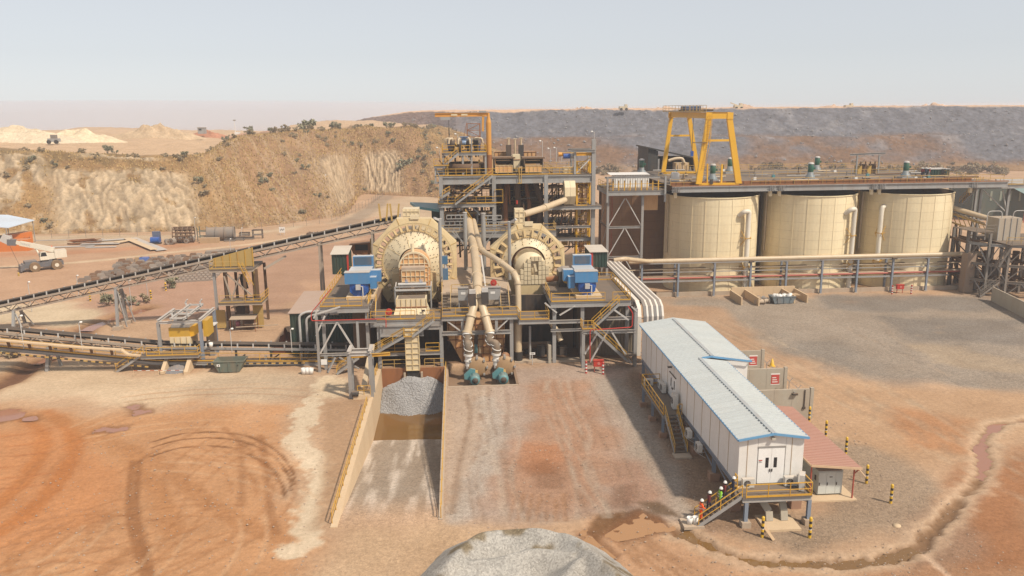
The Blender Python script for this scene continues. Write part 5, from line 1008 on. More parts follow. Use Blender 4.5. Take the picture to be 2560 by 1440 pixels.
for px,py,lb in ((1234,707,'red hose reel on the railing of the central deck'),(972,780,'red hose reel on the left lower deck')):
 c=V(px,py,103.3 if px>1000 else 99.0);t=thing('hose_reel',lb,'hose reel',(c.x,c.y,c.z-1));pipe('reel',[c-Vector((0,.15,0)),c+Vector((0,.15,0))],.42,RED,t,20);pipe('hub',[c-Vector((0,.2,0)),c+Vector((0,.2,0))],.2,REDP,t,10);rod('stand',c-Vector((0,0,1.2)),c,.05,STEEL,t)
bt=thing('lubrication_column','blue and white lubrication unit beside the left mill','lubrication unit',tuple(V(1115,700,107)));c=V(1114,700,107);box('lower_tank',c.x-.35,c.x+.35,107,107.6,c.z,c.z+1.6,mat('teal_blue',(.03,.14,.26),.5),bt);box('upper_tank',c.x-.4,c.x+.35,106.95,107.55,c.z+2.2,c.z+3.3,MATS['teal_blue'],bt);pipe('filter',[(c.x,107.2,c.z+1.6),(c.x,107.2,c.z+2.2)],.2,STEELW,bt,10)
pr_=thing('mill_platform','right steel motor platform with yellow railings and stair tower','platform',(16.6,106,0));X0,X1=11.5,21.75;ZR=ZD-.1
deck(pr_,X0,X1,97.5,113,ZR,.7,nx=5);railing(pr_,[(X0+.1,98,ZR),(X0+.1,97.6,ZR),(18.4,97.6,ZR)],sp=2.1);railing(pr_,[(19.4,97.6,ZR),(X1-.1,97.6,ZR),(X1-.1,110,ZR)],sp=1.8);railing(pr_,[(X1-.2,110,ZR),(18.2,110,ZR)],sp=1.7);railing(pr_,[(X0+.1,99.8,ZR),(X0+.1,104.5,ZR)],sp=1.7)
for x in (12.0,15.6,21.4):
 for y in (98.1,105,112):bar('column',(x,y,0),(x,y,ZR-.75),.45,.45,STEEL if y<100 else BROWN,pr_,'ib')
for q0,q1 in (((1362,757),(1392,782)),((1438,764),(1399,788))):bar('brace',V(*q0,97.7),V(*q1,97.7),.18,.18,STEELW,pr_)
bar('tie_beam',(7.3,97.4,5.6),(15.6,97.4,5.6),.3,.45,STEEL,pr_,'ib');bar('tie_beam',(X0,97.7,4.4),(15.6,97.7,4.4),.28,.36,STEEL,pr_,'ib')
t0,t1,t2=V(1541,747,96.4),V(1482,800,96.4),V(1455,812,96.4);ZL=5.0
stair(pr_,(16.6,96.3,ZL),(19.9,96.3,ZR-.05),1.0,(0,1,0));box('landing',15.2,16.7,95.6,97.2,ZL-.08,ZL,GRATE,pr_);railing(pr_,[(16.6,95.65,ZL),(15.25,95.65,ZL),(15.25,97.1,ZL)],sp=.8)
stair(pr_,(20.9,95.2,.9),(16.6,95.2,ZL),.9,(0,1,0));box('landing',20.7,22.0,94.6,96.4,1.6,1.68,GRATE,pr_)
xa,xb=V(1458,850,95.6).x,V(1588,850,95.6).x;bar('tower_beam',(xa,95.5,4.65),(xb,95.5,4.65),.3,.4,STEEL,pr_,'ib');bar('tower_column',(xa,95.6,0),(xa,95.6,4.5),.4,.4,STEEL,pr_,'ib');bar('tower_column',(xb,95.6,0),(xb,95.6,ZR-.6),.42,.42,STEEL,pr_,'ib')
for q0,q1 in (((1520,826),(1475,905)),((1527,826),(1578,908)),((1494,832),(1462,885)),((1536,775),(1572,800))):bar('brace',V(*q0,95.4),V(*q1,95.4),.2,.2,STEELW,pr_)
bar('tower_beam',(17.5,97.2,5.9),(xb,97.2,5.9),.3,.4,STEEL,pr_,'ib');bar('gusset',(xb-.6,95.5,ZR-.3),(xb+.1,95.5,ZR-1.0),.3,.15,STEELW,pr_)
fp=thing('fire_main','thin red fire water pipe along the right stair tower','pipe',(18,95,0));pipe('run',arc_pts([V(1475,905,95),V(1475,825,95),V(1580,818,95),V(1582,783,95),V(1570,765,95)],.3),.07,RED,fp,6)
fp2=thing('fire_main','thin red fire water pipe along the left platform beam','pipe',(-16,96.8,6));pipe('run',arc_pts([V(828,722,96.9),V(778,782,96.9),V(778,802,96.9),V(965,797,96.9),V(965,818,96.9)],.3),.06,RED,fp2,6)
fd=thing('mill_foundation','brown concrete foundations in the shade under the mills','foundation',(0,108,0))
for x0,x1,y0,y1,h in ((-13.2,-10.9,104,121,7.3),(-1.6,.3,106,121,7.2),(-10.8,-3.2,116,119,6),(3.9,5.8,105,122,7.0),(13.6,15.3,104,122,7.2),(5.9,13.5,118,120,5.5),(15.6,17.6,99.2,101,7.0),(-13.6,-11.4,99.5,104,7.2)):box('pier',x0,x1,y0,y1,-.2,h,mat('brown_foundation_concrete',(.13,.08,.05),.9,dirt=.4),fd)  # concrete colour darkened to deepen the shade under the decks
sm=thing('slurry_sump','rust stained panelled slurry sump behind the two pumps','sump',(2.3,99.5,-1));a,b_=V(1120,905,99.5),V(1262,820,99.5);b=MB();b.prism([(a.x+2.3,-1),(b_.x-1.2,-1),(b_.x,2.6),(b_.x,5.9),(a.x,5.9),(a.x,3.6)],lambda u,v,k:(u,k,v),99.5,103);b.build('hopper',CHUTE,sm)
for i in range(9):x=a.x+.2+(b_.x-a.x-.4)*i/8;z0=max(-1,3.6-(x-a.x)*2.0 if x<a.x+2.3 else -1);bar('stiffener',(x,99.44,z0),(x,99.44,5.9),.09,.14,RUST,sm,up=(0,1,0))
for z in (1.0,2.0,3.0,4.0,5.0,5.85):bar('stiffener',(a.x+(2.2 if z<1.2 else 1.2 if z<3 else 0),99.43,z),(b_.x,99.43,z),.14,.09,RUST,sm)
sp_=thing('sump_pump','teal vertical sump pump on the panelled sump','pump',tuple(V(1190,880,98.8)));c=V(1190,882,98.8);pipe('column',[c,c+Vector((0,0,1.2))],.22,TEAL,sp_,12);pipe('motor',[c+Vector((0,0,1.2)),c+Vector((.15,0,2.8))],.26,DARK,sp_,12);pipe('outlet',arc_pts([c+Vector((.5,0,-.2)),c+Vector((.5,0,1.2)),c+Vector((.2,0,1.6))],.2),.07,PIPE,sp_,6)
dw=thing('shade_wall','added black wall standing in for shade behind the chute bay under the left mill','wall',(-6.5,104,0));box('wall_face',-10.8,-2.3,103.6,103.9,0,5.4,mat('shade_black_wall',(.03,.025,.022),.9,dirt=.3),dw);box('wall_rib',-6.8,-6.4,103.4,103.59,0,5.4,BROWN,dw)  # added wall; its black colour stands in for the basement shade
mb_=thing('basement_machinery','dim pumps and pipework in the mill basement','machinery',(10,101,0));box('back_wall',6.9,15.5,104.2,104.5,0,7.6,mat('shade_black_wall',(.03,.025,.022),.9,dirt=.3),mb_);box('splash_wall',V(1372,0,97.6).x,V(1380,0,97.6).x,97.7,99.5,0,2.4,CONCG,mb_)  # back wall is coloured near black in place of basement shade
pipe('drain_pipe',[V(1378,806,99.5),V(1394,832,98.8),V(1402,852,98.4)],.38,PIPE,mb_,12);pipe('drop_pipe',[V(1295,806,99),V(1295,880,99)],.5,PIPE,mb_,12);pipe('drop_boot',[V(1296,878,98.9),V(1296,905,98.9)],.55,BLACK,mb_,12);rod('prop',V(1325,815,99),V(1325,898,99),.16,STEEL,mb_,10);pipe('floor_pipe',[(7.2,102,1.2),(12,102,1.2)],.5,BROWN,mb_,12)
for k in range(5):c=Vector((7.6+k*1.5,101+(k%2),0));box('pump_block',c.x-.5,c.x+.5,c.y,c.y+1,0,.8+.3*(k%3),DARK,mb_)
tag(MB().box(6.9,15.4,98.0,99.3,-.05,.22).build('wet_kerb',CONC),'wet ochre stained kerb in front of the mill basement','kerb')
nt_=thing('notice_post','small white notice on a post at the basement edge','sign',tuple(V(1331,905,97.4)));c=V(1331,903,97.4);rod('post',(c.x,97.4,0),(c.x,97.4,1.6),.05,STEELW,nt_,6);box('board',c.x-.35,c.x+.35,97.34,97.39,1.35,1.65,WHITE,nt_);box('text_line',c.x-.2,c.x+.2,97.33,97.338,1.45,1.53,DARK,nt_)
def mast(px,ytop,ybot,Y,label,arm=None ,r=.24,hood=None ):
 a,b_=V(px[0],ytop,Y),V(px[1],ybot,Y);t=thing('hoist_mast',label,'mast',(b_.x,Y,b_.z));rod('mast',(a.x,Y,b_.z-.2),(a.x,Y,a.z),r,STEEL,t,14);rod('cap',(a.x,Y,a.z),(a.x,Y,a.z+.1),r*1.15,STEELW,t,14)
 if arm:
  s,L_=arm
  for k in range(3):z=a.z-.3-k*.95;e=L_*(.85+.1*k);b=MB();b.bar((a.x,Y-.2+.2*k,z),(a.x+s*e,Y-.2+.2*k,z),.14,.16);b.bar((a.x,Y-.2+.2*k,z-.55),(a.x+s*e,Y-.2+.2*k,z-.55),.12,.12);[b.bar((a.x+s*e*j/4,Y-.2+.2*k,z),(a.x+s*e*j/4,Y-.2+.2*k,z-.55),.1,.1) for j in range(1,5)];b.build('lattice_arm',STEEL,t)
  for k in range(2):bar('knee_brace',(a.x+s*(L_*.45+k*.5),Y,a.z-2.8),(a.x+s*.2,Y,a.z-5.0+k*.5),.2,.12,STEEL,t)
 if hood:bar('side_arm',(a.x,Y,a.z-.15),V(*hood,Y-.8),.25,.3,STEELW,t)
mast((1099,1101),548,700,109,'slender grey mast in front of the left mill',hood=(1085,545));mast((1162,1165),532,690,119,'grey mast with lattice arm reaching left between the mills',(-1,3.2),.3);mast((1208,1209),534,690,119,'grey mast with lattice arm reaching right between the mills',(1,3.2),.34);mast((1273,1276),555,695,109.5,'slender grey mast in front of the right mill',hood=(1290,548))
ab=thing('pipe_support','pale A-frame pipe support under the Y-shaped slurry main','support',tuple(V(1190,700,106)));bar('leg',V(1187,655,110),V(1178,706,107),.2,.2,STEELW,ab);bar('leg',V(1203,640,111),V(1214,720,107),.22,.22,STEELW,ab);bar('head',V(1186,640,111),V(1204,640,111),.2,.2,STEELW,ab)
TRAYG=mat('grey_tray_cover',(.20,.19,.18),.7,dirt=.3,top=.5,topcol=(.30,.24,.19));TRAYW=mat('white_tray_edge',(.74,.68,.6),.6,dirt=.2,top=.2,topcol=(.7,.55,.42))
for k in range(5):
 x0,x1=V(1605+(k-1)*12.7 if k else 1590,750,97.2).x,V(1605+k*12.7 if k else 1600,750,97.2).x;yk=95.9-.0*k;zt=8.05
 t=thing('cable_tray',('narrow pale cable tray hugging the right platform edge','first wide covered cable tray from the platform','second wide covered cable tray from the platform','third wide covered cable tray from the platform','outermost covered cable tray with white edge')[k],'cable tray',(x0,97,0),'covered cable trays')
 for j,(u0,u1,m_) in enumerate(((x0+.02,x0+(x1-x0)*.60,TRAYG if k else TRAYW),(x0+(x1-x0)*.605,x1-.02,TRAYW))):
  P_=[(125 if k else 112,zt),(97.9,zt),(96.6,zt-.5),(96.0,zt-1.7),(96.0,1.2)];b=MB();th=.28+.06*j
  b.prism([(y,z) for y,z in P_]+[(y+(th if i>1 else th*.4),z-(th if i<2 else th*.4)) for i,(y,z) in reversed(list(enumerate(P_)))],lambda u,v,q:(q,u,v),u0,u1);b.build('cover' if j==0 else 'edge_cover',m_,t)
 if k==1:
  for z in (1.5,3,4.5,6):bar('rung',(x0-.8,96.4,z),(x1+2.0,96.4,z),.1,.1,STEEL,t)
for k,y in enumerate((98.5,104,110,116,122)):
 t=thing('tray_trestle','steel trestle carrying the cable trays, number %s from the front'%('one','two','three','four','five')[k],'trestle',(24,y,0),'cable tray trestles');
 for x in (22.4,25.2):bar('leg',(x,y,0),(x,y,7.5),.25,.25,STEEL,t,'ib')
 bar('head_beam',(22.2,y,7.6),(25.6,y,7.6),.25,.25,STEEL,t,'ib')
def shed(name,label,x0,x1,y0,y1,z0,z1,fall=.25,red=True ,m=None ,roofm=None ):
 m=m or GREEN;t=thing(name,label,'shed',((x0+x1)/2,y0,z0));box('core',x0+.08,x1-.08,y0+.08,y1-.08,z0,z1-.05,m,t);corrug(x0,x1,z0,z1,y0,.42,.07).build('front_sheeting',m,t);corrug(y0,y1,z0,z1,x0,.42,.07,'y').build('side_sheeting',m,t);corrug(y0,y1,z0,z1,x1+.07,.42,.07,'y').build('side_sheeting',m,t)
 b=MB();b.add([(x0-.2,y0-.3,z1),(x1+.2,y0-.3,z1),(x1+.2,y1+.3,z1+fall),(x0-.2,y1+.3,z1+fall),(x0-.2,y0-.3,z1-.08),(x1+.2,y0-.3,z1-.08),(x1+.2,y1+.3,z1+fall-.08),(x0-.2,y1+.3,z1+fall-.08)],[(0,1,2,3),(7,6,5,4),(0,4,5,1),(1,5,6,2),(2,6,7,3),(3,7,4,0)]);b.build('roof',roofm or mat('bleached_roof_sheet',(.62,.56,.48),.6,dirt=.25,top=.2),t)
 if red:box('corner_flashing',x0-.12 if red<0 else x1-.1,x0+.35 if red<0 else x1+.16,y0-.14,y0-.075,z0,z1-.1,RED,t)
 return t
a,b_=V(1476,668,114.5),V(1517,628,114.5);shed('control_shed','small dark green shed with pale roof on the right platform',a.x,b_.x,114.5,119.5,a.z,b_.z,.1,-1);a,b_=V(832,686,117),V(868,634,117);shed('control_shed','small dark green shed with pale roof behind the left motor',a.x,b_.x,117,121,a.z,b_.z,.5,1)
shed('sheeted_building','dark green sheeted building under the left motor platform',-22.5,-12.2,104.5,116,0,5.9,.3,0,roofm=mat('dusty_pink_roof',(.40,.29,.24),.8,dirt=.3))
dd=thing('roof_duct','pair of pale pipes bending over the dark green building corner','pipe',(-21,104,0));[pipe('duct',arc_pts([(-21.2+k*.9,104.1,.3),(-21.2+k*.9,104.1,5.6-k*.4),(-20.2+k*.9,104.1,6.1-k*.4),(-16,104.1,6.1-k*.4)],.6),.17,STEELW,dd,10) for k in range(2)]
shed('sheeted_building','ribbed metal building behind the right stair tower',15.9,23.5,100.5,112,0,6.9,.2,0,m=mat('tan_ribbed_sheet',(.16,.13,.09),.7,dirt=.4))
heap('mud_heap','dark brown mud heap behind the lower conveyor',(-23.5,107,0),4.2,3.6,2.8,lin(108,66,48),88,.5,20)
sg_=thing('sampling_gantry','small grey steel gantry frame beside the top of the ramp','gantry',(-12.2,90,0));ya=G(880,995).y
for i,(px,yb) in enumerate(((878,ya),(930,ya))):
 for dy in (0,1.5):x=V(px,990,yb).x;bar('column',(x,yb+dy,0),(x,yb+dy,5.1),.42,.42,STEEL,sg_,'ib')
xa_,xb_=V(878,990,ya).x,V(930,990,ya).x;[bar('top_beam',(xa_,ya+dy,5.2),(xb_,ya+dy,5.2),.3,.4,STEELW,sg_,'ib') for dy in (0,1.5)];[bar('side_beam',(x,ya-.4,5.5),(x,ya+2.2,5.5),.35,.3,STEELW,sg_,'ib') for x in (xa_,xb_)]
bar('hoist_beam',(xa_-.3,ya+.7,4.7),(xb_+2.2,ya+.7,4.9),.25,.35,YEL,sg_,'ib');bar('inclined_chute',(xa_+1.4,ya+.5,1.0),(xb_-.3,ya+5.5,4.6),.6,.3,PIPE,sg_);box('pedestal',xa_+.3,xb_-.1,ya-.6,ya+.8,0,.5,CONCW,sg_);railing(sg_,[(xa_+.8,ya-.5,.5),(xb_-.1,ya-.5,.5)],sp=.9,kick=False );pipe('drum',[(xa_+.2,ya-.5,.7),(xa_+.9,ya-.5,.7)],.35,DARK,sg_,12)
for k in range(3):p=G(760+k*9,935);bucket((p.x,p.y,0),('left','middle','right')[k]+' one of the three white drums beside the left frame column',2.0)
tw=thing('cyclone_tower','tall grey steel cyclone tower behind the mills with stairs and decks','tower',(10,136,0));Y0,Y1=130.0,143.0;ZT=21.55
colx=[V(p,480,Y0).x for p in (1103,1235,1365,1483)]
for i,x in enumerate(colx):
 for y in (Y0,136.5,Y1):
  top=ZT-.05 if not (i==3 and y==Y0) else ZT+5.6
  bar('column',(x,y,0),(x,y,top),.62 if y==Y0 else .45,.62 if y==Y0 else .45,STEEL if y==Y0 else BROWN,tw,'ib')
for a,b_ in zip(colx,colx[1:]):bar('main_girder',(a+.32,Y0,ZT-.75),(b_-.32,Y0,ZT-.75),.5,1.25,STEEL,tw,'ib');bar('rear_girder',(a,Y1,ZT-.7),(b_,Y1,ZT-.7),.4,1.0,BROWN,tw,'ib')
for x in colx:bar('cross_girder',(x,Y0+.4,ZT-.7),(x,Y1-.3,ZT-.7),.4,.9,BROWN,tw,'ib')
for k in range(6):x0=colx[0]-1+(colx[3]-colx[0]+1)*k/6;box('deck_plate',x0+.01,x0+(colx[3]-colx[0]+1)/6-.01,Y0-.2,Y1,ZT-.08,ZT,GRATE,tw)
railing(tw,[(colx[0]-.9,Y0,ZT),(colx[3]-2.2,Y0,ZT)],sp=1.7);railing(tw,[(colx[3]-.2,Y0+3,ZT),(colx[3]-.2,Y1,ZT),(colx[0]-.9,Y1,ZT),(colx[0]-.9,Y0,ZT)],sp=2.2,m=YELD);railing(tw,[(colx[2]+1.3,Y0+2,ZT),(colx[2]+1.3,Y1,ZT)],sp=2,m=YELD)
ZMd=17.1;deck(tw,colx[0]-.6,colx[1],Y0-.6,Y0+5,ZMd,.55,nx=3);railing(tw,[(colx[0]-.5,Y0-.5,ZMd),(colx[1]+.1,Y0-.5,ZMd)],sp=1.6);railing(tw,[(colx[1]+.1,Y0-.5,ZMd),(colx[1]+1.4,Y0-.5,ZMd)],sp=1.3,h=2.2)
stair(tw,(colx[0]+2.2,Y0-1.1,ZMd),(colx[1]-.2,Y0-1.1,ZT),1.0,(0,1,0));stair(tw,(colx[0]+1.4,Y0-1.2,19.0),(colx[0]+.2,Y0-1.2,18.3),.9,(0,1,0));box('stair_landing',colx[0]+3.0,colx[0]+4.3,Y0-1.7,Y0-.6,18.9,19.0,GRATE,tw)
for q0,q1 in (((1116,455),(1145,482)),((1140,458),(1113,486)),((1168,509),(1145,530)),((1172,509),(1200,537)),((1222,455),(1178,500)),((1112,420),(1098,400))):bar('brace',V(*q0,Y0+.2),V(*q1,Y0+.2),.22,.22,STEEL if q0[1]>500 else BROWN,tw)
deck(tw,colx[2]-.2,colx[3]+1.2,Y0-1.2,Y0+5,16.5,.55,nx=3);railing(tw,[(colx[2]+4.8,Y0-1.1,16.5),(colx[3]-1.2,Y0-1.1,16.5)],sp=1.3);deck(tw,colx[2]+1.5,colx[3],Y0+.6,Y0+5,11.0,.5,nx=2);bar('tie_beam',(colx[2]+1.2,Y0,12.9),(colx[3],Y0,12.9),.3,.4,STEEL,tw,'ib')
for q0,q1 in (((1415,512),(1378,540)),((1418,556),(1436,572)),((1490,505),(1483,540))):bar('brace',V(*q0,Y0+.6),V(*q1,Y0+.6),.25,.25,BROWN,tw)
ZLo=12.9;deck(tw,colx[0]-1,colx[2]+1.3,Y0-3.4,Y0+3,ZLo,.95,nx=6);railing(tw,[(colx[0]-.8,Y0-3.3,ZLo),(colx[2]+1.2,Y0-3.3,ZLo),(colx[2]+1.2,Y0,ZLo)],m=YELD,sp=2.0);stair(tw,(colx[0]+5.6,Y0-3.0,ZLo),(colx[0]+3.8,Y0-3.0,ZLo+2.6),.9,(0,1,0))
cl=thing('tower_pipework','rust brown hoppers and pipes inside the middle bay of the cyclone tower','pipework',(9,134,10))
for i in range(5):x=colx[1]+1+i*1.5;pipe('launder_pipe',[(x,134+(i%2),ZT-1.2),(x+random.uniform(-1.2,1.2),133.5,16.5),(x+random.uniform(-.5,.5),133.8,12)],.35+.1*(i%3),RUST if i%2 else BROWN,cl,10)
for x0,x1,z0,z1 in ((colx[1]+.8,colx[1]+3.2,13.2,19.8),(colx[2]-3.2,colx[2]-.6,12.8,19.0),(colx[1]+3.6,colx[2]-3.5,13.2,17.0)):box('bin_wall',x0,x1,136.8,139,z0,z1,BROWN,cl)
for z in (14.5,16.2,18.0,19.2):bar('frame_bar',(colx[1],135.5,z),(colx[2],135.5,z),.25,.25,BROWN,cl)
for k in range(7):x=colx[1]+.6+k;bar('frame_bar',(x,136.2,12.9),(x,136.2,20),.2,.2,BROWN,cl)
for k in range(5):x=colx[2]+.8+k*1.1;bar('frame_bar',(x,137,9),(x,137,20),.2,.2,RUST if k%2 else BROWN,cl);bar('frame_bar',(colx[2]+.4,136.5,10+k*2.2),(colx[3]-.4,136.5,10.3+k*2.2),.2,.25,BROWN,cl)
for k in range(6):x=colx[0]+.8+k*1.2;bar('frame_bar',(x,138,8),(x,138,20.5),.22,.22,BROWN,cl)
for k in range(4):bar('frame_bar',(colx[0],138.5,10+k*3),(colx[1],138.5,10+k*3),.3,.3,BROWN,cl);
pipe('red_valve',[V(1292,510,131),V(1292,501,131)],.16,RED,cl,10);pipe('cross_pipe',[(colx[2],133,19.2),(colx[3],133,19.4)],.3,RUST,cl,10)
bf=box('bay_backing',colx[1]+.7,colx[2]-.5,140.0,140.3,6,20.8,mat('painted_shade_plate',(.06,.035,.025),.9,dirt=.4),cl);box('bay_backing',colx[0]+.3,colx[1]-.2,141.0,141.3,9,14.5,GREEN,cl)  # middle bay backing plate has the interior shade put into its colour
dch=thing('transfer_chute','cream curved chute and inclined pipe in the right bay of the tower','chute',tuple(V(1425,495,128.6)));a,b_=V(1412,500,128.6),V(1440,453,128.6)
for k in range(2):
 x0=a.x+(b_.x-a.x)*k/2;x1=x0+(b_.x-a.x)/2-.03;b=MB();b.prism([(131.5,b_.z),(129.4,b_.z),(128.6,b_.z-1.0),(128.4,a.z+.6),(129.2,a.z-.8),(130.5,a.z-.8),(130.5,b_.z-1.5)],lambda u,v,q:(q,u,v),x0,x1);b.build('chute_half',CREAML,dch)
pipe('feed_pipe',[V(1412,500,128.6),V(1360,520,123),V(1308,536,117.8)],.5,PIPE,dch,14);pipe('collar',[V(1366,517.5,123.6),V(1360,520,123)],.6,PIPE,dch,14)
lt=thing('ladder_tower','yellow latticed ladder shaft at the right end of the tower','ladder tower',(colx[3]-2,131.5,0));la,lb_=V(1442,480,131.2).x,V(1474,480,131.2).x
for x in (la,lb_):
 for y in (131.2,132.8):bar('post',(x,y,4),(x,y,ZT+1.9),.3 if y<132 else .2,.3,CRANEY,lt)
zz=4.5;k=0
while zz<ZT+1.5:
 b=MB();b.bar((la,131.2,zz),(lb_,131.2,zz),.1,.1);b.bar((la if k%2 else lb_,131.2,zz),(lb_ if k%2 else la,131.2,zz+1.4),.1,.1);b.bar((la,132.8,zz+.7),(lb_,132.8,zz+.7),.1,.1);b.bar((la,131.2,zz),(la,132.8,zz+1.0),.1,.1);b.bar((lb_,131.2,zz+1),(lb_,132.8,zz),.1,.1);b.build('lattice_bay',YEL if k%3 else RUST,lt);zz+=1.4;k+=1
ladder(lt,((la+lb_)/2,132,4),((la+lb_)/2,132,ZT+1),.6,YEL,True )
hp=thing('hoist_portal','grey portal frame with yellow runway beam and blue hoist above the tower corner','hoist',(colx[3]-2,Y0,ZT));xl=V(1437,420,Y0).x;zt_=V(1437,378,Y0).z
bar('post',(xl,Y0,ZT),(xl,Y0,zt_),.35,.35,STEEL,hp,'ib');bar('post',(xl,Y0+4,ZT),(xl,Y0+4,zt_),.3,.3,STEEL,hp,'ib');bar('post',(colx[3]-.2,Y0+4,ZT),(colx[3]-.2,Y0+4,zt_),.3,.3,STEEL,hp,'ib')
for y in (Y0-.3,Y0+4):bar('head_beam',(xl-.6,y,zt_+.05),(colx[3]+.2,y,zt_+.05),.35,.4,STEEL,hp,'ib')
bar('runway_beam',(V(1425,386,Y0).x-1.6,Y0+.6,zt_-.5),(colx[3],Y0+.6,zt_-.5),.35,.5,CRANEY,hp,'ib');bar('brace',(xl+.3,Y0+.1,ZT+.2),(colx[3]-.3,Y0+.1,zt_-1),.15,.15,STEELW,hp);bar('brace',(xl+.2,Y0+4,ZT+3),(colx[3]-.8,Y0+4,zt_-.6),.15,.15,STEELW,hp)
c=V(1422,390,Y0+.5);pipe('hoist_motor',[(c.x-.9,Y0+.5,c.z),(c.x+.2,Y0+.5,c.z)],.42,BLUED,hp,14);pipe('hoist_drum',[(c.x+.25,Y0+.5,c.z),(c.x+1.2,Y0+.5,c.z)],.42,STEEL,hp,14);pipe('end_cap',[(c.x-1.7,Y0+.6,zt_-.5),(c.x-1.1,Y0+.6,zt_-.5)],.35,ORANGE,hp,10);rod('chain',(c.x+.3,Y0+.5,ZT+1.9),(c.x+.3,Y0+.5,c.z),.05,DARK,hp,5)
bx_=thing('chute_hopper','cream hopper box standing on the deck beside the hoist portal','hopper',tuple(V(1423,436,Y0+.3)));bpx('body',1411,419,1437,437,Y0+.3,2.5,CREAML,bx_);grid_face(bx_,V(1411,0,Y0+.3).x,V(1437,0,Y0+.3).x,V(1420,437,Y0+.3).z,V(1420,419,Y0+.3).z,Y0+.3,2,2,CREAM,.06,.08)
cp=thing('cyclone_platform','upper railed platform carrying the cyclone cluster','platform',(1.5,134,ZT));px0,px1=V(1105,380,131).x,V(1216,378,131).x;ZP=25.2
for k in range(4):box('deck_plate',px0+(px1-px0)*k/4+.01,px0+(px1-px0)*(k+1)/4-.01,131,139.5,ZP-.08,ZP,GRATE,cp)
bar('edge_beam',(px0,131.1,ZP-.3),(px1,131.1,ZP-.3),.25,.4,STEEL,cp,'ib');railing(cp,[(V(1145,0,131).x,131.1,ZP),(px1,131.1,ZP),(px1,139.4,ZP),(px0,139.4,ZP),(px0,131.1,ZP),(V(1128,0,131).x,131.1,ZP)],m=YEL,sp=1.4)
for px in (1108,1157,1179,1214):
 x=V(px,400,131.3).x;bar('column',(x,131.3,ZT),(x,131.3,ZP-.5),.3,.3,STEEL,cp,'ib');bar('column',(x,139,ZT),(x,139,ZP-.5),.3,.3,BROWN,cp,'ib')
rod('lamp_mast',V(1179,380,131),V(1179,344,131),.1,STEEL,cp);bar('knee_brace',V(1105,384,131.2),V(1122,402,131.2),.25,.2,BROWN,cp);bar('brace',V(1160,386,131.2),V(1180,405,131.2),.16,.16,STEEL,cp);stair(cp,V(1112,413,130.4),V(1146,384,130.4),.9,(0,1,0));lx=V(1085,414,130.2).x;deck(cp,lx,V(1113,414,130).x,129.6,132,V(1100,414,130.4).z,.3,nx=1);railing(cp,[(lx,129.7,V(1100,414,130.4).z),(V(1111,0,130).x,129.7,V(1100,414,130.4).z)],sp=1.2);bar('outrigger_post',(lx+.2,130,ZT-1),(lx+.2,130,V(1100,414,130.4).z-.3),.25,.25,STEEL,cp);box('outrigger',lx,colx[0],129.9,130.2,ZT-1.2,ZT-.95,STEEL,cp);bar('outrigger_brace',(lx+.3,130,V(1100,414,130.4).z-.4),(colx[0],130,ZT-.6),.14,.14,STEEL,cp)
cy=thing('cyclone_cluster','ring of slurry cyclones with pale blue domed distributor','cyclone cluster',(V(1160,370,134.5).x,134.5,ZP));cc=V(1160,362,134.5)
MB().lathe([(.001,1.0),(.7,1.0),(.75,.85),(.35,.75),(.5,.55),(1.05,.3),(1.1,0),(1.0,-.35),(.4,-.5)],(cc.x,134.5,cc.z+.35),'z',24).build('distributor_dome',BLUEP,cy)
for k in range(10):
 a=2*math.pi*k/10;d_=Vector((math.cos(a),math.sin(a),0));p=Vector((cc.x,134.5,ZP+1.1))+d_*2.35;o=MB().lathe([(.001,.75),(.4,.75),(.42,.1),(.1,-2.0),(.001,-2.0)],p,'z',12).build('cyclone',DARK if k%5 else mat('slate_blue_cyclone',(.06,.08,.16),.5),cy)
 pipe('feed_spoke',[Vector((cc.x,134.5,cc.z-.4))+d_*.8,p+Vector((0,0,.5))],.16,YELD,cy,8);pipe('overflow_bend',arc_pts([p+Vector((0,0,.75)),p+Vector((0,0,1.0)),p+d_*.6+Vector((0,0,1.0)),p+d_*.75+Vector((0,0,.2))],.4),.17,PIPE,cy,8)
ub=thing('underflow_launder','brown underflow launder tub below the cyclone platform','launder',(cc.x,134.5,ZT));MB().lathe([(.001,0),(3.4,0),(3.6,1.4),(3.4,1.4),(3.2,.1)],(cc.x,134.5,ZT+.4),'z',28).build('tub',BROWN,ub)
for k in range(6):a=2*math.pi*k/6;box('leg',cc.x+2.8*math.cos(a)-.1,cc.x+2.8*math.cos(a)+.1,134.5+2.8*math.sin(a)-.1,134.5+2.8*math.sin(a)+.1,ZT,ZT+.42,BROWN,ub)
for k in range(5):x=px0+.8+k*1.3;box('pipe_stub',x-.15,x+.15,132.0,132.3,ZT,ZT+2.4+.3*(k%2),BROWN if k%2 else YELD,ub)
jb=thing('jib_crane','orange jib crane with horizontal boom above the cyclone tower','crane',(V(1222,430,131.6).x,131.6,ZT));jx=V(1222,350,131.6).x;jt=V(1222,287,131.6).z;rod('pillar_foot',(jx,131.6,ZT),(jx,131.6,ZT+3.2),.48,RUST,jb,18);rod('pillar',(jx,131.6,ZT+3.2),(jx,131.6,jt-1.2),.42,ORANGE,jb,18);MB().lathe([(.42,0),(.22,.9),(.2,1.5)],(jx,131.6,jt-1.2),'z',18).build('pillar_top',ORANGE,jb);xe_=V(1087,290,131.6).x
bar('boom',(xe_,131.6,jt+.05),(jx+.1,131.6,jt+.05),.35,.6,ORANGE,jb,'ib');bar('yoke',(jx-.95,131.6,jt-2.6),(jx-.85,131.6,jt),.35,.35,ORANGE,jb);bar('yoke_foot',(jx-.95,131.6,jt-2.5),(jx,131.6,jt-2.5),.3,.25,STEEL,jb);box('boom_top_box',jx-1.5,jx-.4,131.3,131.9,jt+.36,jt+.65,STEEL,jb)
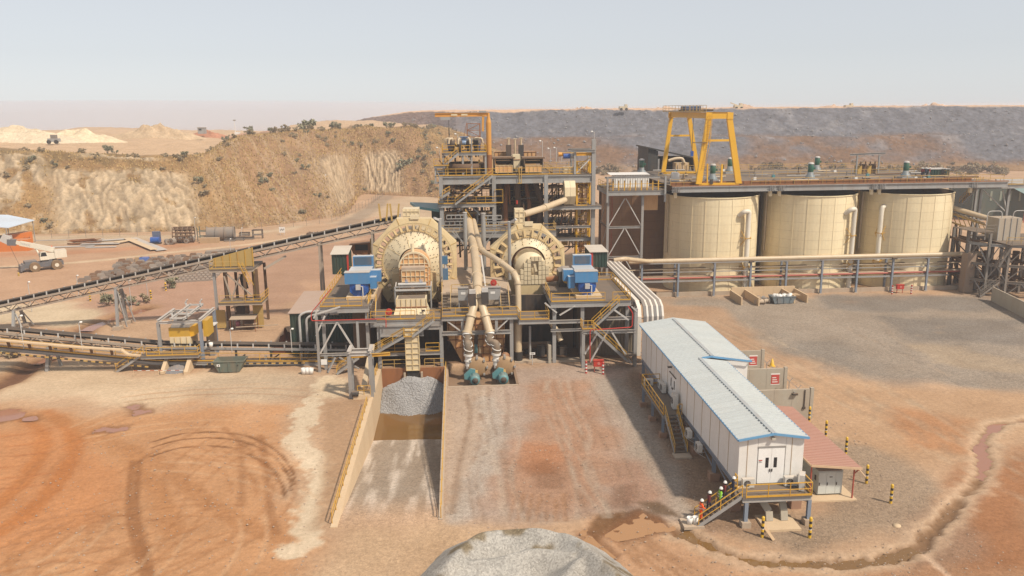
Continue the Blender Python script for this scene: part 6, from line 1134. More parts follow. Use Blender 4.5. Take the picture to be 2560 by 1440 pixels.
for u in (.36,.55):box('rating_plate',xe_+(jx-xe_)*u-.5,xe_+(jx-xe_)*u+.5,131.38,131.41,jt-.08,jt+.18,CREAML,jb)
box('trolley_hoist',xe_+.9,xe_+2.5,131.3,131.9,jt-.75,jt-.28,STEEL,jb);rod('hook_cable',(xe_+2.2,131.6,jt-3.2),(xe_+2.2,131.6,jt-.7),.03,DARK,jb,5);rod('hook_block',(xe_+2.2,131.6,jt-3.4),(xe_+2.2,131.6,jt-2.0),.08,DARK,jb,8)
lf=thing('access_tower','rusty lattice access tower with ladder behind the jib crane','access tower',(V(1190,340,140).x,140,ZP));xa_,xb_=V(1168,340,140).x,V(1200,340,140).x
for x in (xa_,xb_):[bar('post',(x,y,ZP),(x,y,V(0,305,y).z if False else 29.6),.14,.14,RUST,lf) for y in (139,141)]
for k in range(4):z=ZP+k*1.1;bar('brace',(xa_ if k%2 else xb_,139,z),(xb_ if k%2 else xa_,139,z+1.1),.1,.1,RUST,lf);bar('rail',(xa_,139,z+1.1),(xb_,139,z+1.1),.1,.1,RUST,lf)
ladder(lf,(xa_-1.0,139,ZP),(xa_-.1,139,29.8),.7,RUST,False ,(0,1,0))
for k,(x0,x1,lb) in enumerate(((1239,1281,'left open screen box with tan front on the tower deck'),(1314,1355,'right open screen box with tan front on the tower deck'))):
 t=thing('screen_box',lb,'screen',tuple(V((x0+x1)/2,436,131)),'screen boxes on the tower deck');a,b_=V(x0,434,131),V(x1,413,131);box('front_box',a.x,b_.x,131,132.3,ZT+.35,b_.z,CHUTE,t);grid_face(t,a.x,b_.x,ZT+.35,b_.z,131,4,1,CREAM,.07,.09)
 zt2=V(x0,397,131.5).z;
 for x in (a.x-.2,b_.x+.1):box('side_plate',x,x+.12,131.4,135,ZT+.3,zt2,DARK,t)
 box('roof_beam',a.x-.5,b_.x+.5,131.3,131.7,zt2,zt2+.25,BROWN,t);box('roof_plate',a.x-.4,b_.x+.4,131.7,135.2,zt2+.02,zt2+.2,BROWN,t);box('deck_panel',a.x,b_.x,132.4,135,b_.z-.4,b_.z-.2,DARK,t);pipe('drum',[(a.x+.1,132.8,b_.z+.6),(b_.x-.1,132.8,b_.z+.6)],.45,BLACK,t,14)
 for s in range(2):pipe('spray_pipe',[(a.x+.2,132.3+s*.8,zt2-.3),(b_.x-.2,132.3+s*.8,zt2-.3)],.08,PIPE,t,6)
 u0,u1=(V(1237 if k==0 else 1310,395,137),V(1268 if k==0 else 1340,379,137));t2=thing('feed_bin',('left','right')[k]+' stained feed bin behind the screen box','bin',(u0.x,137,ZT));box('bin_body',u0.x,u1.x,137,139,ZT,u1.z,CHUTE,t2);grid_face(t2,u0.x,u1.x,u0.z,u1.z,137,3,1,RUST,.08,.1)
for k,px in enumerate((1272,1288,1303)):
 c0,c1=V(px,420,136),V(px,346+(k==1)*2,136);t=thing('vent_stack',('left','middle','right')[k]+' tan vent stack standing between the screen boxes','stack',(c0.x,136,ZT),'vent stacks between the screens');zs=V(px,362,136).z;box('casing',c0.x-(.42 if k!=1 else .95),c0.x+(.42 if k!=1 else .95),135.6,136.6,ZT+1,zs-(1.8 if k==1 else 0),DARK if k!=1 else CREAML,t);rod('pipe',(c0.x,136,zs-2),(c0.x,136,c1.z),.16,PIPE,t,10);box('cap',c0.x-.3,c0.x+.3,135.8,136.2,c1.z,c1.z+.12,PIPE,t)
dv_=thing('divider_box','grey divider hopper between the two screen boxes','hopper',tuple(V(1292,430,132.5)));a,b_=V(1282,412,132.5),V(1300,386,132.5);b=MB();b.prism([(a.x+.5,a.z-1.2),(b_.x-.5,a.z-1.2),(b_.x,a.z),(b_.x,b_.z),(a.x,b_.z),(a.x,a.z)],lambda u,v,k:(u,k,v),132.5,134);b.build('hopper',CREAML,dv_);bar('rib',(a.x,132.45,(a.z+b_.z)/2),(b_.x,132.45,(a.z+b_.z)/2),.1,.1,RUST,dv_);box('base_frame',a.x-.2,b_.x+.2,132.6,134,ZT,ZT+.8,DARK,dv_)
gt=thing('hanging_gate','tall yellow gate frame hanging on the front of the tower deck','gate',tuple(V(1300,455,129.6)));[rod('stile',V(px,458,129.6),V(px,420,129.6),.07,YELD,gt,6) for px in (1298,1303)];bar('foot',V(1294,458,129.6),V(1304,458,129.6),.15,.12,YELD,gt)
def lamp_post(p,h,label,arm=(.5,0),m=None ,grp='slender lamp posts'):
 p=Vector(p);t=thing('lamp_post',label,'lamp post',p,grp);rod('pole',p,p+Vector((0,0,h)),.055,m or STEELW,t,6);q=p+Vector((0,0,h));e=q+Vector((arm[0],arm[1],.08));bar('arm',q,e,.05,.05,m or STEELW,t)
 MB().lathe([(.001,.12),(.16,.08),(.2,-.05),(.12,-.12),(.001,-.12)],e,'z',10).build('lamp_head',WHITE,t)
for k,(px,py,py2,Y,lb) in enumerate(((1356,436,353,133,'lamp post on the tower deck right of the right screen box'),(1376,405,372,141,'lamp post at the back of the tower deck, first of three'),(1391,405,370,142,'lamp post at the back of the tower deck, second of three'),(1404,405,386,142,'lamp post at the back of the tower deck, third of three'),(1485,375,330,131,'thin antenna pole on the right tower column'),(1099,405,370,139,'lamp post behind the left end of the tower'),(1145,380,336,139,'lamp post behind the cyclone platform'))):a,b_=V(px,py,Y),V(px,py2,Y);lamp_post((a.x,Y,a.z),b_.z-a.z,lb,(-.4,0))
bc_=thing('belt_cover','dark teal conveyor head cover left of the tower','cover',tuple(V(1060,510,136)));b=MB();a,b_,c,d=V(1025,505,137),V(1040,516,133),V(1098,524,131),V(1098,508,137);b.add([a,b_,c,d,a-Vector((0,0,.4)),b_-Vector((0,0,.4)),c-Vector((0,0,.4)),d-Vector((0,0,.4))],[(0,1,2,3),(7,6,5,4),(0,4,5,1),(1,5,6,2),(2,6,7,3),(3,7,4,0)]);b.build('hood',TEAL,bc_);box('housing',V(1062,0,134).x,colx[0]-.5,134,139,11,V(1080,528,134).z,GREEN,bc_);[bar('leg',(x,134.5,0),(x,134.5,12),.3,.3,BROWN,bc_) for x in (V(1066,0,134).x,colx[0]-.8)]
ob=thing('ore_bin','rust orange bin with dark mouth left of the left mill','bin',tuple(V(905,640,124)));a,b_=V(874,636,124),V(927,606,124);b=MB();b.prism([(a.x+.6,a.z),(b_.x-.3,a.z-.2),(b_.x,b_.z),(a.x,b_.z-.3)],lambda u,v,k:(u,k,v),124,127);b.build('hopper',RUST,ob);[bar('leg',(x,125.5,0),(x,125.5,a.z+.3),.3,.3,BROWN,ob) for x in (a.x+.8,b_.x-.5)];box('mouth',a.x+.9,b_.x-.5,123.95,124.0,b_.z-1.2,b_.z-.3,BLACK,ob);rod('side_post',(b_.x,124,a.z),(b_.x,124,b_.z+.6),.12,YELD,ob)
for z in (13.0,17.0):[box('shade_plate',colx[b_]+.3,colx[b_+1]-.3,134,142,z-.1,z,BROWN,cl) for b_ in range(3)]  # plates added to shade the tower interior
rq=random.Random(5)
for k in range(150):
 bay=rq.choice((0,1,2,2));xa_,xb_=colx[bay]+.5,colx[bay+1]-.5;x=rq.uniform(xa_,xb_);y=rq.uniform(131.5,141);z=rq.uniform(8.5,20);kind=rq.random();m_=rq.choice((BROWN,BROWN,RUST,GRATE,YELD,STEEL,PIPE))
 if kind<.4:rod('service_pipe',(x,y,z-rq.uniform(1,4)),(x+rq.uniform(-.4,.4),y,min(20.3,z+rq.uniform(1,3))),rq.uniform(.06,.2),m_,cl,8)
 elif kind<.75:bar('small_beam',(max(xa_,x-rq.uniform(1,4)),y,z),(min(xb_,x+rq.uniform(1,4)),y,z+rq.uniform(-.3,.3)),.14,.2,m_,cl)
 elif kind<.9:bar('small_beam',(max(xa_,x-1.5),y,z-1.2),(min(xb_,x+1.5),y,z+1.2),.14,.14,m_,cl)
 else :box('service_box',x-.5,x+.5,y,y+.6,z-.5,z+.7,m_,cl)
for z in (15.2,19.2):[bar('ledger',(colx[b_]+.3,Y0+2.5,z),(colx[b_+1]-.3,Y0+2.5,z),.22,.3,mat('tan_tower_steel',(.36,.25,.14),.7,dirt=.5),cl) for b_ in (0,2)]
for b_ in (0,2):[bar('raker',(colx[b_]+.4+q*1.2,Y0+3,12.9),(colx[b_]+2.4+q*1.2,Y0+3,20.5),.16,.16,rq.choice((YELD,RUST,MATS['tan_tower_steel'])),cl) for q in range(4)]
for z in (10.0,13.2,15.3,17.3,19.3):railing(cl,[(colx[0]+.4,136.4,z),(colx[3]-.4,136.4,z)],m=YELD,sp=2.4,kick=False )
def tank(cx,cy,r,h,label,m,ribs=True ):
 t=thing('leach_tank',label,'tank',(cx,cy,0),'cylindrical leach tanks');n=22;rows=11
 for j in range(rows):
  z0,z1=h*j/rows,h*(j+1)/rows;b=MB()
  for k in range(n):
   a0,a1=2*math.pi*k/n,2*math.pi*(k+1)/n
   for q in range(4):
    u0,u1=a0+(a1-a0)*q/4,a0+(a1-a0)*(q+1)/4;P_=lambda u,z:(cx+r*math.cos(u),cy+r*math.sin(u),z)
    b.add([P_(u0,z0+.014),P_(u1,z0+.014),P_(u1,z1-.014),P_(u0,z1-.014)],[(0,1,2,3)],True )
  b.build('plate_course',m,t)
 MB().lathe([(r-.03,0),(r-.03,h-.05)],(cx,cy,0),'z',64).build('backing_shell',MATS['tank_joint'] if m is TANK else BROWN,t);MB().lathe([(r-.06,h-.05),(r-.12,h-.05),(r-.12,h-2.2),(.01,h-2.2)],(cx,cy,0),'z',64).build('inner_shell',BROWN,t)
 for k in range(n):
  a=2*math.pi*k/n;p=Vector((cx+(r+.02)*math.cos(a),cy+(r+.02)*math.sin(a),0));
  if math.sin(a)<.35:bar('seam_strip',p,p+Vector((0,0,h)),.14,.06,m,t,up=(math.cos(a),math.sin(a),0))
 MB().lathe([(r,h-.12),(r+.14,h-.12),(r+.14,h+.02),(r-.1,h+.02)],(cx,cy,0),'z',64,False ).build('top_ring',m,t)
 return t
mat('tank_joint',(.60,.46,.27),.6,dirt=.4,top=0);TR_=8.15;TH=16.9
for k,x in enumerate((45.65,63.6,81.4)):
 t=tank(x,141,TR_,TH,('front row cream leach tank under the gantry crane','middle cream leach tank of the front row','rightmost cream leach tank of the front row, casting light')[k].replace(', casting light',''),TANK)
 if k<2:a=R(-65 if k==0 else -58)
 else :a=R(-141)
 d_=Vector((math.cos(a),math.sin(a),0));c=Vector((x,141,0));s_=Vector((-d_.y,d_.x,0));ht=14.6
 if k<2:P_=[c+d_*(TR_-.1)-s_*1.1+Vector((0,0,ht-.8)),c+d_*(TR_+.9)-s_*.9+Vector((0,0,ht)),c+d_*(TR_+1.0)+s_*.1+Vector((0,0,ht)),c+d_*(TR_+.9)+s_*.15+Vector((0,0,ht-1.2)),c+d_*(TR_+.9)+s_*.15+Vector((0,0,.5))]
 else :P_=[c+d_*(TR_-.2)+Vector((0,0,ht)),c+d_*(TR_+.7)+Vector((0,0,ht)),c+d_*(TR_+.9)+Vector((0,0,ht-1.2)),c+d_*(TR_+.9)+Vector((0,0,5.0))]
 pipe('overflow_pipe',arc_pts(P_,.9,6),.42,mat('white_pipe_paint',(.72,.66,.55),.5,dirt=.3),t,14)
 for z in (5.0,10.0):
  b=MB();o=c+d_*(TR_+.05)+Vector((0,0,z));
  for s in (-1,1):b.bar(o+s_*s*.6,o+s_*s*.6+d_*1.3,.09,.09);b.bar(o+s_*s*.6-Vector((0,0,1.4)),o+s_*s*.6+d_*1.2,.08,.08);b.bar(o+s_*s*.6+Vector((0,0,1.2)),o+s_*s*.6+d_*1.3-Vector((0,0,.2)),.07,.07)
  b.bar(o-s_*.6+d_*1.3,o+s_*.6+d_*1.3,.09,.09);b.build('pipe_bracket',YEL,t)
 dl=Vector((math.cos(R(-172)),math.sin(R(-172)),0));pipe('sample_pipe',[c+dl*(TR_+.2)+Vector((0,0,TH)),c+dl*(TR_+.2)+Vector((0,0,6.5))],.18,PIPE,t,8)
 if k==1:dr_=Vector((math.cos(R(-18)),math.sin(R(-18)),0));ladder(t,c+dr_*(TR_+.3)+Vector((0,0,2)),c+dr_*(TR_+.3)+Vector((0,0,TH+.8)),.6,YELD,False ,(-dr_.y,dr_.x,0))
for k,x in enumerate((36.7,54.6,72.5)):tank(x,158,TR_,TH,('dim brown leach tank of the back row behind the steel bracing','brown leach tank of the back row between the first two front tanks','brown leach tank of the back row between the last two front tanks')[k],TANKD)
dp=thing('tank_deck','long steel deck over the leach tanks with grey girder and railings','deck',(65,150,17));ZK=18.95;YF,YB=133.9,166.5;XA,XB=36.4,90.5
for k in range(12):
 x0=XA+(XB-XA)*k/12;x1=XA+(XB-XA)*(k+1)/12
 for j in range(3):y0=YF+1.2+(YB-YF-1.2)*j/3;box('grating_panel',x0+.01,x1-.01,y0+.01,y0+(YB-YF-1.2)/3-.01,ZK-.08,ZK,GRATE,dp)
n=6
for k in range(n):x0=XA+(96-XA)*k/n;bar('front_girder',(x0+.02,YF,18.35),(x0+(96-XA)/n-.02,YF,18.35),.5,1.0,STEEL,dp,'ib')
bar('crane_rail',(XA,YF-.05,18.93),(96,YF-.05,18.93),.25,.16,RUST,dp);bar('kick_girder',(XA,YF+1.1,19.25),(90,YF+1.1,19.25),.1,.6,RUST,dp)
for k in range(36):x=XA+1+k*1.47;box('girder_stiffener',x-.04,x+.04,YF+1.0,YF+1.05,18.95,19.55,BROWN,dp)
railing(dp,[(50.5,YF+.9,18.9),(95.8,YF+.9,18.9)],m=YELD,sp=2.5,kick=False );railing(dp,[(XA,YF+.9,18.9),(41,YF+.9,18.9)],m=YELD,sp=2.5,kick=False );railing(dp,[(XA+12,YB,ZK),(XB,YB,ZK),(XB,YF+1,ZK)],m=YELD,sp=2.6,kick=False )
for x in (37.2,53.8,55.4,71.8,73.2,89.7):
 b=MB();[b.box(x-.4+.27*j,x-.32+.27*j,YF-.42,YF-.27,17.85,18.8) for j in range(4)];b.build('bearing_stiffener',STEEL,dp);bar('bearing_post',(x,134.6,16.9),(x,134.6,17.9),.5,.5,CREAML,dp)
for y in (138,144,150,156,162):bar('cross_girder',(XA,y,18.35),(XB,y,18.35),.4,.9,BROWN,dp,'ib')
fl=thing('deck_trestle','grey braced steel frame carrying the deck at the left end of the tanks','frame',(30,136.5,0));xa_,xb_=V(1519,560,136.5).x,V(1605,560,136.5).x
for x in (xa_,xb_):bar('column',(x,136.5,0),(x,136.5,17.4),.42,.42,STEEL,fl,'ib');
bar('column',(xa_,144,0),(xa_,144,17.4),.4,.4,BROWN,fl,'ib')
xm=(xa_+xb_)/2;lv=[16.9,11.7,6.4,1.2]
for z0,z1 in zip(lv,lv[1:]):
 bar('tie_beam',(xa_,136.5,z1),(xb_,136.5,z1),.3,.4,STEEL,fl,'ib');bar('brace',(xm-.1,136.5,z0-.2),(xa_+.2,136.5,z1+.3),.16,.16,STEELW,fl);bar('brace',(xm+.1,136.5,z0-.2),(xb_-.2,136.5,z1+.3),.16,.16,STEELW,fl);bar('side_tie',(xa_,136.7,z1),(xa_,143.8,z1),.25,.3,BROWN,fl);bar('side_brace',(xa_,137,z0),(xa_,143.5,z1),.15,.15,STEEL,fl)
xq=V(1665,470,135.2).x;deck(fl,xa_-.3,xq,135.2,146,18.2,.8,nx=3);
for px in (1519,1664):x=V(px,440,135).x;bar('guard_post',(x,135,16.2),(x,135,20.6),.3,.35,STEEL,fl,'ib')
bar('guard_rail',(V(1519,0,135).x,134.95,20.45),(V(1664,0,135).x,134.95,20.45),.2,.35,STEEL,fl,'ib')
for k in range(9):x=xa_+.6+k*.98;box('yellow_post',x-.09,x+.09,135.25,135.4,18.2,19.9,YEL,fl)
railing(fl,[(xa_,135.3,18.2),(xq-.1,135.3,18.2)],sp=3,kick=False );railing(fl,[(xa_,135.3,18.2),(xa_,146,18.2),(xq-1,146,18.2)],m=YELD,sp=2);box('panel',V(1622,0,139).x,V(1660,0,139).x,139,139.2,14.3,17.3,CHUTE,fl);ladder(fl,(xa_+2.4,146.5,1),(xa_+2.4,146.5,18.5),.6,mat('red_ladder',(.45,.1,.05),.6),True )
wc=thing('ribbed_container','white ribbed container on the left end of the tank deck','container',tuple(V(1575,470,139.5)));a,b_=V(1536,459,139.5),V(1623,436,139.5);box('body',a.x,b_.x,139.6,142.2,18.25,b_.z-.02,WHITE,wc);corrug(a.x,b_.x,18.25,b_.z,139.58,.42,.09).build('front_sheeting',WHITE,wc);b=MB();b.add([(a.x-.8,139.2,b_.z),(b_.x+.1,139.2,b_.z),(b_.x+.1,142.4,b_.z+.2),(a.x-.8,142.4,b_.z+.2)],[(0,1,2,3)]);b.build('lid',WHITE,wc)
wt=thing('white_tote','white plastic tote tank on the deck left of the gantry leg','tote',tuple(V(1689,452,138)));a,b_=V(1682,452,138),V(1699,431,138);b=MB();b.prism([(a.x,a.z),(b_.x,a.z),(b_.x,b_.z-.2),(b_.x-.2,b_.z),(a.x+.2,b_.z),(a.x,b_.z-.2)],lambda u,v,k:(u,k,v),138,139.2);b.build('tank',WHITE,wt);box('skid',a.x-.05,b_.x+.05,138,139.2,18.55,a.z,STEEL,wt)
rf=thing('deck_trestle','grey braced steel frame carrying the deck at the right end of the tanks','frame',(93,137,0))
for x in (V(2443,560,137).x,V(2512,560,137).x):[bar('column',(x,y,0),(x,y,17.2),.42,.42,STEEL,rf,'ib') for y in (137,146)]
xa_,xb_=V(2443,560,137).x,V(2512,560,137).x;bar('tie_beam',(xa_,137,11.8),(xb_,137,11.8),.3,.4,STEEL,rf,'ib');bar('brace',(xa_+.5,137,17),(xb_,137,13),.16,.16,STEELW,rf);bar('brace',(xb_-1.2,137,17),(xb_,137,13.2),.16,.16,STEELW,rf);bar('brace',((xa_+xb_)/2,137,11.6),(xa_,137,7),.16,.16,STEELW,rf);bar('brace',((xa_+xb_)/2,137,11.6),(xb_,137,7),.16,.16,STEELW,rf);bar('tie_beam',(xa_,137,7),(xb_,137,7),.3,.4,STEEL,rf,'ib')
deck(rf,90.6,99.5,134.4,146,18.2,.6,nx=3);railing(rf,[(90.6,134.5,18.2),(99.3,134.5,18.2)],m=YELD,sp=2);box('far_girder',96.2,112,137.2,137.7,17.3,18.9,STEELW,rf);stair(rf,(86.8+5,140,14.3),(86.8+8.5,140,18.2),.9,(0,1,0))
AG=[(45.65,141,'green agitator motor between the gantry crane front legs'),(63.6,141,'green agitator motor over the middle front tank'),(81.4,141,'green agitator motor over the rightmost front tank'),(36.7,158,'green agitator motor behind the white ribbed container'),(54.6,158,'green agitator motor just right of the gantry crane'),(72.5,158,'green agitator motor at the back, right of centre')]
for x,y,lb in AG:
 t=thing('agitator',lb,'agitator',(x,y,ZK),'green agitator motors');box('base_frame',x-1.1,x+1.1,y-1.0,y+1.0,ZK,ZK+.35,STEEL,t);MB().lathe([(.9,0),(.75,.5),(.55,.6),(.5,1.1),(.001,1.1)],(x,y,ZK+.36),'z',18).build('gearbox',mat('blue_grey_gearbox',(.16,.2,.22),.5),t);MB().lathe([(.45,0),(.5,.15),(.5,1.3),(.4,1.4),(.001,1.4)],(x,y,ZK+1.46),'z',18).build('motor',GREENM,t);MB().lathe([(.52,0),(.52,.12),(.3,.3),(.001,.32)],(x,y,ZK+2.88),'z',18).build('rain_cap',STEELW,t);box('terminal_box',x+.45,x+.8,y-.2,y+.2,ZK+1.9,ZK+2.3,GREENM,t)
gc=thing('gantry_crane','yellow gantry crane straddling the leach tank deck','crane',(45,146,ZK));YFg,YBg=134.3,158.0;ztop=V(1790,289,YFg).z
FL,FR,TLx,TRx=V(1746,465,YFg),V(1846,459,YFg),V(1771,295,YFg).x,V(1824,295,YFg).x
def tapered(t,name,p0,p1,w0,w1,m,d0=.55):
 b=MB();p0,p1=Vector(p0),Vector(p1);vs=[]
 for p,w_ in ((p0,w0),(p1,w1)):vs+=[p+Vector((sx*w_/2,sy*d0/2,0)) for sx,sy in ((-1,-1),(1,-1),(1,1),(-1,1))]
 b.add(vs,[(3,2,1,0),(4,5,6,7),(0,1,5,4),(1,2,6,5),(2,3,7,6),(3,0,4,7)]);return b.build(name,m,t)
for y,z0 in ((YFg,19.2),(YBg,19.35)):
 k_=1.0 if y==YFg else .82
 tapered(gc,'leg',(FL.x,y,z0),(TLx,y,ztop-.6),1.0*k_,.85*k_,CRANEY);tapered(gc,'leg',(FR.x,y,z0),(TRx,y,ztop-.6),1.05*k_,.95*k_,CRANEY)
 box('leg_head',TLx-.5,TLx+.5,y-.35,y+.35,ztop-.6,ztop+.5,CRANEY,gc);box('leg_head',TRx-.5,TRx+.5,y-.35,y+.35,ztop-.6,ztop+.5,CRANEY,gc);bar('head_beam',(TLx+.5,y,ztop-.1),(TRx-.5,y,ztop-.1),.5,.85,CRANEY,gc)
 zc=z0+(ztop-z0)*.64;u=.64;bar('cross_tie',(FL.x+(TLx-FL.x)*u+.3,y,zc),(FR.x+(TRx-FR.x)*u-.3,y,zc),.35,.35,CRANEY,gc);bar('sill_beam',(FL.x,y,z0-.05),(FR.x,y,z0-.05),.4,.4,CRANEY,gc)
 for x in (FL.x,FR.x):
  for s in (-.5,.5):pipe('wheel',[(x+s,y-.12,z0-.22),(x+s,y+.12,z0-.22)],.22,DARK,gc,12)
for x in (TLx,TRx):bar('main_beam',(x,YFg+.36,ztop+.05),(x,YBg-.36,ztop+.05),.5,1.0,CRANEY,gc)
box('walkway',TLx-1.5,TLx-.5,YFg-.5,YBg+1,ztop+.55,ztop+.62,STEEL,gc);railing(gc,[(TLx-1.45,YFg-.4,ztop+.62),(TLx-1.45,YBg+.9,ztop+.62)],m=YELD,sp=2.2);railing(gc,[(TLx-.55,YFg-.4,ztop+.62),(TLx-.55,YFg+9,ztop+.62)],m=YELD,sp=2)
c=V(1738,275,148);tr_=box('trolley_frame',TLx-1,TRx+.6,145,149,ztop+.7,ztop+1.0,DARK,gc);box('trolley_cover',TLx-.8,TLx+2.0,145.2,148.6,ztop+1.0,ztop+1.6,mat('dark_blue_cover',(.03,.08,.18),.5),gc);rod('hook_cable',(TLx+1.2,147,ztop-6.5),(TLx+1.2,147,ztop+.6),.05,DARK,gc,5);box('hook_block',TLx+.95,TLx+1.45,146.8,147.2,ztop-7.4,ztop-6.5,BLUED,gc)
lx=FL.x+.8;ladder(gc,(FL.x+1.25,YFg-.3,25.4),(TLx+.2,YFg-.3,ztop+.3),.55,YEL,True );ladder(gc,(FL.x+.5,YFg-.3,21.5),(FL.x+1.25,YFg-.3,25.4),.5,YEL,False );box('rest_platform',FL.x-1.2,FL.x+.9,YFg-.6,YFg+.6,26.1,26.2,GRATE,gc);rod('cable_reel_post',(FL.x+1.5,YFg,18.8),(FL.x+1.4,YFg,22.6),.14,CRANEY,gc);bar('stop_post',(FL.x+4.0,YFg+.2,18.8),(FL.x+4.0,YFg+.2,22.5),.3,.3,CRANEY,gc);box('control_box',FL.x+1.9,FL.x+2.4,YFg-.4,YFg,19.2,20,DARK,gc)
cs=thing('screen_portal','grey portal frame over brown screens on the tank deck','frame',tuple(V(2165,445,150)));xa_,xb_=V(2140,430,152).x,V(2195,430,152).x
for x in (xa_,xb_):bar('post',(x,152,ZK),(x,152,22.6),.25,.25,STEEL,cs,'ib')
bar('head_beam',(xa_-1.5,152,22.7),(xb_+1.2,152,22.9),.3,.35,STEEL,cs,'ib');bar('brace',(xa_-1.2,152,21.6),(xa_+1.5,152,22.5),.12,.12,STEEL,cs)
for k in range(4):x=xa_+.6+k*.95;box('screen_unit',x,x+.8,152.5,154,ZK,ZK+1.6+.25*(k%2),BROWN if k%2 else YELD,cs);pipe('screen_pipe',[(x+.4,152.3,ZK+1.5),(x+.4,152.3,ZK+2.4)],.14,BROWN,cs,8)
gcn=thing('site_container','dark green container at the right end of the tank deck','container',tuple(V(2350,440,144)));a,b_=V(2325,446,144),V(2375,423,144);box('body',a.x+.05,b_.x-.05,144.05,147,18.96,b_.z,GREEN,gcn);corrug(a.x,b_.x,18.96,b_.z,144.04,.5,.08).build('front_sheeting',GREEN,gcn);box('roof',a.x-.1,b_.x+.1,143.9,147.1,b_.z,b_.z+.1,STEELW,gcn);box('door',a.x+2.0,a.x+2.8,143.9,143.97,18.96,20.4,BLACK,gcn)
bs=thing('dark_shed','tall black sided shed with sloping roof behind the gantry crane','shed',tuple(V(1680,425,176)));a,b_,c=V(1621,428,176),V(1621,368,176),V(1741,396,176);zb=12
b=MB();b.add([(b_.x,176,zb),(b_.x,186,zb),(b_.x,186,b_.z),(b_.x,176,b_.z)],[(3,2,1,0)]);b.build('side_wall',BLACK,bs);b=MB();w_=(V(1657,0,176).x);b.add([(b_.x,176,zb),(w_,176,zb),(w_,176,b_.z-.9),(b_.x,176,b_.z)],[(0,1,2,3)]);b.build('front_wall',mat('charcoal_sheet',(.035,.038,.037),.7,dirt=.15),bs)
b=MB();b.add([(b_.x-.3,175.5,b_.z+.1),(c.x+.3,175.5,c.z+.1),(c.x+.3,187,c.z+.1),(b_.x-.3,187,b_.z+.1),(b_.x-.3,175.5,b_.z-.2),(c.x+.3,175.5,c.z-.2),(c.x+.3,187,c.z-.2),(b_.x-.3,187,b_.z-.2)],[(0,1,2,3),(7,6,5,4),(0,4,5,1),(1,5,6,2),(2,6,7,3),(3,7,4,0)]);b.build('roof',MATS['charcoal_sheet'],bs);box('rear_wall',b_.x,c.x,186.2,186.4,zb,c.z,BLACK,bs);box('side_fascia',c.x,c.x+.2,176,186,c.z-3,c.z,BLACK,bs)
for x in (w_+.2,c.x-.3):bar('post',(x,176.2,zb),(x,176.2,c.z),.35,.35,STEEL,bs)
pipe('exhaust',[V(1667,384,178),V(1667,358,178)],.3,PIPE,bs,10)
kl=thing('kiln','tan kiln housing with bent duct inside the black shed','kiln',tuple(V(1705,425,174)));bpx('housing',1690,407,1722,430,174,3,CONCW,kl);pipe('duct',arc_pts([V(1671,402,174),V(1690,396,174),V(1706,396,174),V(1710,408,174)],.8),.35,PIPE,kl,10)
for px in (1690,1700,1712,1722):bar('frame_post',V(px,430,173.6),V(px,406,173.6),.12,.12,YELD,kl)
pk=thing('pipe_rack','long steel pipe rack with cream main running in front of the tanks','pipe rack',(60,132,0))
for k in range(9):
 x=31.2+k*6.34
 for y in (132.1,134.4):
  if k==0 and y>133:continue
  bar('post',(x,y,0),(x,y,5.85),.3,.3,BS,pk,'ib')
 bar('cross_arm',(x,132,2.95),(x,134.6,2.95),.2,.25,BS,pk);bar('cross_arm',(x,132,4.5),(x,134.6,4.5),.2,.25,BS,pk);bar('cross_arm',(x,132,5.7),(x,134.6,5.7),.2,.25,BS,pk);box('base_plate',x-.35,x+.35,131.8,132.5,0,.12,CONC,pk)
for y,z,r_,m_ in ((132.6,6.3,.42,PIPE),(133.5,4.75,.14,BROWN),(133.0,4.72,.1,PIPE),(132.5,3.25,.16,REDP),(132.95,3.3,.2,PIPE),(133.5,3.35,.25,BROWN),(134.0,3.3,.2,PIPE)):pipe('pipe_run',[(29,y,z),(58,y,z+.05),(92,y,z+.1)],r_,m_,pk,12 if r_>.3 else 8)
bar('tray',(31,132.2,2.8),(86,132.2,2.8),.12,.3,STEEL,pk);bar('tray',(31,132.2,5.95),(86,132.2,5.95),.1,.15,STEEL,pk);bar('tray',(31,132.2,4.4),(86,132.2,4.4),.1,.15,STEEL,pk)
pipe('crossover',arc_pts([(24.8,124.5,8.2),(26.5,124.5,8.4),(31.5,131.5,6.6),(33,132.6,6.3)],1.0),.36,PIPE,pk,12)
for x in (50.2,75.6):box('flood_light',x-.4,x+.4,131.6,132.0,5.9,6.15,DARK,pk)
bw=thing('bund_wall','low tan bund wall along the foot of the tanks','wall',(62,131.5,0));[box('wall_panel',34+k*5.2,39.18+k*5.2,132.6,132.9,-.05,.75,CONC,bw) for k in range(11)]
rs=thing('elution_structure','dark tangled steel structure at the right edge of the yard','structure',(95,130,0));GS=mat('dusty_dark_steel',(.20,.175,.15),.7,dirt=.4)
xs_=[G(2398,728).x,G(2425,733).x+1.0,G(2492,738).x,G(2560,745).x+1,105];ys_=[130.5,127.5,126,124,123]
for x,y in zip(xs_,ys_):
 for dy in (0,5,10):bar('column',(x+dy*.12,y+dy,0),(x+dy*.12,y+dy,10.8 if x<92 else 9.2),.4,.4,GS,rs,'ib')
for z in (2.6,5.4,8.8):
 for (x0,y0),(x1,y1) in zip(zip(xs_,ys_),zip(xs_[1:],ys_[1:])):bar('beam',(x0,y0,z),(x1,y1,z),.3,.45,STEEL if z>8 else GS,rs,'ib');bar('beam',(x0+.6,y0+5,z),(x1+.6,y1+5,z),.3,.4,BROWN,rs);bar('beam',(x0,y0,z),(x0+1.2,y0+10,z),.3,.4,BROWN,rs)
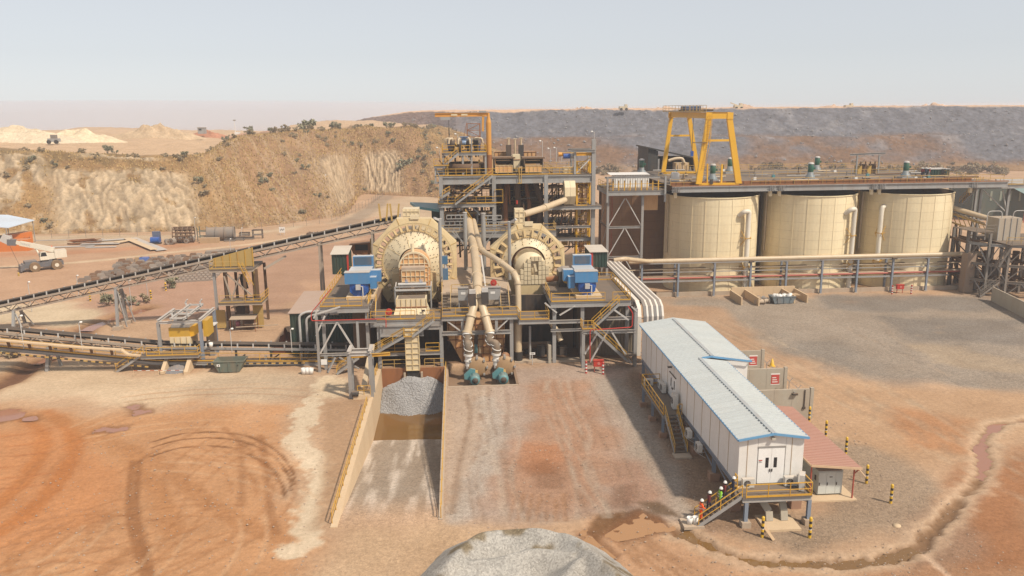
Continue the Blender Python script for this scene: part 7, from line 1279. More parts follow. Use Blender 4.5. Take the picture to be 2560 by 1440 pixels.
for (x0,y0),(x1,y1) in zip(zip(xs_,ys_),zip(xs_[1:],ys_[1:])):
 for z0,z1 in ((.2,2.5),(2.8,5.2),(5.6,8.6)):bar('brace',(x0,y0,z0),((x0+x1)/2,(y0+y1)/2,z1),.14,.14,GS,rs);bar('brace',(x1,y1,z0),((x0+x1)/2,(y0+y1)/2,z1),.14,.14,STEEL,rs);bar('brace',(x0+.6,y0+5,z1),(x1+.6,y1+5,z0),.16,.16,BROWN,rs)
box('top_deck',xs_[2]-1,108,124.5,136,9.15,9.25,GRATE,rs);box('upper_deck',xs_[0]-.5,xs_[1]+1,127.8,134,10.9,11.0,GRATE,rs);railing(rs,[(xs_[2]-1,125.5,9.25),(107,123.2,9.25)],m=YELD,sp=2.2,kick=False );railing(rs,[(xs_[0]-.4,127.9,11),(xs_[1]+1,127.9,11)],m=GS,sp=1.6,kick=False )
box('cabinet',xs_[1]-1.3,xs_[1]+.3,129,131,.1,8.2,mat('tan_duct_casing',(.3,.22,.16),.8,dirt=.4),rs) if False else box('duct_casing',xs_[0]-.3,xs_[0]+1.3,129.6,131.2,.1,7.0,mat('tan_duct_casing',(.3,.22,.16),.8,dirt=.4),rs)
for k in range(7):x=xs_[0]+2.5+k*2.3;pipe('vessel',[(x,131+(k%3),.3),(x,131+(k%3),4+3*(k%2))],.55,BROWN if k%2 else GS,rs,12);pipe('line',arc_pts([(x-1,129,1+k*.4),(x+.6,129,1+k*.4),(x+.6,129,5),(x+2,131,5.5)],.4),.12,PIPE if k%2 else BROWN,rs,8)
stair(rs,(xs_[1]+.6,125.8,5.4),(xs_[2]-.5,125.2,8.9),.9,(0,1,0),m=GS,rm=GS);stair(rs,(xs_[0]+.4,126.6,.2),(xs_[1]+1.6,126.6,2.6),.9,(0,1,0),m=GS,rm=GS)
dt=thing('dosing_tank','open topped dosing tank with hoop rails on the right structure','tank',(98,130,9.25));a,b_=V(2495,570,129),V(2556,545,129);box('tank',a.x,b_.x,129,132,9.26,b_.z,mat('pale_grp_tank',(.42,.36,.28),.6,dirt=.4),dt);[box('rib',a.x+k*1.1,a.x+.1+k*1.1,128.9,129,9.3,b_.z,STEEL,dt) for k in range(4)]
for k in range(2):x=a.x-1.8+k*4.6;pipe('hoop',arc_pts([(x,129.5,9.3),(x,129.5,b_.z+1.2),(x+2.6,129.5,b_.z+1.2),(x+2.6,129.5,9.3)],.7),.07,STEELW,dt,6)
gl=thing('inclined_gallery','inclined pipe gallery between the right tank and the right structure','gallery',tuple(V(2430,530,138)));pipe('main_pipe',[V(2366,515,138),V(2490,552,132)],.45,PIPE,gl,14);b0,b1=V(2368,530,138),V(2470,565,133);bar('truss_chord',b0,b1,.3,.25,YELD,gl);bar('truss_chord',b0-Vector((0,0,1.5)),b1-Vector((0,0,1.5)),.3,.25,YELD,gl)
for k in range(8):p,q=lerp(b0,b1,k/8),lerp(b0,b1,(k+1)/8);bar('truss_web',p,q-Vector((0,0,1.5)),.12,.12,YELD,gl);bar('roller',p+Vector((0,-.4,.2)),p+Vector((0,.8,.4)),.2,.2,PIPE,gl)
for u in (.25,.7):p=lerp(b0,b1,u);bar('trestle_leg',(p.x,p.y,0),p-Vector((0,0,1.5)),.35,.35,BROWN,gl);bar('trestle_leg',(p.x+2.2,p.y+1,0),p-Vector((0,0,1.5)),.25,.25,BROWN,gl);bar('trestle_brace',(p.x,p.y,5),(p.x+2.0,p.y+.5,1),.2,.2,YELD,gl)
gs_=thing('far_green_building','long dark green building far behind the right end of the tanks','building',tuple(V(2500,500,215)));a,b_=V(2430,512,215),V(2640,462,215);box('wall',a.x,b_.x,215,225,0,b_.z,mat('grey_green_sheet',(.07,.085,.07),.7,dirt=.2),gs_)
for k in range(5):px=2450+k*24;bpx('shutter',px,478,px+8,502,214.9,.06,mat('pale_green_shutter',(.22,.25,.2),.6),gs_)
b=MB();c=V(2545,475,213);b.add([(c.x-1,209,c.z-.6),(c.x+14,209,c.z-.6),(c.x+14,215,c.z+.8),(c.x-1,215,c.z+.8)],[(0,1,2,3)]);b.build('awning',TEAL,gs_);[rod('awning_post',(c.x+k*4,209.3,0),(c.x+k*4,209.3,c.z-.5),.12,REDP,gs_) for k in range(3)]
lw=thing('far_low_wall','low white wall on the red ground behind the right structure','wall',tuple(G(2540,545)));p0,p1=G(2500,540),G(2640,548);bar('wall',p0+Vector((0,0,.6)),p1+Vector((0,0,.6)),.4,1.2,WHITE,lw);bar('coping',p0+Vector((0,0,1.25)),p1+Vector((0,0,1.25)),.5,.1,STEELW,lw)
dk=thing('deck_pipework','small valves and dusty pipes scattered over the tank deck','pipework',(65,150,ZK));rq=random.Random(9)
for k in range(60):
 x,y=rq.uniform(38,89),rq.uniform(136,165)
 if rq.random()<.5:pipe('pipe_run',[(x,y,ZK+.35),(x+rq.uniform(2,7),y+rq.uniform(-.3,.3),ZK+.35)],rq.uniform(.08,.2),rq.choice((STEEL,BROWN,PIPE,GS)),dk,6)
 else :rod('valve_stem',(x,y,ZK),(x,y,ZK+rq.uniform(.7,1.6)),.09,rq.choice((DARK,GS,STEEL)),dk,6);box('valve_body',x-.25,x+.25,y-.2,y+.2,ZK,ZK+.5,rq.choice((DARK,TEAL,GS,WHITE)),dk)
railing(dk,[(38,149.5,ZK),(88,149.5,ZK)],m=YELD,sp=2.5,kick=False )
def conveyor(name,label,P0,P1,width,m_fr,depth,nbay,loc,belt_th=.28,idler_sp=1.9,lattice=True ,back=True ):
 """P0, P1: belt centre line ends; truss below"""
 t=thing(name,label,'conveyor',loc);P0,P1=Vector(P0),Vector(P1);L_=(P1-P0).length;d_=(P1-P0).normalized();s_=Vector((0,1,0));up=Vector((0,0,1))
 b=MB();vs=[]
 for p in (P0,P1):
  for w_,h_ in ((-.5,.32),(-.28,.05),(.28,.05),(.5,.32)):vs.append(p+s_*w_*width+up*h_)
  for w_,h_ in ((.5,.24),(.28,-.04),(-.28,-.04),(-.5,.24)):vs.append(p+s_*w_*width+up*h_)
 b.add(vs,[(i,(i+1)%8,8+(i+1)%8,8+i) for i in range(8)]+[tuple(range(7,-1,-1)),tuple(range(8,16))]);b.build('carry_belt',BLACK,t);bar('return_belt',P0-up*.55,P1-up*.55,width*.9,.05,BLACK,t)
 for s in (-1,1):
  o=s_*s*(width*.5+.12);bar('stringer',P0+o-up*.25,P1+o-up*.25,.14,.3,m_fr,t)
  if lattice:bar('lower_chord',P0+o-up*depth,P1+o-up*depth,.14,.18,m_fr,t)
 n=int(L_/idler_sp)
 for k in range(n+1):
  c=P0+d_*(L_*k/n);b=MB()
  for s in (-1,1):b.bar(c+s_*s*width*.55-up*.1,c+s_*s*width*.52+up*.42,.16,.1)
  b.build('idler_bracket',STEELW,t)
 if lattice:
  for k in range(nbay):
   a,e=P0+d_*(L_*k/nbay),P0+d_*(L_*(k+1)/nbay);m_=(a+e)/2;b=MB()
   for s in (-1,1):
    o=s_*s*(width*.5+.12);b.bar(a+o-up*.35,m_+o-up*depth,.1,.1);b.bar(m_+o-up*depth,e+o-up*.35,.1,.1)
   b.bar(m_+s_*width*.6-up*depth,m_-s_*width*.6-up*depth,.1,.1);b.build('truss_bay',m_fr,t)
 return t
CT=mat('tan_dusty_steel',(.40,.33,.26),.6,dirt=.35)
I0,I1=Vector((-75,122.3,V(0,759,122.3).z-1.2)),V(1000,542,122.3);sl2=(I1.z-V(0,759,122.3).z)/(I1.x-V(0,759,122.3).x);I0.z=V(0,759,122.3).z+(I0.x-V(0,759,122.3).x)*sl2
ic=conveyor('inclined_conveyor','long inclined belt conveyor climbing from the left towards the left mill',I0,I1,1.5,CT,1.5,24,(I0.x,122.3,0))
for k,px in enumerate((40,300)):
 x=V(px,760,122.3).x;zt=I0.z+(x-I0.x)*sl2-1.4;t=thing('conveyor_trestle',('grey trestle under the inclined conveyor at the far left','grey trestle under the inclined conveyor, second from left')[k],'trestle',(x,122,0),'inclined conveyor trestles')
 for s in (-1,1):bar('leg',(x,122.3+s*1.7,.5),(x,122.3+s*.9,zt),.36,.36,STEEL,t,'ib');box('footing',x-.6,x+.6,122.3+s*1.7-.6,122.3+s*1.7+.6,-.1,.5,CONC,t);bar('leg',(x+1.3,122.3+s*1.6,.3),(x+.2,122.3+s*.9,zt-.5),.18,.18,STEEL,t)
 bar('brace',(x,120.7,1),(x,123.2,zt-1),.16,.16,CT,t);bar('brace',(x,123.9,1),(x,121.4,zt*.5),.16,.16,CT,t);bar('head_beam',(x,121.2,zt),(x,123.4,zt),.3,.3,STEEL,t)
for k,x in enumerate((-21,-13)):
 zt=I0.z+(x-I0.x)*sl2-1.4;t=thing('conveyor_trestle',('slim trestle under the inclined conveyor behind the ore bin','trestle under the inclined conveyor head beside the left mill')[k],'trestle',(x,122,0),'inclined conveyor trestles');[bar('leg',(x,122.3+s*1.3,0),(x,122.3+s*.9,zt),.3,.3,CT,t,'ib') for s in (-1,1)];bar('head_beam',(x,121.2,zt),(x,123.4,zt),.3,.3,CT,t)
for k in range(4):p=V(952+k*14,552,121.2);bar('yellow_portal',p,p+Vector((.3 if k%2 else -.2,0,2.6)),.25,.2,YELD,ic)
tk=thing('take_up_tower','dusty yellow and grey take-up tower under the inclined conveyor','tower',(-33,121,0));TL,TRr=V(548,822,119.3).x,V(640,822,118.8).x;zt=V(560,672,119).z
for x in (TL,TL+1.7,TRr-1.2,TRr+.6):
 for y in (119.2,124.4):bar('column',(x,y,0),(x,y,zt-.2),.36,.36,STEEL if x==TL and y<120 else BROWN,tk,'ib')
deck(tk,TL-.5,TRr+.3,118.6,125,zt,.4,nx=3,bm=CT);railing(tk,[(TL-.4,118.7,zt),(TRr-1.6,118.7,zt)],sp=2.2,m=YELD);railing(tk,[(TL-.4,118.7,zt),(TL-.4,124.9,zt)],sp=2,m=YELD)
b=MB();b.prism([(TL-.3,zt+.1),(TRr+.1,zt+.1),(TRr+.1,zt+2.9),(TL-.3,zt+1.35)],lambda u,v,k:(u,k,v),120.3,120.4);b.build('guard_panel',mat('yellow_mesh_guard',(.46,.31,.10),.7,dirt=.3,top=0),tk)
for k in range(6):x=TL+k*(TRr-TL)/5;bar('guard_post',(x,120.25,zt),(x,120.25,zt+1.4+1.5*k/5),.08,.08,YEL,tk)
for k in range(2):c=(TL+2.2+k*1.9,zt+1.0+.3*k);pipe('pulley',[(c[0],120.6,c[1]),(c[0],123.8,c[1])],.65,BROWN,tk,18)
ladder(tk,(TRr+.2,117.6,V(0,730,118).z+.2),(TRr-1.4,118.4,zt+1.0),.6,YEL,True ,(1,0,0));ZK2=V(600,752,118.5).z
deck(tk,TL+.8,TRr+1.6,117.2,120.8,ZK2,.35,nx=3,bm=CT);railing(tk,[(TL+1.0,117.3,ZK2),(TRr-1.0,117.3,ZK2)],sp=1.6,m=YELD);railing(tk,[(TRr-.8,117.3,ZK2),(TRr+1.5,117.3,ZK2),(TRr+1.5,122.0,ZK2)],sp=1.1,m=YEL)
box('mesh_gate',TRr+.1,TRr+.2,119.5,121.8,ZK2,ZK2+4.2,MATS['yellow_mesh_guard'],tk);box('mesh_gate',TRr-.3,TRr+1.2,119.0,119.1,.2,ZK2-.6,MATS['yellow_mesh_guard'],tk);box('mesh_gate',TL-.3,TL+1.2,118.9,119.0,.2,3.0,MATS['yellow_mesh_guard'],tk)
for q0,q1 in (((565,684),(632,740)),((600,685),(576,760)),((578,770),(632,748)),((560,690),(590,780))):bar('brace',V(*q0,119.0),V(*q1,119.0),.2,.2,CT,tk)
bar('gravity_belt',V(604,685,120.8),V(614,722,120.8),.9,.2,BLACK,tk);box('counterweight',TL+2.3,TL+3.9,120,122.5,1.6,3.3,DARK,tk);bar('strut',V(660,672,121),V(715,640,122),.3,.3,CT,tk)
wt_=thing('wash_shelter','small flat roofed shelter with pink drum at the foot of the take-up tower','shelter',tuple(G(608,826)));a,c=V(575,793,117.6),V(640,793,117.6);b=MB();b.add([(a.x,117.0,a.z-.2),(c.x,117.0,a.z-.2),(c.x,119.0,a.z+.1),(a.x,119.0,a.z+.1),(a.x,117.0,a.z-.28),(c.x,117.0,a.z-.28),(c.x,119,a.z+.02),(a.x,119,a.z+.02)],[(0,1,2,3),(7,6,5,4),(0,4,5,1),(1,5,6,2),(2,6,7,3),(3,7,4,0)]);b.build('roof',CONC,wt_)
for x in (a.x+.1,c.x-.1):rod('post',(x,117.1,0),(x,117.1,a.z-.25),.05,RUST,wt_,6);rod('post',(x,118.9,0),(x,118.9,a.z),.05,RUST,wt_,6)
bar('bench',(a.x+2,118,1.0),(c.x-.1,118,1.0),.8,.08,CONC,wt_);bar('barrier',(a.x+1,116.6,.9),(c.x+3.2,117.4,.9),.08,.12,CONC,wt_);tg=thing('pink_drum','faded pink drum standing in the small shelter','drum',tuple(G(596,820)));p=G(596,820);MB().lathe([(.001,0),(.35,0),(.35,.95),(.001,.95)],(p.x,p.y,.15),'z',14).build('barrel',mat('faded_pink',(.5,.16,.2),.6),tg);MB().lathe([(.37,0),(.37,.06)],(p.x,p.y,.6),'z',14).build('hoop',mat('faded_pink',(.5,.16,.2),.6),tg)
box('rear_tub',a.x+1.6,c.x-.4,118.2,118.9,.2,1.5,BROWN,wt_)
YC=101.8;zc=lambda px,py:V(px,py,YC).z-.3
A0,A1,A2=V(-60,812,YC),V(400,855,YC),V(905,861,YC);A0.z-=.3;A1.z-=.3;A2.z-=.3
lc=conveyor('lower_conveyor','lower belt conveyor, sloping part at the far left',A0,A1,1.3,CT,1.3,9,(A0.x,YC,0));lc2=conveyor('lower_conveyor','lower belt conveyor, level part running under the left platform',A1+Vector((.05,0,0)),A2,1.3,STEEL,1.0,14,(A1.x,YC,0),lattice=False )
for x0,z0,x1,z1,t in ((A0.x,A0.z-1.75,A1.x,A1.z-1.75,lc),(A1.x,A1.z-1.75,A2.x,A2.z-1.6,lc2)):
 b=MB();b.bar((x0,100.5,z0),(x1,100.5,z1),1.0,.08);b.build('walkway',GRATE,t);bar('walkway_beam',(x0,100.0,z0-.25),(x1,100.0,z1-.25),.2,.35,STEEL,t,'ib');railing(t,[(x0,100.05,z0+.05),(x1,100.05,z1+.05)],sp=2.6)
HZ=mat('hazard_black',(.02,.02,.02),.6,top=.1)
for t,x0,z0,x1,z1 in ((lc,A0.x,A0.z-2.35,A1.x-1,A1.z-2.35),(lc2,A1.x+6.3,A1.z-2.2,-20,A1.z-2.45)):
 n=int((x1-x0)/.9);hb_=bar('hazard_beam',(x0,99.75,z0),(x1,99.75,z1),.1,.17,YELD,t);[bar('black_stripe',(x0+(x1-x0)*(k+.1)/n,99.74,z0+(z1-z0)*(k+.1)/n),(x0+(x1-x0)*(k+.55)/n,99.74,z0+(z1-z0)*(k+.55)/n),.11,.18,HZ,hb_) for k in range(n)]
for px in (130,420):x=V(px,880,YC).x;z=A0.z+(A1.z-A0.z)*(x-A0.x)/(A1.x-A0.x)-1.4 if px<400 else A1.z-1;[bar('support_leg',(x+s*.4,YC+s*1.0,0),(x,YC+s*.6,z),.4 if s<0 else .28,.4,STEEL,lc if px<400 else lc2,'ib') for s in (-1,1)];bar('support_brace',(x,YC-1,.6),(x,YC+.8,z-.4),.14,.14,CT,lc if px<400 else lc2)
for x in (-29.5,-25,-20.5,-16.5):[bar('support_leg',(x,y,0),(x,y,A2.z-.4),.26,.26,STEEL,lc2,'ib') for y in (100.3,103.2)];bar('support_brace',(x,100.4,.3),(x+1.2,103,A2.z-1),.14,.14,BROWN,lc2)
pt=thing('pipe_cover','pale tan covered pipe trough beside the sloping lower conveyor','pipe',(-48,99.3,2));TR2=[V(-60,846,99.3),V(0,850,99.3),V(200,868,99.3),V(303,874,99.3),V(320,886,99.3),V(352,889,99.3)]
b=MB();[b.bar(p,q,.55,.16) for p,q in zip(TR2,TR2[1:])];b.build('cover',CONCW,pt)
for k in range(7):p=lerp(TR2[0],TR2[3],(k+.5)/7);bar('bracket',p-Vector((0,0,.1)),p-Vector((.2,-.6,.9)),.3,.2,BROWN,pt)
for k,(px,py,h,lb) in enumerate(((60,872,4.2,'lamp post beside the lower conveyor at the far left'),(1,0,0,None ),(206,876,3.6,'lamp post beside the sloping lower conveyor'),(580,880,3.0,'lamp post on the walkway right of the white magnet frame'),(730,880,3.0,'lamp post on the walkway near the dark green building'))):
 if lb:p=V(px,py,99.95);lamp_post((p.x,99.95,p.z),h,lb,(.25,0))
mg=thing('magnet_portal','white steel portal frame over the lower conveyor','portal frame',(-36,103,0));fx0,fx1=G(400,905).x+1.2,G(510,916).x;fy0,fy1=100.9,107.0;ztm=V(510,803,100.9).z
for x in (fx0,fx1):
 for y in (fy0,fy1):bar('post',(x,y,0),(x,y,ztm),.36,.36,BS if x==fx1 else STEEL,mg,'ib')
 bar('long_beam',(x,fy0-.1,ztm+.15),(x,fy1+.1,ztm+.15),.3,.35,STEELW,mg,'ib')
for y in (fy0,fy1):bar('cross_beam',(fx0,y,ztm-.05),(fx1,y,ztm-.05),.25,.3,STEELW,mg,'ib')
for x in (fx0+1.8,fx0+3.4):bar('runway',(x,fy0-.6,ztm+.5),(x,fy1+1.2,ztm+.5),.25,.3,STEELW,mg,'ib')
for k,y in enumerate((fy0-.3,fy0+2,fy0+4.2,fy1+.8)):bar('tie',(fx0+1.6,y,ztm+.55),(fx0+3.6,y,ztm+.55),.2,.2,STEELW,mg)
for x,y in ((fx0+1.7,fy0+.6),(fx0+3.6,fy0+.6),(fx0+1.7,fy1),(fx0+3.6,fy1)):b=MB();b.bar((x,y,ztm+.6),(x-.15,y,ztm+1.1),.35,.12);b.bar((x-.15,y,ztm+1.1),(x+.15,y,ztm+1.5),.35,.12);b.build('hanger',STEELW,mg)
for x in (fx0,fx1):bar('knee_brace',(x,fy0,1.0),(x+(.9 if x==fx0 else -.9),fy0,2.0),.12,.12,STEEL,mg)
deck(mg,fx0-2.0,fx1,99.2,101.2,2.05,.3,nx=3);railing(mg,[(fx0-1.2,99.3,2.05),(fx1-.1,99.3,2.05),(fx1-.1,100.3,2.05)],sp=1.5);stair(mg,(fx0-5.2,99.9,.05),(fx0-2.0,99.9,2.05),.9,(0,1,0))
mh=thing('magnet_hopper','yellow hooded magnet with cream hopper under the white frame','magnet',(fx0+2.7,102,2));a,c=V(420,845,100.95),V(470,822,100.95);box('yellow_hood',a.x,c.x,101.4,104.5,a.z,c.z,mat('mustard_hood',(.58,.34,.03),.55,dirt=.3),mh);box('hood_lid',a.x+.3,c.x,101.6,104.4,c.z,c.z+.35,STEEL,mh);b=MB();b.prism([(a.x+.8,a.z-2.6),(c.x-.7,a.z-2.6),(c.x+.05,a.z-1.6),(c.x+.05,a.z),(a.x+.05,a.z),(a.x+.05,a.z-1.6)],lambda u,v,k:(u,k,v),101.35,104.2);b.build('hopper',CREAML,mh)
for k in range(3):x=a.x+.7+k*.75;box('rib',x-.04,x+.04,101.26,101.35,a.z-2.4,a.z-.02,CREAM,mh)
e=V(497,835,101);b=MB();b.prism([(c.x,a.z-.1),(c.x+.6,a.z+.1),(c.x+1.6,c.z-.3),(c.x+1.5,c.z+.5),(c.x+.4,c.z+.25),(c.x,c.z)],lambda u,v,k:(u,k,v),101.5,103.8);b.build('belt_guard',CRANEY,mh);box('end_guard',c.x+1.7,c.x+2.3,101.5,103.8,a.z-.1,c.z+.9,mat('mustard_hood',(.58,.34,.03),.55),mh);pipe('magnet_drive',[(a.x+.8,103,c.z+.75),(a.x+1.8,103,c.z+.75)],.5,DARK,mh,12)
for k in range(4):x=a.x+.3+k*.95;bar('leg',(x,101.3,2.05),(x,101.3,a.z-1),.14,.14,CREAML,mh)
kb=thing('control_kiosk','brown control kiosk behind the white magnet frame','kiosk',tuple(V(524,850,105)));a,c=V(515,838,105),V(533,814,105);box('body',a.x,c.x,105,106.2,1.2,c.z,mat('brown_cabinet',(.12,.085,.06),.7),kb);box('roof',a.x-.2,c.x+.2,104.8,106.4,c.z+.001,c.z+.12,WHITE,kb);box('stand',a.x+.2,c.x-.2,105.3,106,0,1.2,STEEL,kb)
bucket(tuple(V(528,868,100.4)),'white bucket hanging at the walkway beside the white frame',1.6)
pbay=thing('pebble_bay','small concrete bay with two sloping wing walls under the magnet','bay',tuple(G(440,925)))
for px,s in ((412,-1),(466,1)):
 o=G(px,930);b=MB();b.prism([(o.y-1.0,0),(o.y+3.6,0),(o.y+3.6,1.7),(o.y+1.2,1.7),(o.y-1.0,.35)],lambda u,v,k:(k,u,v),o.x+(-.2 if s<0 else 0),o.x+(.25 if s<0 else .5));w_=b.build('wing_wall',CONCW,pbay)
o=G(440,905);box('back_wall',G(412,930).x,G(466,930).x+.3,o.y+2.2,o.y+2.5,0,1.6,CONC,pbay)
c=G(442,925);b=MB();b.lathe([(.001,.75),(.6,.55),(1.3,.2),(1.9,-.05)],(c.x+.1,c.y+.3,0),'z',18);pv2=b.build('gravel',mat('blue_grey_gravel',(.16,.165,.18),.9,dirt=.4,dirtcol=(.4,.38,.36),scale=6,streak=1),pbay)
b=MB()
for k in range(700):
 r_,a=1.9*math.sqrt(random.random()),random.random()*6.28;z=max(.02,.75-.42*r_);s=random.uniform(.05,.1);b.add([(c.x+.1+r_*math.cos(a)+q[0]*s,c.y+.3+r_*math.sin(a)+q[1]*s,z+q[2]*s) for q in OCT],OF)
tag(b.build('gravel_stones',mat('gravel_stone',(.24,.245,.26),.9,dirt=.5,dirtcol=(.06,.06,.06),scale=9,streak=1),pbay),kind='stuff')
s1_=thing('waste_skip','faded green skip standing empty in front of the lower conveyor','skip',tuple(G(575,937)));p0=G(575,930);skip_body(p0.x,p0.y+.7,3.9,2.2,1.5,SKIPG,s1_,splay=.7);box('plate',p0.x-1.4,p0.x-1.0,p0.y-.55,p0.y-.5,.9,1.2,WHITE,s1_)
for k,(pa,pb_,lb) in enumerate((((335,941),(460,940),'red and white barrier tape before the pebble bay'),((68,905),(330,925),'red and white barrier tape under the sloping conveyor'))):
 t=thing('barrier_tape',lb,'barrier tape',tuple(G(*pa)));a,c=G(*pa),G(*pb_);n=12
 for j in range(n):bar('tape_piece',lerp(a,c,j/n)+Vector((0,0,.75)),lerp(a,c,(j+1)/n)+Vector((0,0,.75)),.01,.07,WHITE if j%2 else mat('tape_red',(.5,.12,.06),.6),t)
 for j in range(3):p=lerp(a,c,j/2);rod('stake',p,p+Vector((0,0,.85)),.03,CONCW,t,5)
for q,lb in (((378,747),'striped bollard left of the take-up tower'),((226,753),'striped bollard beside the stream on the left'),((415,727),'striped bollard near the weeds under the inclined conveyor'),((790*0+47,690),'small red marker on the open dirt')):bollard(tuple(G(*q)),lb,1.5 if 'marker' not in lb else .6,.16)
def text_mesh(s,size,M_,m,parent,name='lettering'):
 cu=bpy.data.curves.new('txt','FONT');cu.body=s;cu.size=size;cu.extrude=.004;o=bpy.data.objects.new('txt',cu);me=bpy.data.meshes.new_from_object(o);me.materials.append(m);bpy.data.objects.remove(o);bpy.data.curves.remove(cu);return inst(name,me,parent,M_)
oc=thing('shipping_container','orange shipping container with dark lettering under the pale roof at far left','container',(-112,208,0));p0,p1=G(30,614),G(84,605);dv=(p1-p0);dv.z=0;L_=dv.length;u=dv.normalized();nrm_=Vector((u.y,-u.x,0));up=Vector((0,0,1));Hc=2.7
b=MB();b.prism([(0,0),(L_,0),(L_,Hc),(0,Hc)],lambda s,z,k:p0+u*s-nrm_*k+up*z,.06,2.5);b.build('box_body',ORSHED,oc)
b=MB();n=int(L_/.3)
for k in range(n):s0=L_*k/n;b.prism([(s0+.04,.1),(s0+L_/n*.6,.1),(s0+L_/n*.6,Hc-.1),(s0+.04,Hc-.1)],lambda s,z,q:p0+u*s+nrm_*q+up*z,-.06,-.01)
b.build('side_ribs',ORSHED,oc);Mt=Matrix((u,up,nrm_)).transposed().to_4x4();Mt.translation=p0+u*L_*.12+up*.95+nrm_*.02;text_mesh('Hapag-Lloyd',1.15*L_/12 if L_>8 else .85,Mt,mat('dark_blue_lettering',(.05,.04,.06),.6,top=0,dirt=.1),oc);lg=p0+u*L_*.04+up*1.3+nrm_*.02;bar('logo_square',lg-up*.4,lg+up*.4,.5,.03,mat('logo_blue',(.05,.1,.3),.6,top=0),oc,up=(nrm_.x,nrm_.y,0))
oc2=thing('shipping_container','open orange container with dark doorway at the picture edge','container',tuple(G(10,622)));p2=G(-60,632);b=MB();b.prism([(0,0),(12,0),(12,Hc),(0,Hc)],lambda s,z,k:p2+Vector((s*.95,s*.1,0))-Vector((0,-1,0))*k+up*z,.0,2.4);b.build('box_body',ORSHED,oc2);q=V(8,617,203.2);bpx('dark_doorway',-20,588,15,614,p2.y+.9,.2,BLACK,oc2);bpx('door_leaf',17,588,29,612,p2.y+.8,.15,STEELW,oc2)
rfc=thing('canopy_roof','pale blue canopy roof on posts over the container depot','canopy',(-112,206,0));Q=[V(-80,535,214),V(20,537,214),V(86,550,210),V(20,569,200),V(-80,560,200)];b=MB();b.add([tuple(q) for q in Q]+[tuple(q-up*.15) for q in Q],[(0,4,3,2,1)[::-1],(5,6,7,8,9)[::-1]]+[(i,(i+1)%5,5+(i+1)%5,5+i) for i in range(5)]);b.build('roof',mat('sky_blue_canopy',(.55,.62,.70),.35,dirt=.1,top=.05),rfc);[rod('post',(q.x-.5,q.y,0),(q.x-.5,q.y,q.z-.1),.1,STEEL,rfc,6) for q in Q[1:4]]
rc=thing('mobile_crane','white rough terrain crane with extended boom in the left yard','crane',tuple(G(90,676)));o=G(58,680);f_=Vector((.82,.57,0)).normalized();s_=Vector((-f_.y,f_.x,0));P3=lambda a,b_,c:o+f_*a+s_*b_+up*c
CRW=mat('ivory_crane_paint',(.70,.64,.52),.5,dirt=.2);CRD=mat('grey_crane_chassis',(.13,.13,.14),.6,dirt=.3)
def obox(name,a0,a1,b0,b1,c0,c1,m,t):
 b=MB();b.prism([(a0,c0),(a1,c0),(a1,c1),(a0,c1)],lambda u_,v_,k:P3(u_,k,v_),b0,b1);return b.build(name,m,t)
obox('chassis',0,7.4,-1.2,1.3,.8,1.7,CRD,rc);obox('front_bumper',-.5,.2,-1.4,1.5,.5,1.5,CRD,rc);obox('engine_deck',.4,2.6,-1.1,1.2,1.7,2.2,CRD,rc);obox('outrigger_beam',-.6,-.3,-1.6,1.7,.3,.8,CRD,rc)
for a in (2.0,6.0):
 for s in (-1.45,1.45):c=P3(a,s,1.0);t_=MB();t_.tube([c-s_*.45,c+s_*.45],1.0,20);w_=t_.build('wheel',mat('dusty_tyre',(.2,.13,.07),.9,dirt=.4),rc);pipe('hub',[c-s_*.5,c+s_*.5],.4,CRW,w_,12)
obox('turntable',3.4,5.4,-1.0,1.0,1.7,2.2,CRD,rc);b=MB();b.prism([(3.2,2.2),(4.8,2.2),(4.8,3.3),(4.4,3.9),(3.5,3.9),(3.2,3.2)],lambda u_,v_,k:P3(u_,k,v_),-1.3,-.4);cb_=b.build('cab',CRW,rc);b=MB();b.prism([(3.3,3.0),(4.5,3.0),(4.3,3.8),(3.55,3.8)],lambda u_,v_,k:P3(u_,k,v_),-1.33,-1.3);b.build('side_window',GLASS,cb_);b=MB();b.prism([(-1.2,2.9),(-.5,2.9),(-.5,3.8),(-1.2,3.8)],lambda u_,v_,k:P3(k,u_,v_),3.12,3.19);b.build('windscreen',GLASS,cb_)
obox('counterweight',6.0,8.2,-1.1,1.1,2.3,3.9,CRW,rc);obox('superstructure',4.8,6.2,-.9,.9,2.2,3.4,CRW,rc)
bt0=P3(6.2,.3,3.9);bt1=V(40,606,o.y+2.0);bar('boom_base',bt0,lerp(bt0,bt1,.9),.8,.95,CRW,rc);bar('boom_section',lerp(bt0,bt1,.5),bt1,.6,.7,CRW,rc);pipe('lift_cylinder',[P3(3.6,.2,2.3),lerp(bt0,bt1,.5)-up*.3],.18,CRW,rc,10);bar('boom_head',bt1,bt1+(bt1-bt0).normalized()*1.6-up*.3,.9,1.3,CRD,rc);bar('jib_head',bt1+(bt1-bt0).normalized()*1.2,bt1+(bt1-bt0).normalized()*2.6+up*.5,.6,1.6,STEELW,rc);rod('hoist_rope',bt1+(bt1-bt0).normalized()*1.6,P3(-.4,0,1.2),.035,DARK,rc,5)
bd=(bt1-bt0).normalized();sd_=Vector((-bd.y,bd.x,0)).normalized();sd_=sd_ if sd_.y<0 else -sd_;un=sd_.cross(bd);un=un if un.z>0 else -un;Mt=Matrix((-bd,un,sd_)).transposed().to_4x4();Mt.translation=lerp(bt0,bt1,.88)+sd_*.42-un*.2;text_mesh('TEREX',.62,Mt,mat('pale_grey_lettering',(.42,.42,.44),.6,top=0),rc)
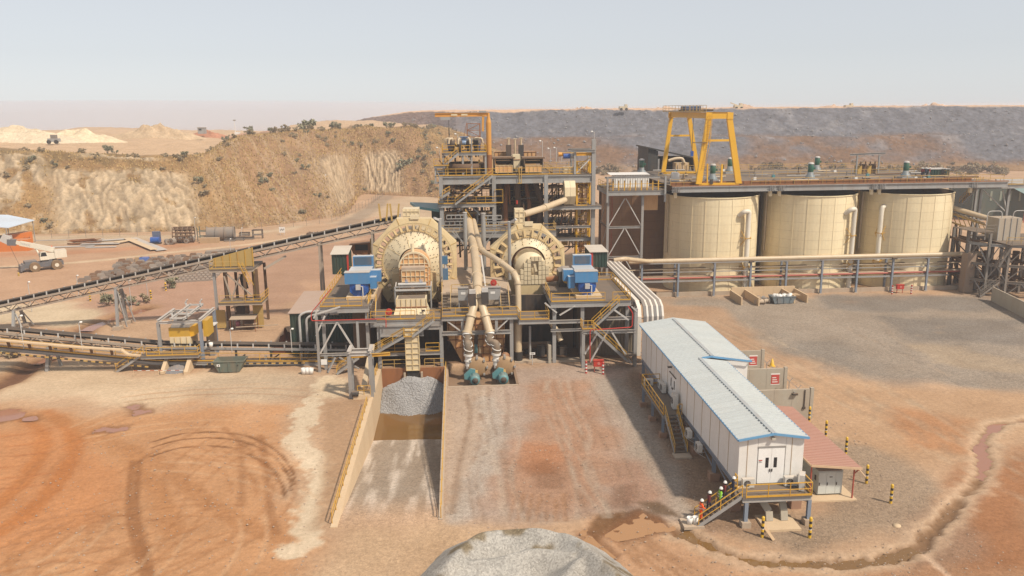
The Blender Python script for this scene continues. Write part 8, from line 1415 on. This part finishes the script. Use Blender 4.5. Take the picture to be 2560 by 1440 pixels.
def drum_cage(c,L_,r_,m,label,ribs=8,axis=Vector((1,.12,0)),solid=False ):
 t=thing('screen_drum' if not solid else 'old_drum',label,'drum',c);c=Vector(c);d_=axis.normalized();x=d_.cross(up).normalized()
 if solid:pipe('shell',[c+up*r_,c+up*r_+d_*L_],r_,m,t,20)
 for k in range(ribs):
  o=c+up*r_+d_*L_*k/(ribs-1);pr=[o+(x*math.cos(a)+up*math.sin(a))*r_*(1.05 if solid else 1) for a in [2*math.pi*j/18 for j in range(19)]];b=MB();b.tube(pr,.13,5,False );b.build('hoop',m,t)
 if not solid:
  for j in range(14):a=2*math.pi*j/14;o=c+up*r_+(x*math.cos(a)+up*math.sin(a))*r_;bar('bar',o,o+d_*L_,.12,.28,m,t)
g=G(437,607);drum_cage((g.x,g.y,0),4.6,1.95,BROWN,'dark open screen drum cage in the left yard',5);g=G(520,602);drum_cage((g.x,g.y,0),6.5,1.7,mat('grey_old_drum',(.2,.17,.145),.7,dirt=.4),'long grey closed drum in the left yard',4,solid=True )
g=G(495,604);t=thing('pipe_stillage','pale green stillage frame at the left end of the grey drum','stillage',tuple(g));[bar('post',(g.x+a,g.y+b_,0),(g.x+a,g.y+b_,3.6 if a==0 else 2.6),.2,.2,SKIPG,t) for a in (0,2.6) for b_ in (0,2)];[bar('rail',(g.x,g.y+b_,z),(g.x+2.6,g.y+b_,z),.15,.2,SKIPG,t) for z in (1.2,2.5) for b_ in (0,2)]
g=G(388,610);t=thing('blue_compressor','bright blue motor on a stand in the left yard','motor',tuple(g));pipe('barrel',[(g.x-.9,g.y,1.0),(g.x+1.2,g.y,1.0)],.8,BLUED,t,14);box('stand',g.x-1.1,g.x+1.4,g.y-.6,g.y+.8,0,.4,DARK,t);box('rear_frame',g.x-.8,g.x+1.0,g.y+.8,g.y+1.6,.4,3.0,mat('slate_frame',(.1,.13,.2),.6),t)
for k,(px,py,s) in enumerate(((420,611,.9),(432,611,1.0),(455,607,.9),(468,608,.8),(480,605,1.0),(447,603,.8))):g=G(px,py);t=thing('scrap_roll','%s rolled rubber liner from the left beside the drum cage'%('first','second','third','fourth','fifth','last')[k],'roll',tuple(g),'rolled liners in the yard');a=random.uniform(0,3);d_=Vector((math.cos(a),math.sin(a)*.5,0));pipe('roll',[g+up*s*.8-d_,g+up*s*.8+d_],s*.8,mat('grey_rubber',(.26,.22,.18),.8,dirt=.4),t,14);pipe('core',[g+up*s*.8-d_*1.02,g+up*s*.8+d_*1.02],s*.3,BROWN,t,10)
g=G(525,607);tag(MB().box(g.x-2.3,g.x+2.3,g.y-.6,g.y+.6,0,1.3).build('timber_crate',WOOD),'long tan timber crate in front of the grey drum','crate')
for k,(px,py) in enumerate(((575,603),(598,601),(622,598),(645,596),(612,590))):
 g=G(px,py);t=thing('scrap_stillage','%s low grey scrap frame from the left beside the far road'%('first','second','third','fourth','rearmost')[k],'scrap',tuple(g),'scrap frames beside the far road');h=(.6,.8,.5,2.2,.9)[k]
 for a in (-1.2,1.2):
  for b_ in (-.5,.5):bar('post',(g.x+a,g.y+b_,0),(g.x+a,g.y+b_,h),.16,.16,DARK,t)
 for b_ in (-.5,.5):bar('rail',(g.x-1.3,g.y+b_,h),(g.x+1.3,g.y+b_,h),.2,.2,DARK,t);bar('rail',(g.x-1.3,g.y+b_,h*.45),(g.x+1.3,g.y+b_,h*.45),.2,.3,GS,t)
pl2=thing('plank_stack','long pale steel plates and planks lying in the left yard','planks',tuple(G(250,612)))
for (xa,ya,xb,yb,w_,z) in ((200,607,330,598,1.6,.25),(205,613,300,611,1.8,.35),(290,611,340,602,1.6,.5),(330,598,405,628,2.4,.3),(318,600,385,628,1.6,.45),(130,619,235,616,1.2,.15),(215,620,290,618,1.0,.15),(90,602,260,598,.6,.1)):a,c=G(xa,ya),G(xb,yb);bar('plate',a+up*z,c+up*z,w_,.12,STEELW if z<.4 else CONCW,pl2)
g=G(185,612);t=thing('rebar_bundle','dark rusty bundle of bars in the left yard','steel bars',tuple(g));[bar('rod',g+Vector((random.uniform(-2,0),random.uniform(-1,1),.1+.1*k)),g+Vector((5+random.uniform(0,2),random.uniform(-1,1),.3+.12*k)),.14,.14,RUST,t) for k in range(12)]
LM=[mat('grey_liner_casting',(.24,.20,.17),.8,dirt=.5),mat('brown_liner_casting',(.22,.13,.08),.85,dirt=.5),mat('pale_liner_casting',(.36,.30,.25),.85,dirt=.4)]
def liner_mesh(m,v):
 b=MB();
 for k in range(3):b.box(-.68,.68,-.5+k*.34,-.24+k*.34,.12,.5+.1*((k+v)%2));b.box(-.55,.55,-.46+k*.34,-.28+k*.34,.5+.1*((k+v)%2),.72+.1*((k+v)%2))
 b.box(-.7,.7,-.55,.55,0,.12);return b.mesh('liner_pallet',m)
lms=[liner_mesh(m,v) for v,m in enumerate(LM)]
def liner(p,z,k,label,group):
 o=inst('liner_pallet',lms[k%3],None ,Matrix.Translation((p.x,p.y,z))@Matrix.Rotation(random.uniform(-.25,.25),4,'Z'));tag(o,label,'liner stack',group)
cnt=0
for r_ in range(9):
 for c_ in range(16):
  px=205+c_*19+r_*13+random.uniform(-4,4);py=706-r_*6.2-c_*1.6+random.uniform(-1,1)
  if px>545 or (r_>3 and px<290) or random.random()<.08:continue
  p=G(px,py);liner(p,0,cnt,'pallet of grey mill liner castings in the dense rows behind the inclined conveyor','liner pallets in dense rows');cnt+=1
  if r_<5 and 290<px<470:liner(p,.86,cnt+1,'upper pallet of mill liners stacked on the dense rows','upper liner pallets')
LF=[mat('grey_flat_liner',(.30,.25,.21),.85,dirt=.4)]
for r_ in range(5):
 for c_ in range(9):
  p=G(442+c_*11+r_*6-0,706-r_*6-c_*.7);o=tag(MB().box(p.x-.5,p.x+.5,p.y-.45,p.y+.45,0,.35).build('flat_liner',LF[0]),'flat grey liner plate laid out singly right of the liner rows','liner plate','flat liner plates on the dirt')
for r_ in range(4):
 for c_ in range(9):p=G(444+c_*9.5+r_*9,656-r_*3.2-c_*.6);o=tag(MB().box(p.x-.6,p.x+.5,p.y-.5,p.y+.5,0,.5).build('flat_liner',LM[2]),'pale liner plate laid out in the far field of plates','liner plate','far field of liner plates')
for k in range(8):p=G(525+(k%4)*12+(k//4)*6,642-(k//4)*9-(k%4)*1.5);t=thing('pipe_bundle','grey pipe bundle stacked beyond the far liner plates','pipes',tuple(p),'grey pipe bundles');[pipe('tube',[(p.x-1.6,p.y+j*.5,.3),(p.x+1.6,p.y+j*.5+.2,.3)],.28,GS,t,8) for j in range(3)]
g=G(362,656);tag(MB().box(g.x-.9,g.x+.9,g.y-.5,g.y+.5,0,1.2).build('blue_box',mat('blue_white_box',(.12,.2,.5),.5,dirt=.2)),'blue box standing behind the liner rows','box');g=G(349,656);tag(MB().box(g.x-.7,g.x+.7,g.y-.5,g.y+.5,0,1.2).build('wooden_box',WOOD),'brown wooden box beside the blue box','box')
g=G(706,588);t=thing('road_sign','white road sign with dark symbols by the far road','sign',tuple(g));[rod('post',(g.x+a,g.y,0),(g.x+a,g.y,1.6),.05,STEELW,t,5) for a in (-.5,.5)];box('board',g.x-.75,g.x+.75,g.y-.06,g.y,.7,2.2,WHITE,t);[box('symbol',g.x-.5+k*.3,g.x-.35+k*.3,g.y-.08,g.y-.062,1.2+.15*(k%2),1.6+.15*(k%2),DARK,t) for k in range(4)]
g=G(795,588);t=thing('steel_frame_stack','dark flat steel frame lying beside the inclined conveyor','steel frame',tuple(g));[bar('beam',g+Vector((-3,k*.8,.3)),g+Vector((4,k*.8-1,.3)),.3,.5,BROWN,t) for k in range(4)];[bar('tie',g+Vector((-2.5+k*2,-.5,.6)),g+Vector((-2.5+k*2,2.6,.6)),.2,.2,BROWN,t) for k in range(4)]
for q,h,lb,arm in (((829,560),14,'tall lamp pole at the foot of the hill beside the road',(-.9,0)),((920,482),13.5,'tall bare pole in the valley before the hill',(0.05,0))):g=G(*q);lamp_post((g.x,g.y,0),h,lb,arm,CONCW)
for k,(px,py,h) in enumerate(((578,642,4),(490,592,5),(605,600,3),(370,745,4),(330,775,5),(80,780,5),(198,745,4))):g=G(px,py);lamp_post((g.x,g.y,0),h,'%s slender pole in the west yard counted from the take-up tower'%('first','second','third','fourth','fifth','sixth','seventh')[k],(.2,0))
ff=thing('chain_fence','thin wire fence along the foot of the hill','fence',tuple(G(300,592)));PF=[G(130,596),G(300,592),G(560,584),G(700,572),G(830,556),G(930,510),G(965,485)];nseg=0
for a,c in zip(PF,PF[1:]):
 n=max(2,int((c-a).length/4))
 for k in range(n):p=lerp(a,c,k/n);rod('post',p,p+up*2.2,.05,GS,ff,5)
 b=MB();[b.bar(a+up*z,c+up*z,.03,.03) for z in (.6,1.2,1.8,2.2)];b.build('wires',GS,ff)
g=V(503,327,430);t=thing('lookout_booth','small grey booth on the hill plateau','booth',(g.x,430,g.z-2));box('cabin',g.x-1.8,g.x+1.8,430,433,g.z-1.5,g.z+1.6,STEEL,t);box('window',g.x-1.2,g.x+.2,429.9,430,g.z+.2,g.z+1.0,GLASS,t);box('roof',g.x-2.1,g.x+2.1,429.7,433.3,g.z+1.6,g.z+1.8,STEELW,t)
g=V(588,327,430);t=thing('light_tower','thin white mobile light tower on the hill plateau','light tower',(g.x,430,g.z-1));rod('mast',(g.x,430,g.z-2),(g.x,430,g.z+5.2),.14,WHITE,t,6);box('lamp_bank',g.x-.7,g.x+.7,429.8,430.1,g.z+5,g.z+5.6,STEEL,t);box('trailer',g.x-.3,g.x+2.2,429.5,431,g.z-2,g.z-.6,WHITE,t)
g=V(131,349,330);t=thing('wheel_loader','dusty loader half hidden in bushes on the left plateau','loader',(g.x,330,g.z-1));box('body',g.x-2,g.x+2,330,332.4,g.z-.9,g.z+.4,STEEL,t);box('cab',g.x-.8,g.x+1.0,330.2,332.2,g.z+.4,g.z+1.8,GS,t);[pipe('wheel',[(g.x+s,329.6,g.z-.9),(g.x+s,330.1,g.z-.9)],.8,BLACK,t,12) for s in (-1.4,1.4)]
for k,(px,py,lb) in enumerate(((1560,271,'far haul truck on the rock dump rim, left one'),(1848,268,'far excavator on the rock dump rim, middle one'),(2125,268,'far dozer on the rock dump rim, right one'))):
 g=V(px,py,470)+Vector((0,0,.6));t=thing('mining_vehicle',lb,'vehicle',(g.x,470,g.z-1));box('body',g.x-2.6,g.x+2.2,470,473,g.z-1.2,g.z+.6,mat('pale_vehicle_paint',(.6,.5,.34),.6),t);box('cab',g.x+.6,g.x+2.0,470.2,472.5,g.z+.6,g.z+1.7,MATS['pale_vehicle_paint'],t);[pipe('wheel',[(g.x+s,469.6,g.z-1.1),(g.x+s,470.1,g.z-1.1)],.8,BLACK,t,10) for s in (-1.6,1.4)]
 if k==1:bar('boom',(g.x-1,471,g.z+.5),(g.x-5,471,g.z+2.0),.5,.6,MATS['pale_vehicle_paint'],t)
def person(label,p,face,top,legs,helmet=WHITE,pose='stand',step=0.0,h=1.75,lean=0.0,group=None ,vest=None ):
 """one skinned body; p = point under the feet, face = heading angle (0 = +Y)"""
 s=h/1.75;J={'pel':(0,0,.95),'chest':(0,.02+lean,1.32),'neck':(0,.03+lean*1.4,1.5),'head':(0,.05+lean*1.6,1.62),'crown':(0,.05+lean*1.6,1.72)}
 E_=[('pel','chest'),('chest','neck'),('neck','head'),('head','crown')];Rd={'pel':.155,'chest':.165,'neck':.06,'head':.095,'crown':.075}
 for n_,sx in (('l',-1),('r',1)):
  fw=(.16 if (sx>0)==(pose!='walk2') else -.12) if pose.startswith('walk') else .02;lift=step if fw>0 else 0
  J['hip'+n_]=(sx*.1,0,.88);J['knee'+n_]=(sx*.11,fw*.75+.03,.5+lift*.9);J['ank'+n_]=(sx*.11,fw,.09+lift);J['toe'+n_]=(sx*.12,fw+.16,.05+lift)
  J['sh'+n_]=(sx*.2,.02+lean,1.42);af={'rail':.32,'stand':.04,'work':.38}.get(pose,.12*-sx);az={'rail':1.08,'work':1.1}.get(pose,.88);J['el'+n_]=(sx*.29,af*.4+lean,1.16);J['wr'+n_]=(sx*.27,af+lean,az);J['ha'+n_]=(sx*.26,af+.08+lean,az-.06)
  E_+=[('pel','hip'+n_),('hip'+n_,'knee'+n_),('knee'+n_,'ank'+n_),('ank'+n_,'toe'+n_),('chest','sh'+n_),('sh'+n_,'el'+n_),('el'+n_,'wr'+n_),('wr'+n_,'ha'+n_)]
  Rd.update({'hip'+n_:.11,'knee'+n_:.075,'ank'+n_:.055,'toe'+n_:.045,'sh'+n_:.085,'el'+n_:.06,'wr'+n_:.045,'ha'+n_:.045})
 keys=list(J);me=bpy.data.meshes.new('body');me.from_pydata([tuple(c*s for c in J[k]) for k in keys],[(keys.index(a),keys.index(b_)) for a,b_ in E_],[]);tmp=bpy.data.objects.new('tmp_body',me);C.objects.link(tmp)
 tmp.modifiers.new('skin','SKIN');tmp.modifiers.new('sub','SUBSURF').levels=1
 for i,k in enumerate(keys):v=me.skin_vertices[0].data[i];v.radius=(Rd[k]*s*(1.15 if k in ('pel','chest') else 1),Rd[k]*s*(.8 if k in ('pel','chest') else 1));v.use_root=(k=='pel')
 dg=bpy.context.evaluated_depsgraph_get();out=bpy.data.meshes.new_from_object(tmp.evaluated_get(dg));bpy.data.objects.remove(tmp)
 out.materials.clear();[out.materials.append(m) for m in (SKIN,top,legs,DARK)]
 for f in out.polygons:
  z=f.center.z/s;x=abs(f.center.x)/s;f.use_smooth=True
  f.material_index=3 if z<.13 else 2 if z<.96 and x<.2 else 0 if (z>1.49 and x<.15) or (x>.2 and z<az_hand(pose)+.03) else 1
 M_=Matrix.Translation(Vector(p))@Matrix.Rotation(face,4,'Z');t=thing('person',label,'person',p,group);inst('body',out,t,M_)
 hp_=M_@(Vector(J['crown'])*s);MB().lathe([(.155*s,-.06),(.16*s,-.05),(.135*s,-.03),(.13*s,.03),(.09*s,.09),(.001,.11)],hp_,'z',16).build('helmet',helmet,t)
 if vest:
  b=MB();
  for z in (1.08,1.3):b.lathe([(.205*s,-.03),(.205*s,.03)],M_@Vector((0,lean*.8,z*s)),'z',14)
  b.build('reflective_bands',vest,t)
 fm=MB();hd_=M_@(Vector(J['head'])*s);fd=M_.to_3x3()@Vector((0,1,0));sd=M_.to_3x3()@Vector((1,0,0));nz_=hd_+fd*.1*s;fm.tube([nz_,nz_+fd*.03-Vector((0,0,.03))],[.012,.018],5);fm.build('nose',SKIN,t)
 for e_ in (-1,1):q=hd_+fd*.09*s+sd*e_*.035+Vector((0,0,.02));MB().tube([q,q+fd*.012],.012,5).build('eye',DARK,t)
 return t
def az_hand(pose):return {'rail':1.1,'work':1.12}.get(pose,.9)
up=Vector((0,0,1))
def on_stair(u,off=0):return Vector((18.15+3.35*u,56.2+off,.14+2.35*u))
BAND=mat('silver_band',(.6,.6,.55),.4,dirt=.1,top=0)
person('person in orange overalls and white helmet at the bottom of the near stair',on_stair(.09,-.05),R(-90),HIVIS,HIVIS,pose='rail',step=.0,vest=BAND)
person('person in dark clothes and white helmet second from the stair bottom',on_stair(.30,.25),R(-90),MAROON,NAVY,pose='walk',step=.12)
person('person in green hi-vis vest and white helmet in the middle of the stair',on_stair(.52,-.15),R(-90),HIVISG,NAVY,pose='walk2',step=.12,vest=BAND)
person('person in dark red top fourth from the stair bottom',on_stair(.66,.3),R(-90),MAROON,NAVY,pose='walk',step=.12,h=1.68)
person('person in dark clothes nearest the top of the near stair',on_stair(.84,.1),R(-90),NAVY,NAVY,pose='walk2',step=.12,h=1.7)
g=G(131,634);person('person in orange vest and dark trousers standing in the left yard',(g.x,g.y,0),R(-60),HIVIS,NAVY,HIVIS,'stand',h=1.8)
for k,(px,lb,pose) in enumerate(((2304,'left one of three people in red and white on the tank deck','work'),(2313,'middle one of three people on the tank deck','stand'),(2322,'right one of three people beside the green container','stand'))):g=V(px,446,142.5);person(lb,(g.x,142.5,18.96),R(160+40*k),(MAROON,NAVY,mat('red_cloth',(.35,.05,.04),.9,top=0))[k],NAVY,WHITE,pose)
LEAFG=mat('dusty_green_leaf',(.24,.23,.145),.85,dirt=.3,dirtcol=(.3,.24,.14),scale=2,streak=1,top=.25,topcol=(.34,.29,.19));LEAFD=mat('dry_shrub_leaf',(.34,.27,.165),.85,dirt=.4,scale=2,streak=1,top=.3,topcol=(.42,.34,.22));STRAW=mat('dry_straw_grass',(.46,.31,.13),.9,dirt=.4,dirtcol=(.3,.2,.1),scale=1,streak=1,top=.2,topcol=(.55,.4,.2));TWIG=mat('grey_twig',(.2,.15,.1),.9,top=0)
def bush_mesh(n,spread,hgt,leaf,seed):
 rr=random.Random(seed);b=MB();cl=[(rr.gauss(0,spread*.45),rr.gauss(0,spread*.45),rr.uniform(.25,1)*hgt,rr.uniform(.25,.5)*spread) for _ in range(9)]
 for k in range(n):
  cx_,cy_,cz_,cr_=cl[rr.randrange(len(cl))];a,e,q=rr.random()*6.28,math.acos(rr.uniform(-1,1)),cr_*rr.random()**.4;p=Vector((cx_+q*math.sin(e)*math.cos(a),cy_+q*math.sin(e)*math.sin(a),max(.05,cz_+q*math.cos(e)*.7)));u_=Vector((rr.gauss(0,1),rr.gauss(0,1),rr.gauss(0,1))).normalized()*leaf*rr.uniform(.6,1.3);v_=u_.cross(Vector((rr.gauss(0,1),rr.gauss(0,1),rr.gauss(0,1)))).normalized()*leaf*.5;b.add([p-u_,p+v_,p+u_,p-v_],[(0,1,2,3)])
 b.cur=1
 for c in cl[:6]:b.tube([(0,0,0),(c[0]*.5,c[1]*.5,c[2]*.5),(c[0],c[1],c[2])],[.06,.045,.02],4)
 return b
bm_g=[bush_mesh(420,1.3,1.9,.22,k).mesh('shrub',[LEAFG,TWIG]) for k in range(3)];bm_d=[bush_mesh(380,1.2,1.7,.2,10+k).mesh('shrub',[LEAFD,TWIG]) for k in range(3)]
HZ0=HILLP
def hill_pick(cond_lo,cond_hi,n,tries=6000,pxr=None ):
 out=[]
 while len(out)<n and tries>0:
  tries-=1;i,j=int(RNG.integers(0,HILLT.shape[0])),int(RNG.integers(0,HILLT.shape[1]));
  if cond_lo<=HILLT[i,j]<=cond_hi and HILLBARE[i,j]<.35:out.append(HZ0[i,j])
 return out
def put_bush(p,me,s,label,group):o=inst('shrub',me,None ,Matrix.Translation((float(p[0]),float(p[1]),float(p[2])-.15))@Matrix.Rotation(random.random()*6.28,4,'Z')@Matrix.Diagonal((s,s,s*random.uniform(.75,1.1),1)));return tag(o,label,'shrub',group)
for k,p in enumerate(hill_pick(.95,1.25,80)):put_bush(p,random.choice(bm_g[:1]+bm_d),random.uniform(.6,1.3),'dusty green shrub on the upper edge of the spoil hill','shrubs along the hill crest')
for k,p in enumerate(hill_pick(.05,.9,130)):put_bush(p,random.choice(bm_d+bm_d+bm_g),random.uniform(.5,1.25),'dry shrub on the face of the spoil hill','dry shrubs on the hill face')
for p,s,lb in ((V(770,340,322),3.4,'large dark green shrub standing out on the hill crest'),(V(1015,432,322),3.6,'large round green shrub low on the right hill flank'),(G(857,528),2.2,'green shrub beside the far road'),(V(628,331,425),2.4,'dusky lone bush on the far plateau skyline')):put_bush(p-Vector((0,0,1 if p.z>1 else 0)),bm_g[1],s,lb,None )
for k,(px,py,s) in enumerate(((270,765,1.1),(300,760,1.2),(330,762,1.0),(360,756,1.0),(425,720,1.2),(40,895,1.0),(30,890,.8),(350,700,.9))):put_bush(G(px,py),bm_d[k%3] if k%2 else bm_g[k%3],s,'weedy bush by the stream under the conveyors','weeds by the stream')
bm_b=[bush_mesh(380,1.3,1.5,.2,30+k).mesh('shrub',[mat('brown_brush_leaf',(.19,.145,.085),.9,dirt=.4,scale=2,streak=1,top=.2),TWIG]) for k in range(2)]
for k in range(130):
 px=random.uniform(1300,2540);g=G(px,random.uniform(424,438));put_bush(g,random.choice(bm_d+bm_b+bm_b),random.uniform(1.4,2.8),'dry bush at the foot of the rock dump','dry bushes below the rock dump')
b=MB();n_g=0;vs=[];
while n_g<30000:
 i,j=int(RNG.integers(0,84)),int(RNG.integers(0,HILLT.shape[1]))
 if HILLBARE[i,j]>.4+.3*random.random():continue
 q=HZ0[i,j];x,y,z=q[0]+random.uniform(-.5,.5),q[1]+random.uniform(-.5,.5),q[2]-.1;h_=random.uniform(.3,.85);w_=random.uniform(.12,.3);a=random.random()*3.14;dx,dy=math.cos(a)*w_,math.sin(a)*w_;vs.append(((x-dx,y-dy,z),(x+dx,y+dy,z),(x+random.uniform(-.3,.3),y+random.uniform(-.3,.3),z+h_)));n_g+=1
b.v=[p for t_ in vs for p in t_];b.f=[(3*k,3*k+1,3*k+2) for k in range(n_g)];b.sm=[False ]*n_g;b.mi=[0]*n_g
tag(b.build('dry_grass',STRAW),'dry straw coloured grass covering the spoil hill','grass',None ,'stuff')
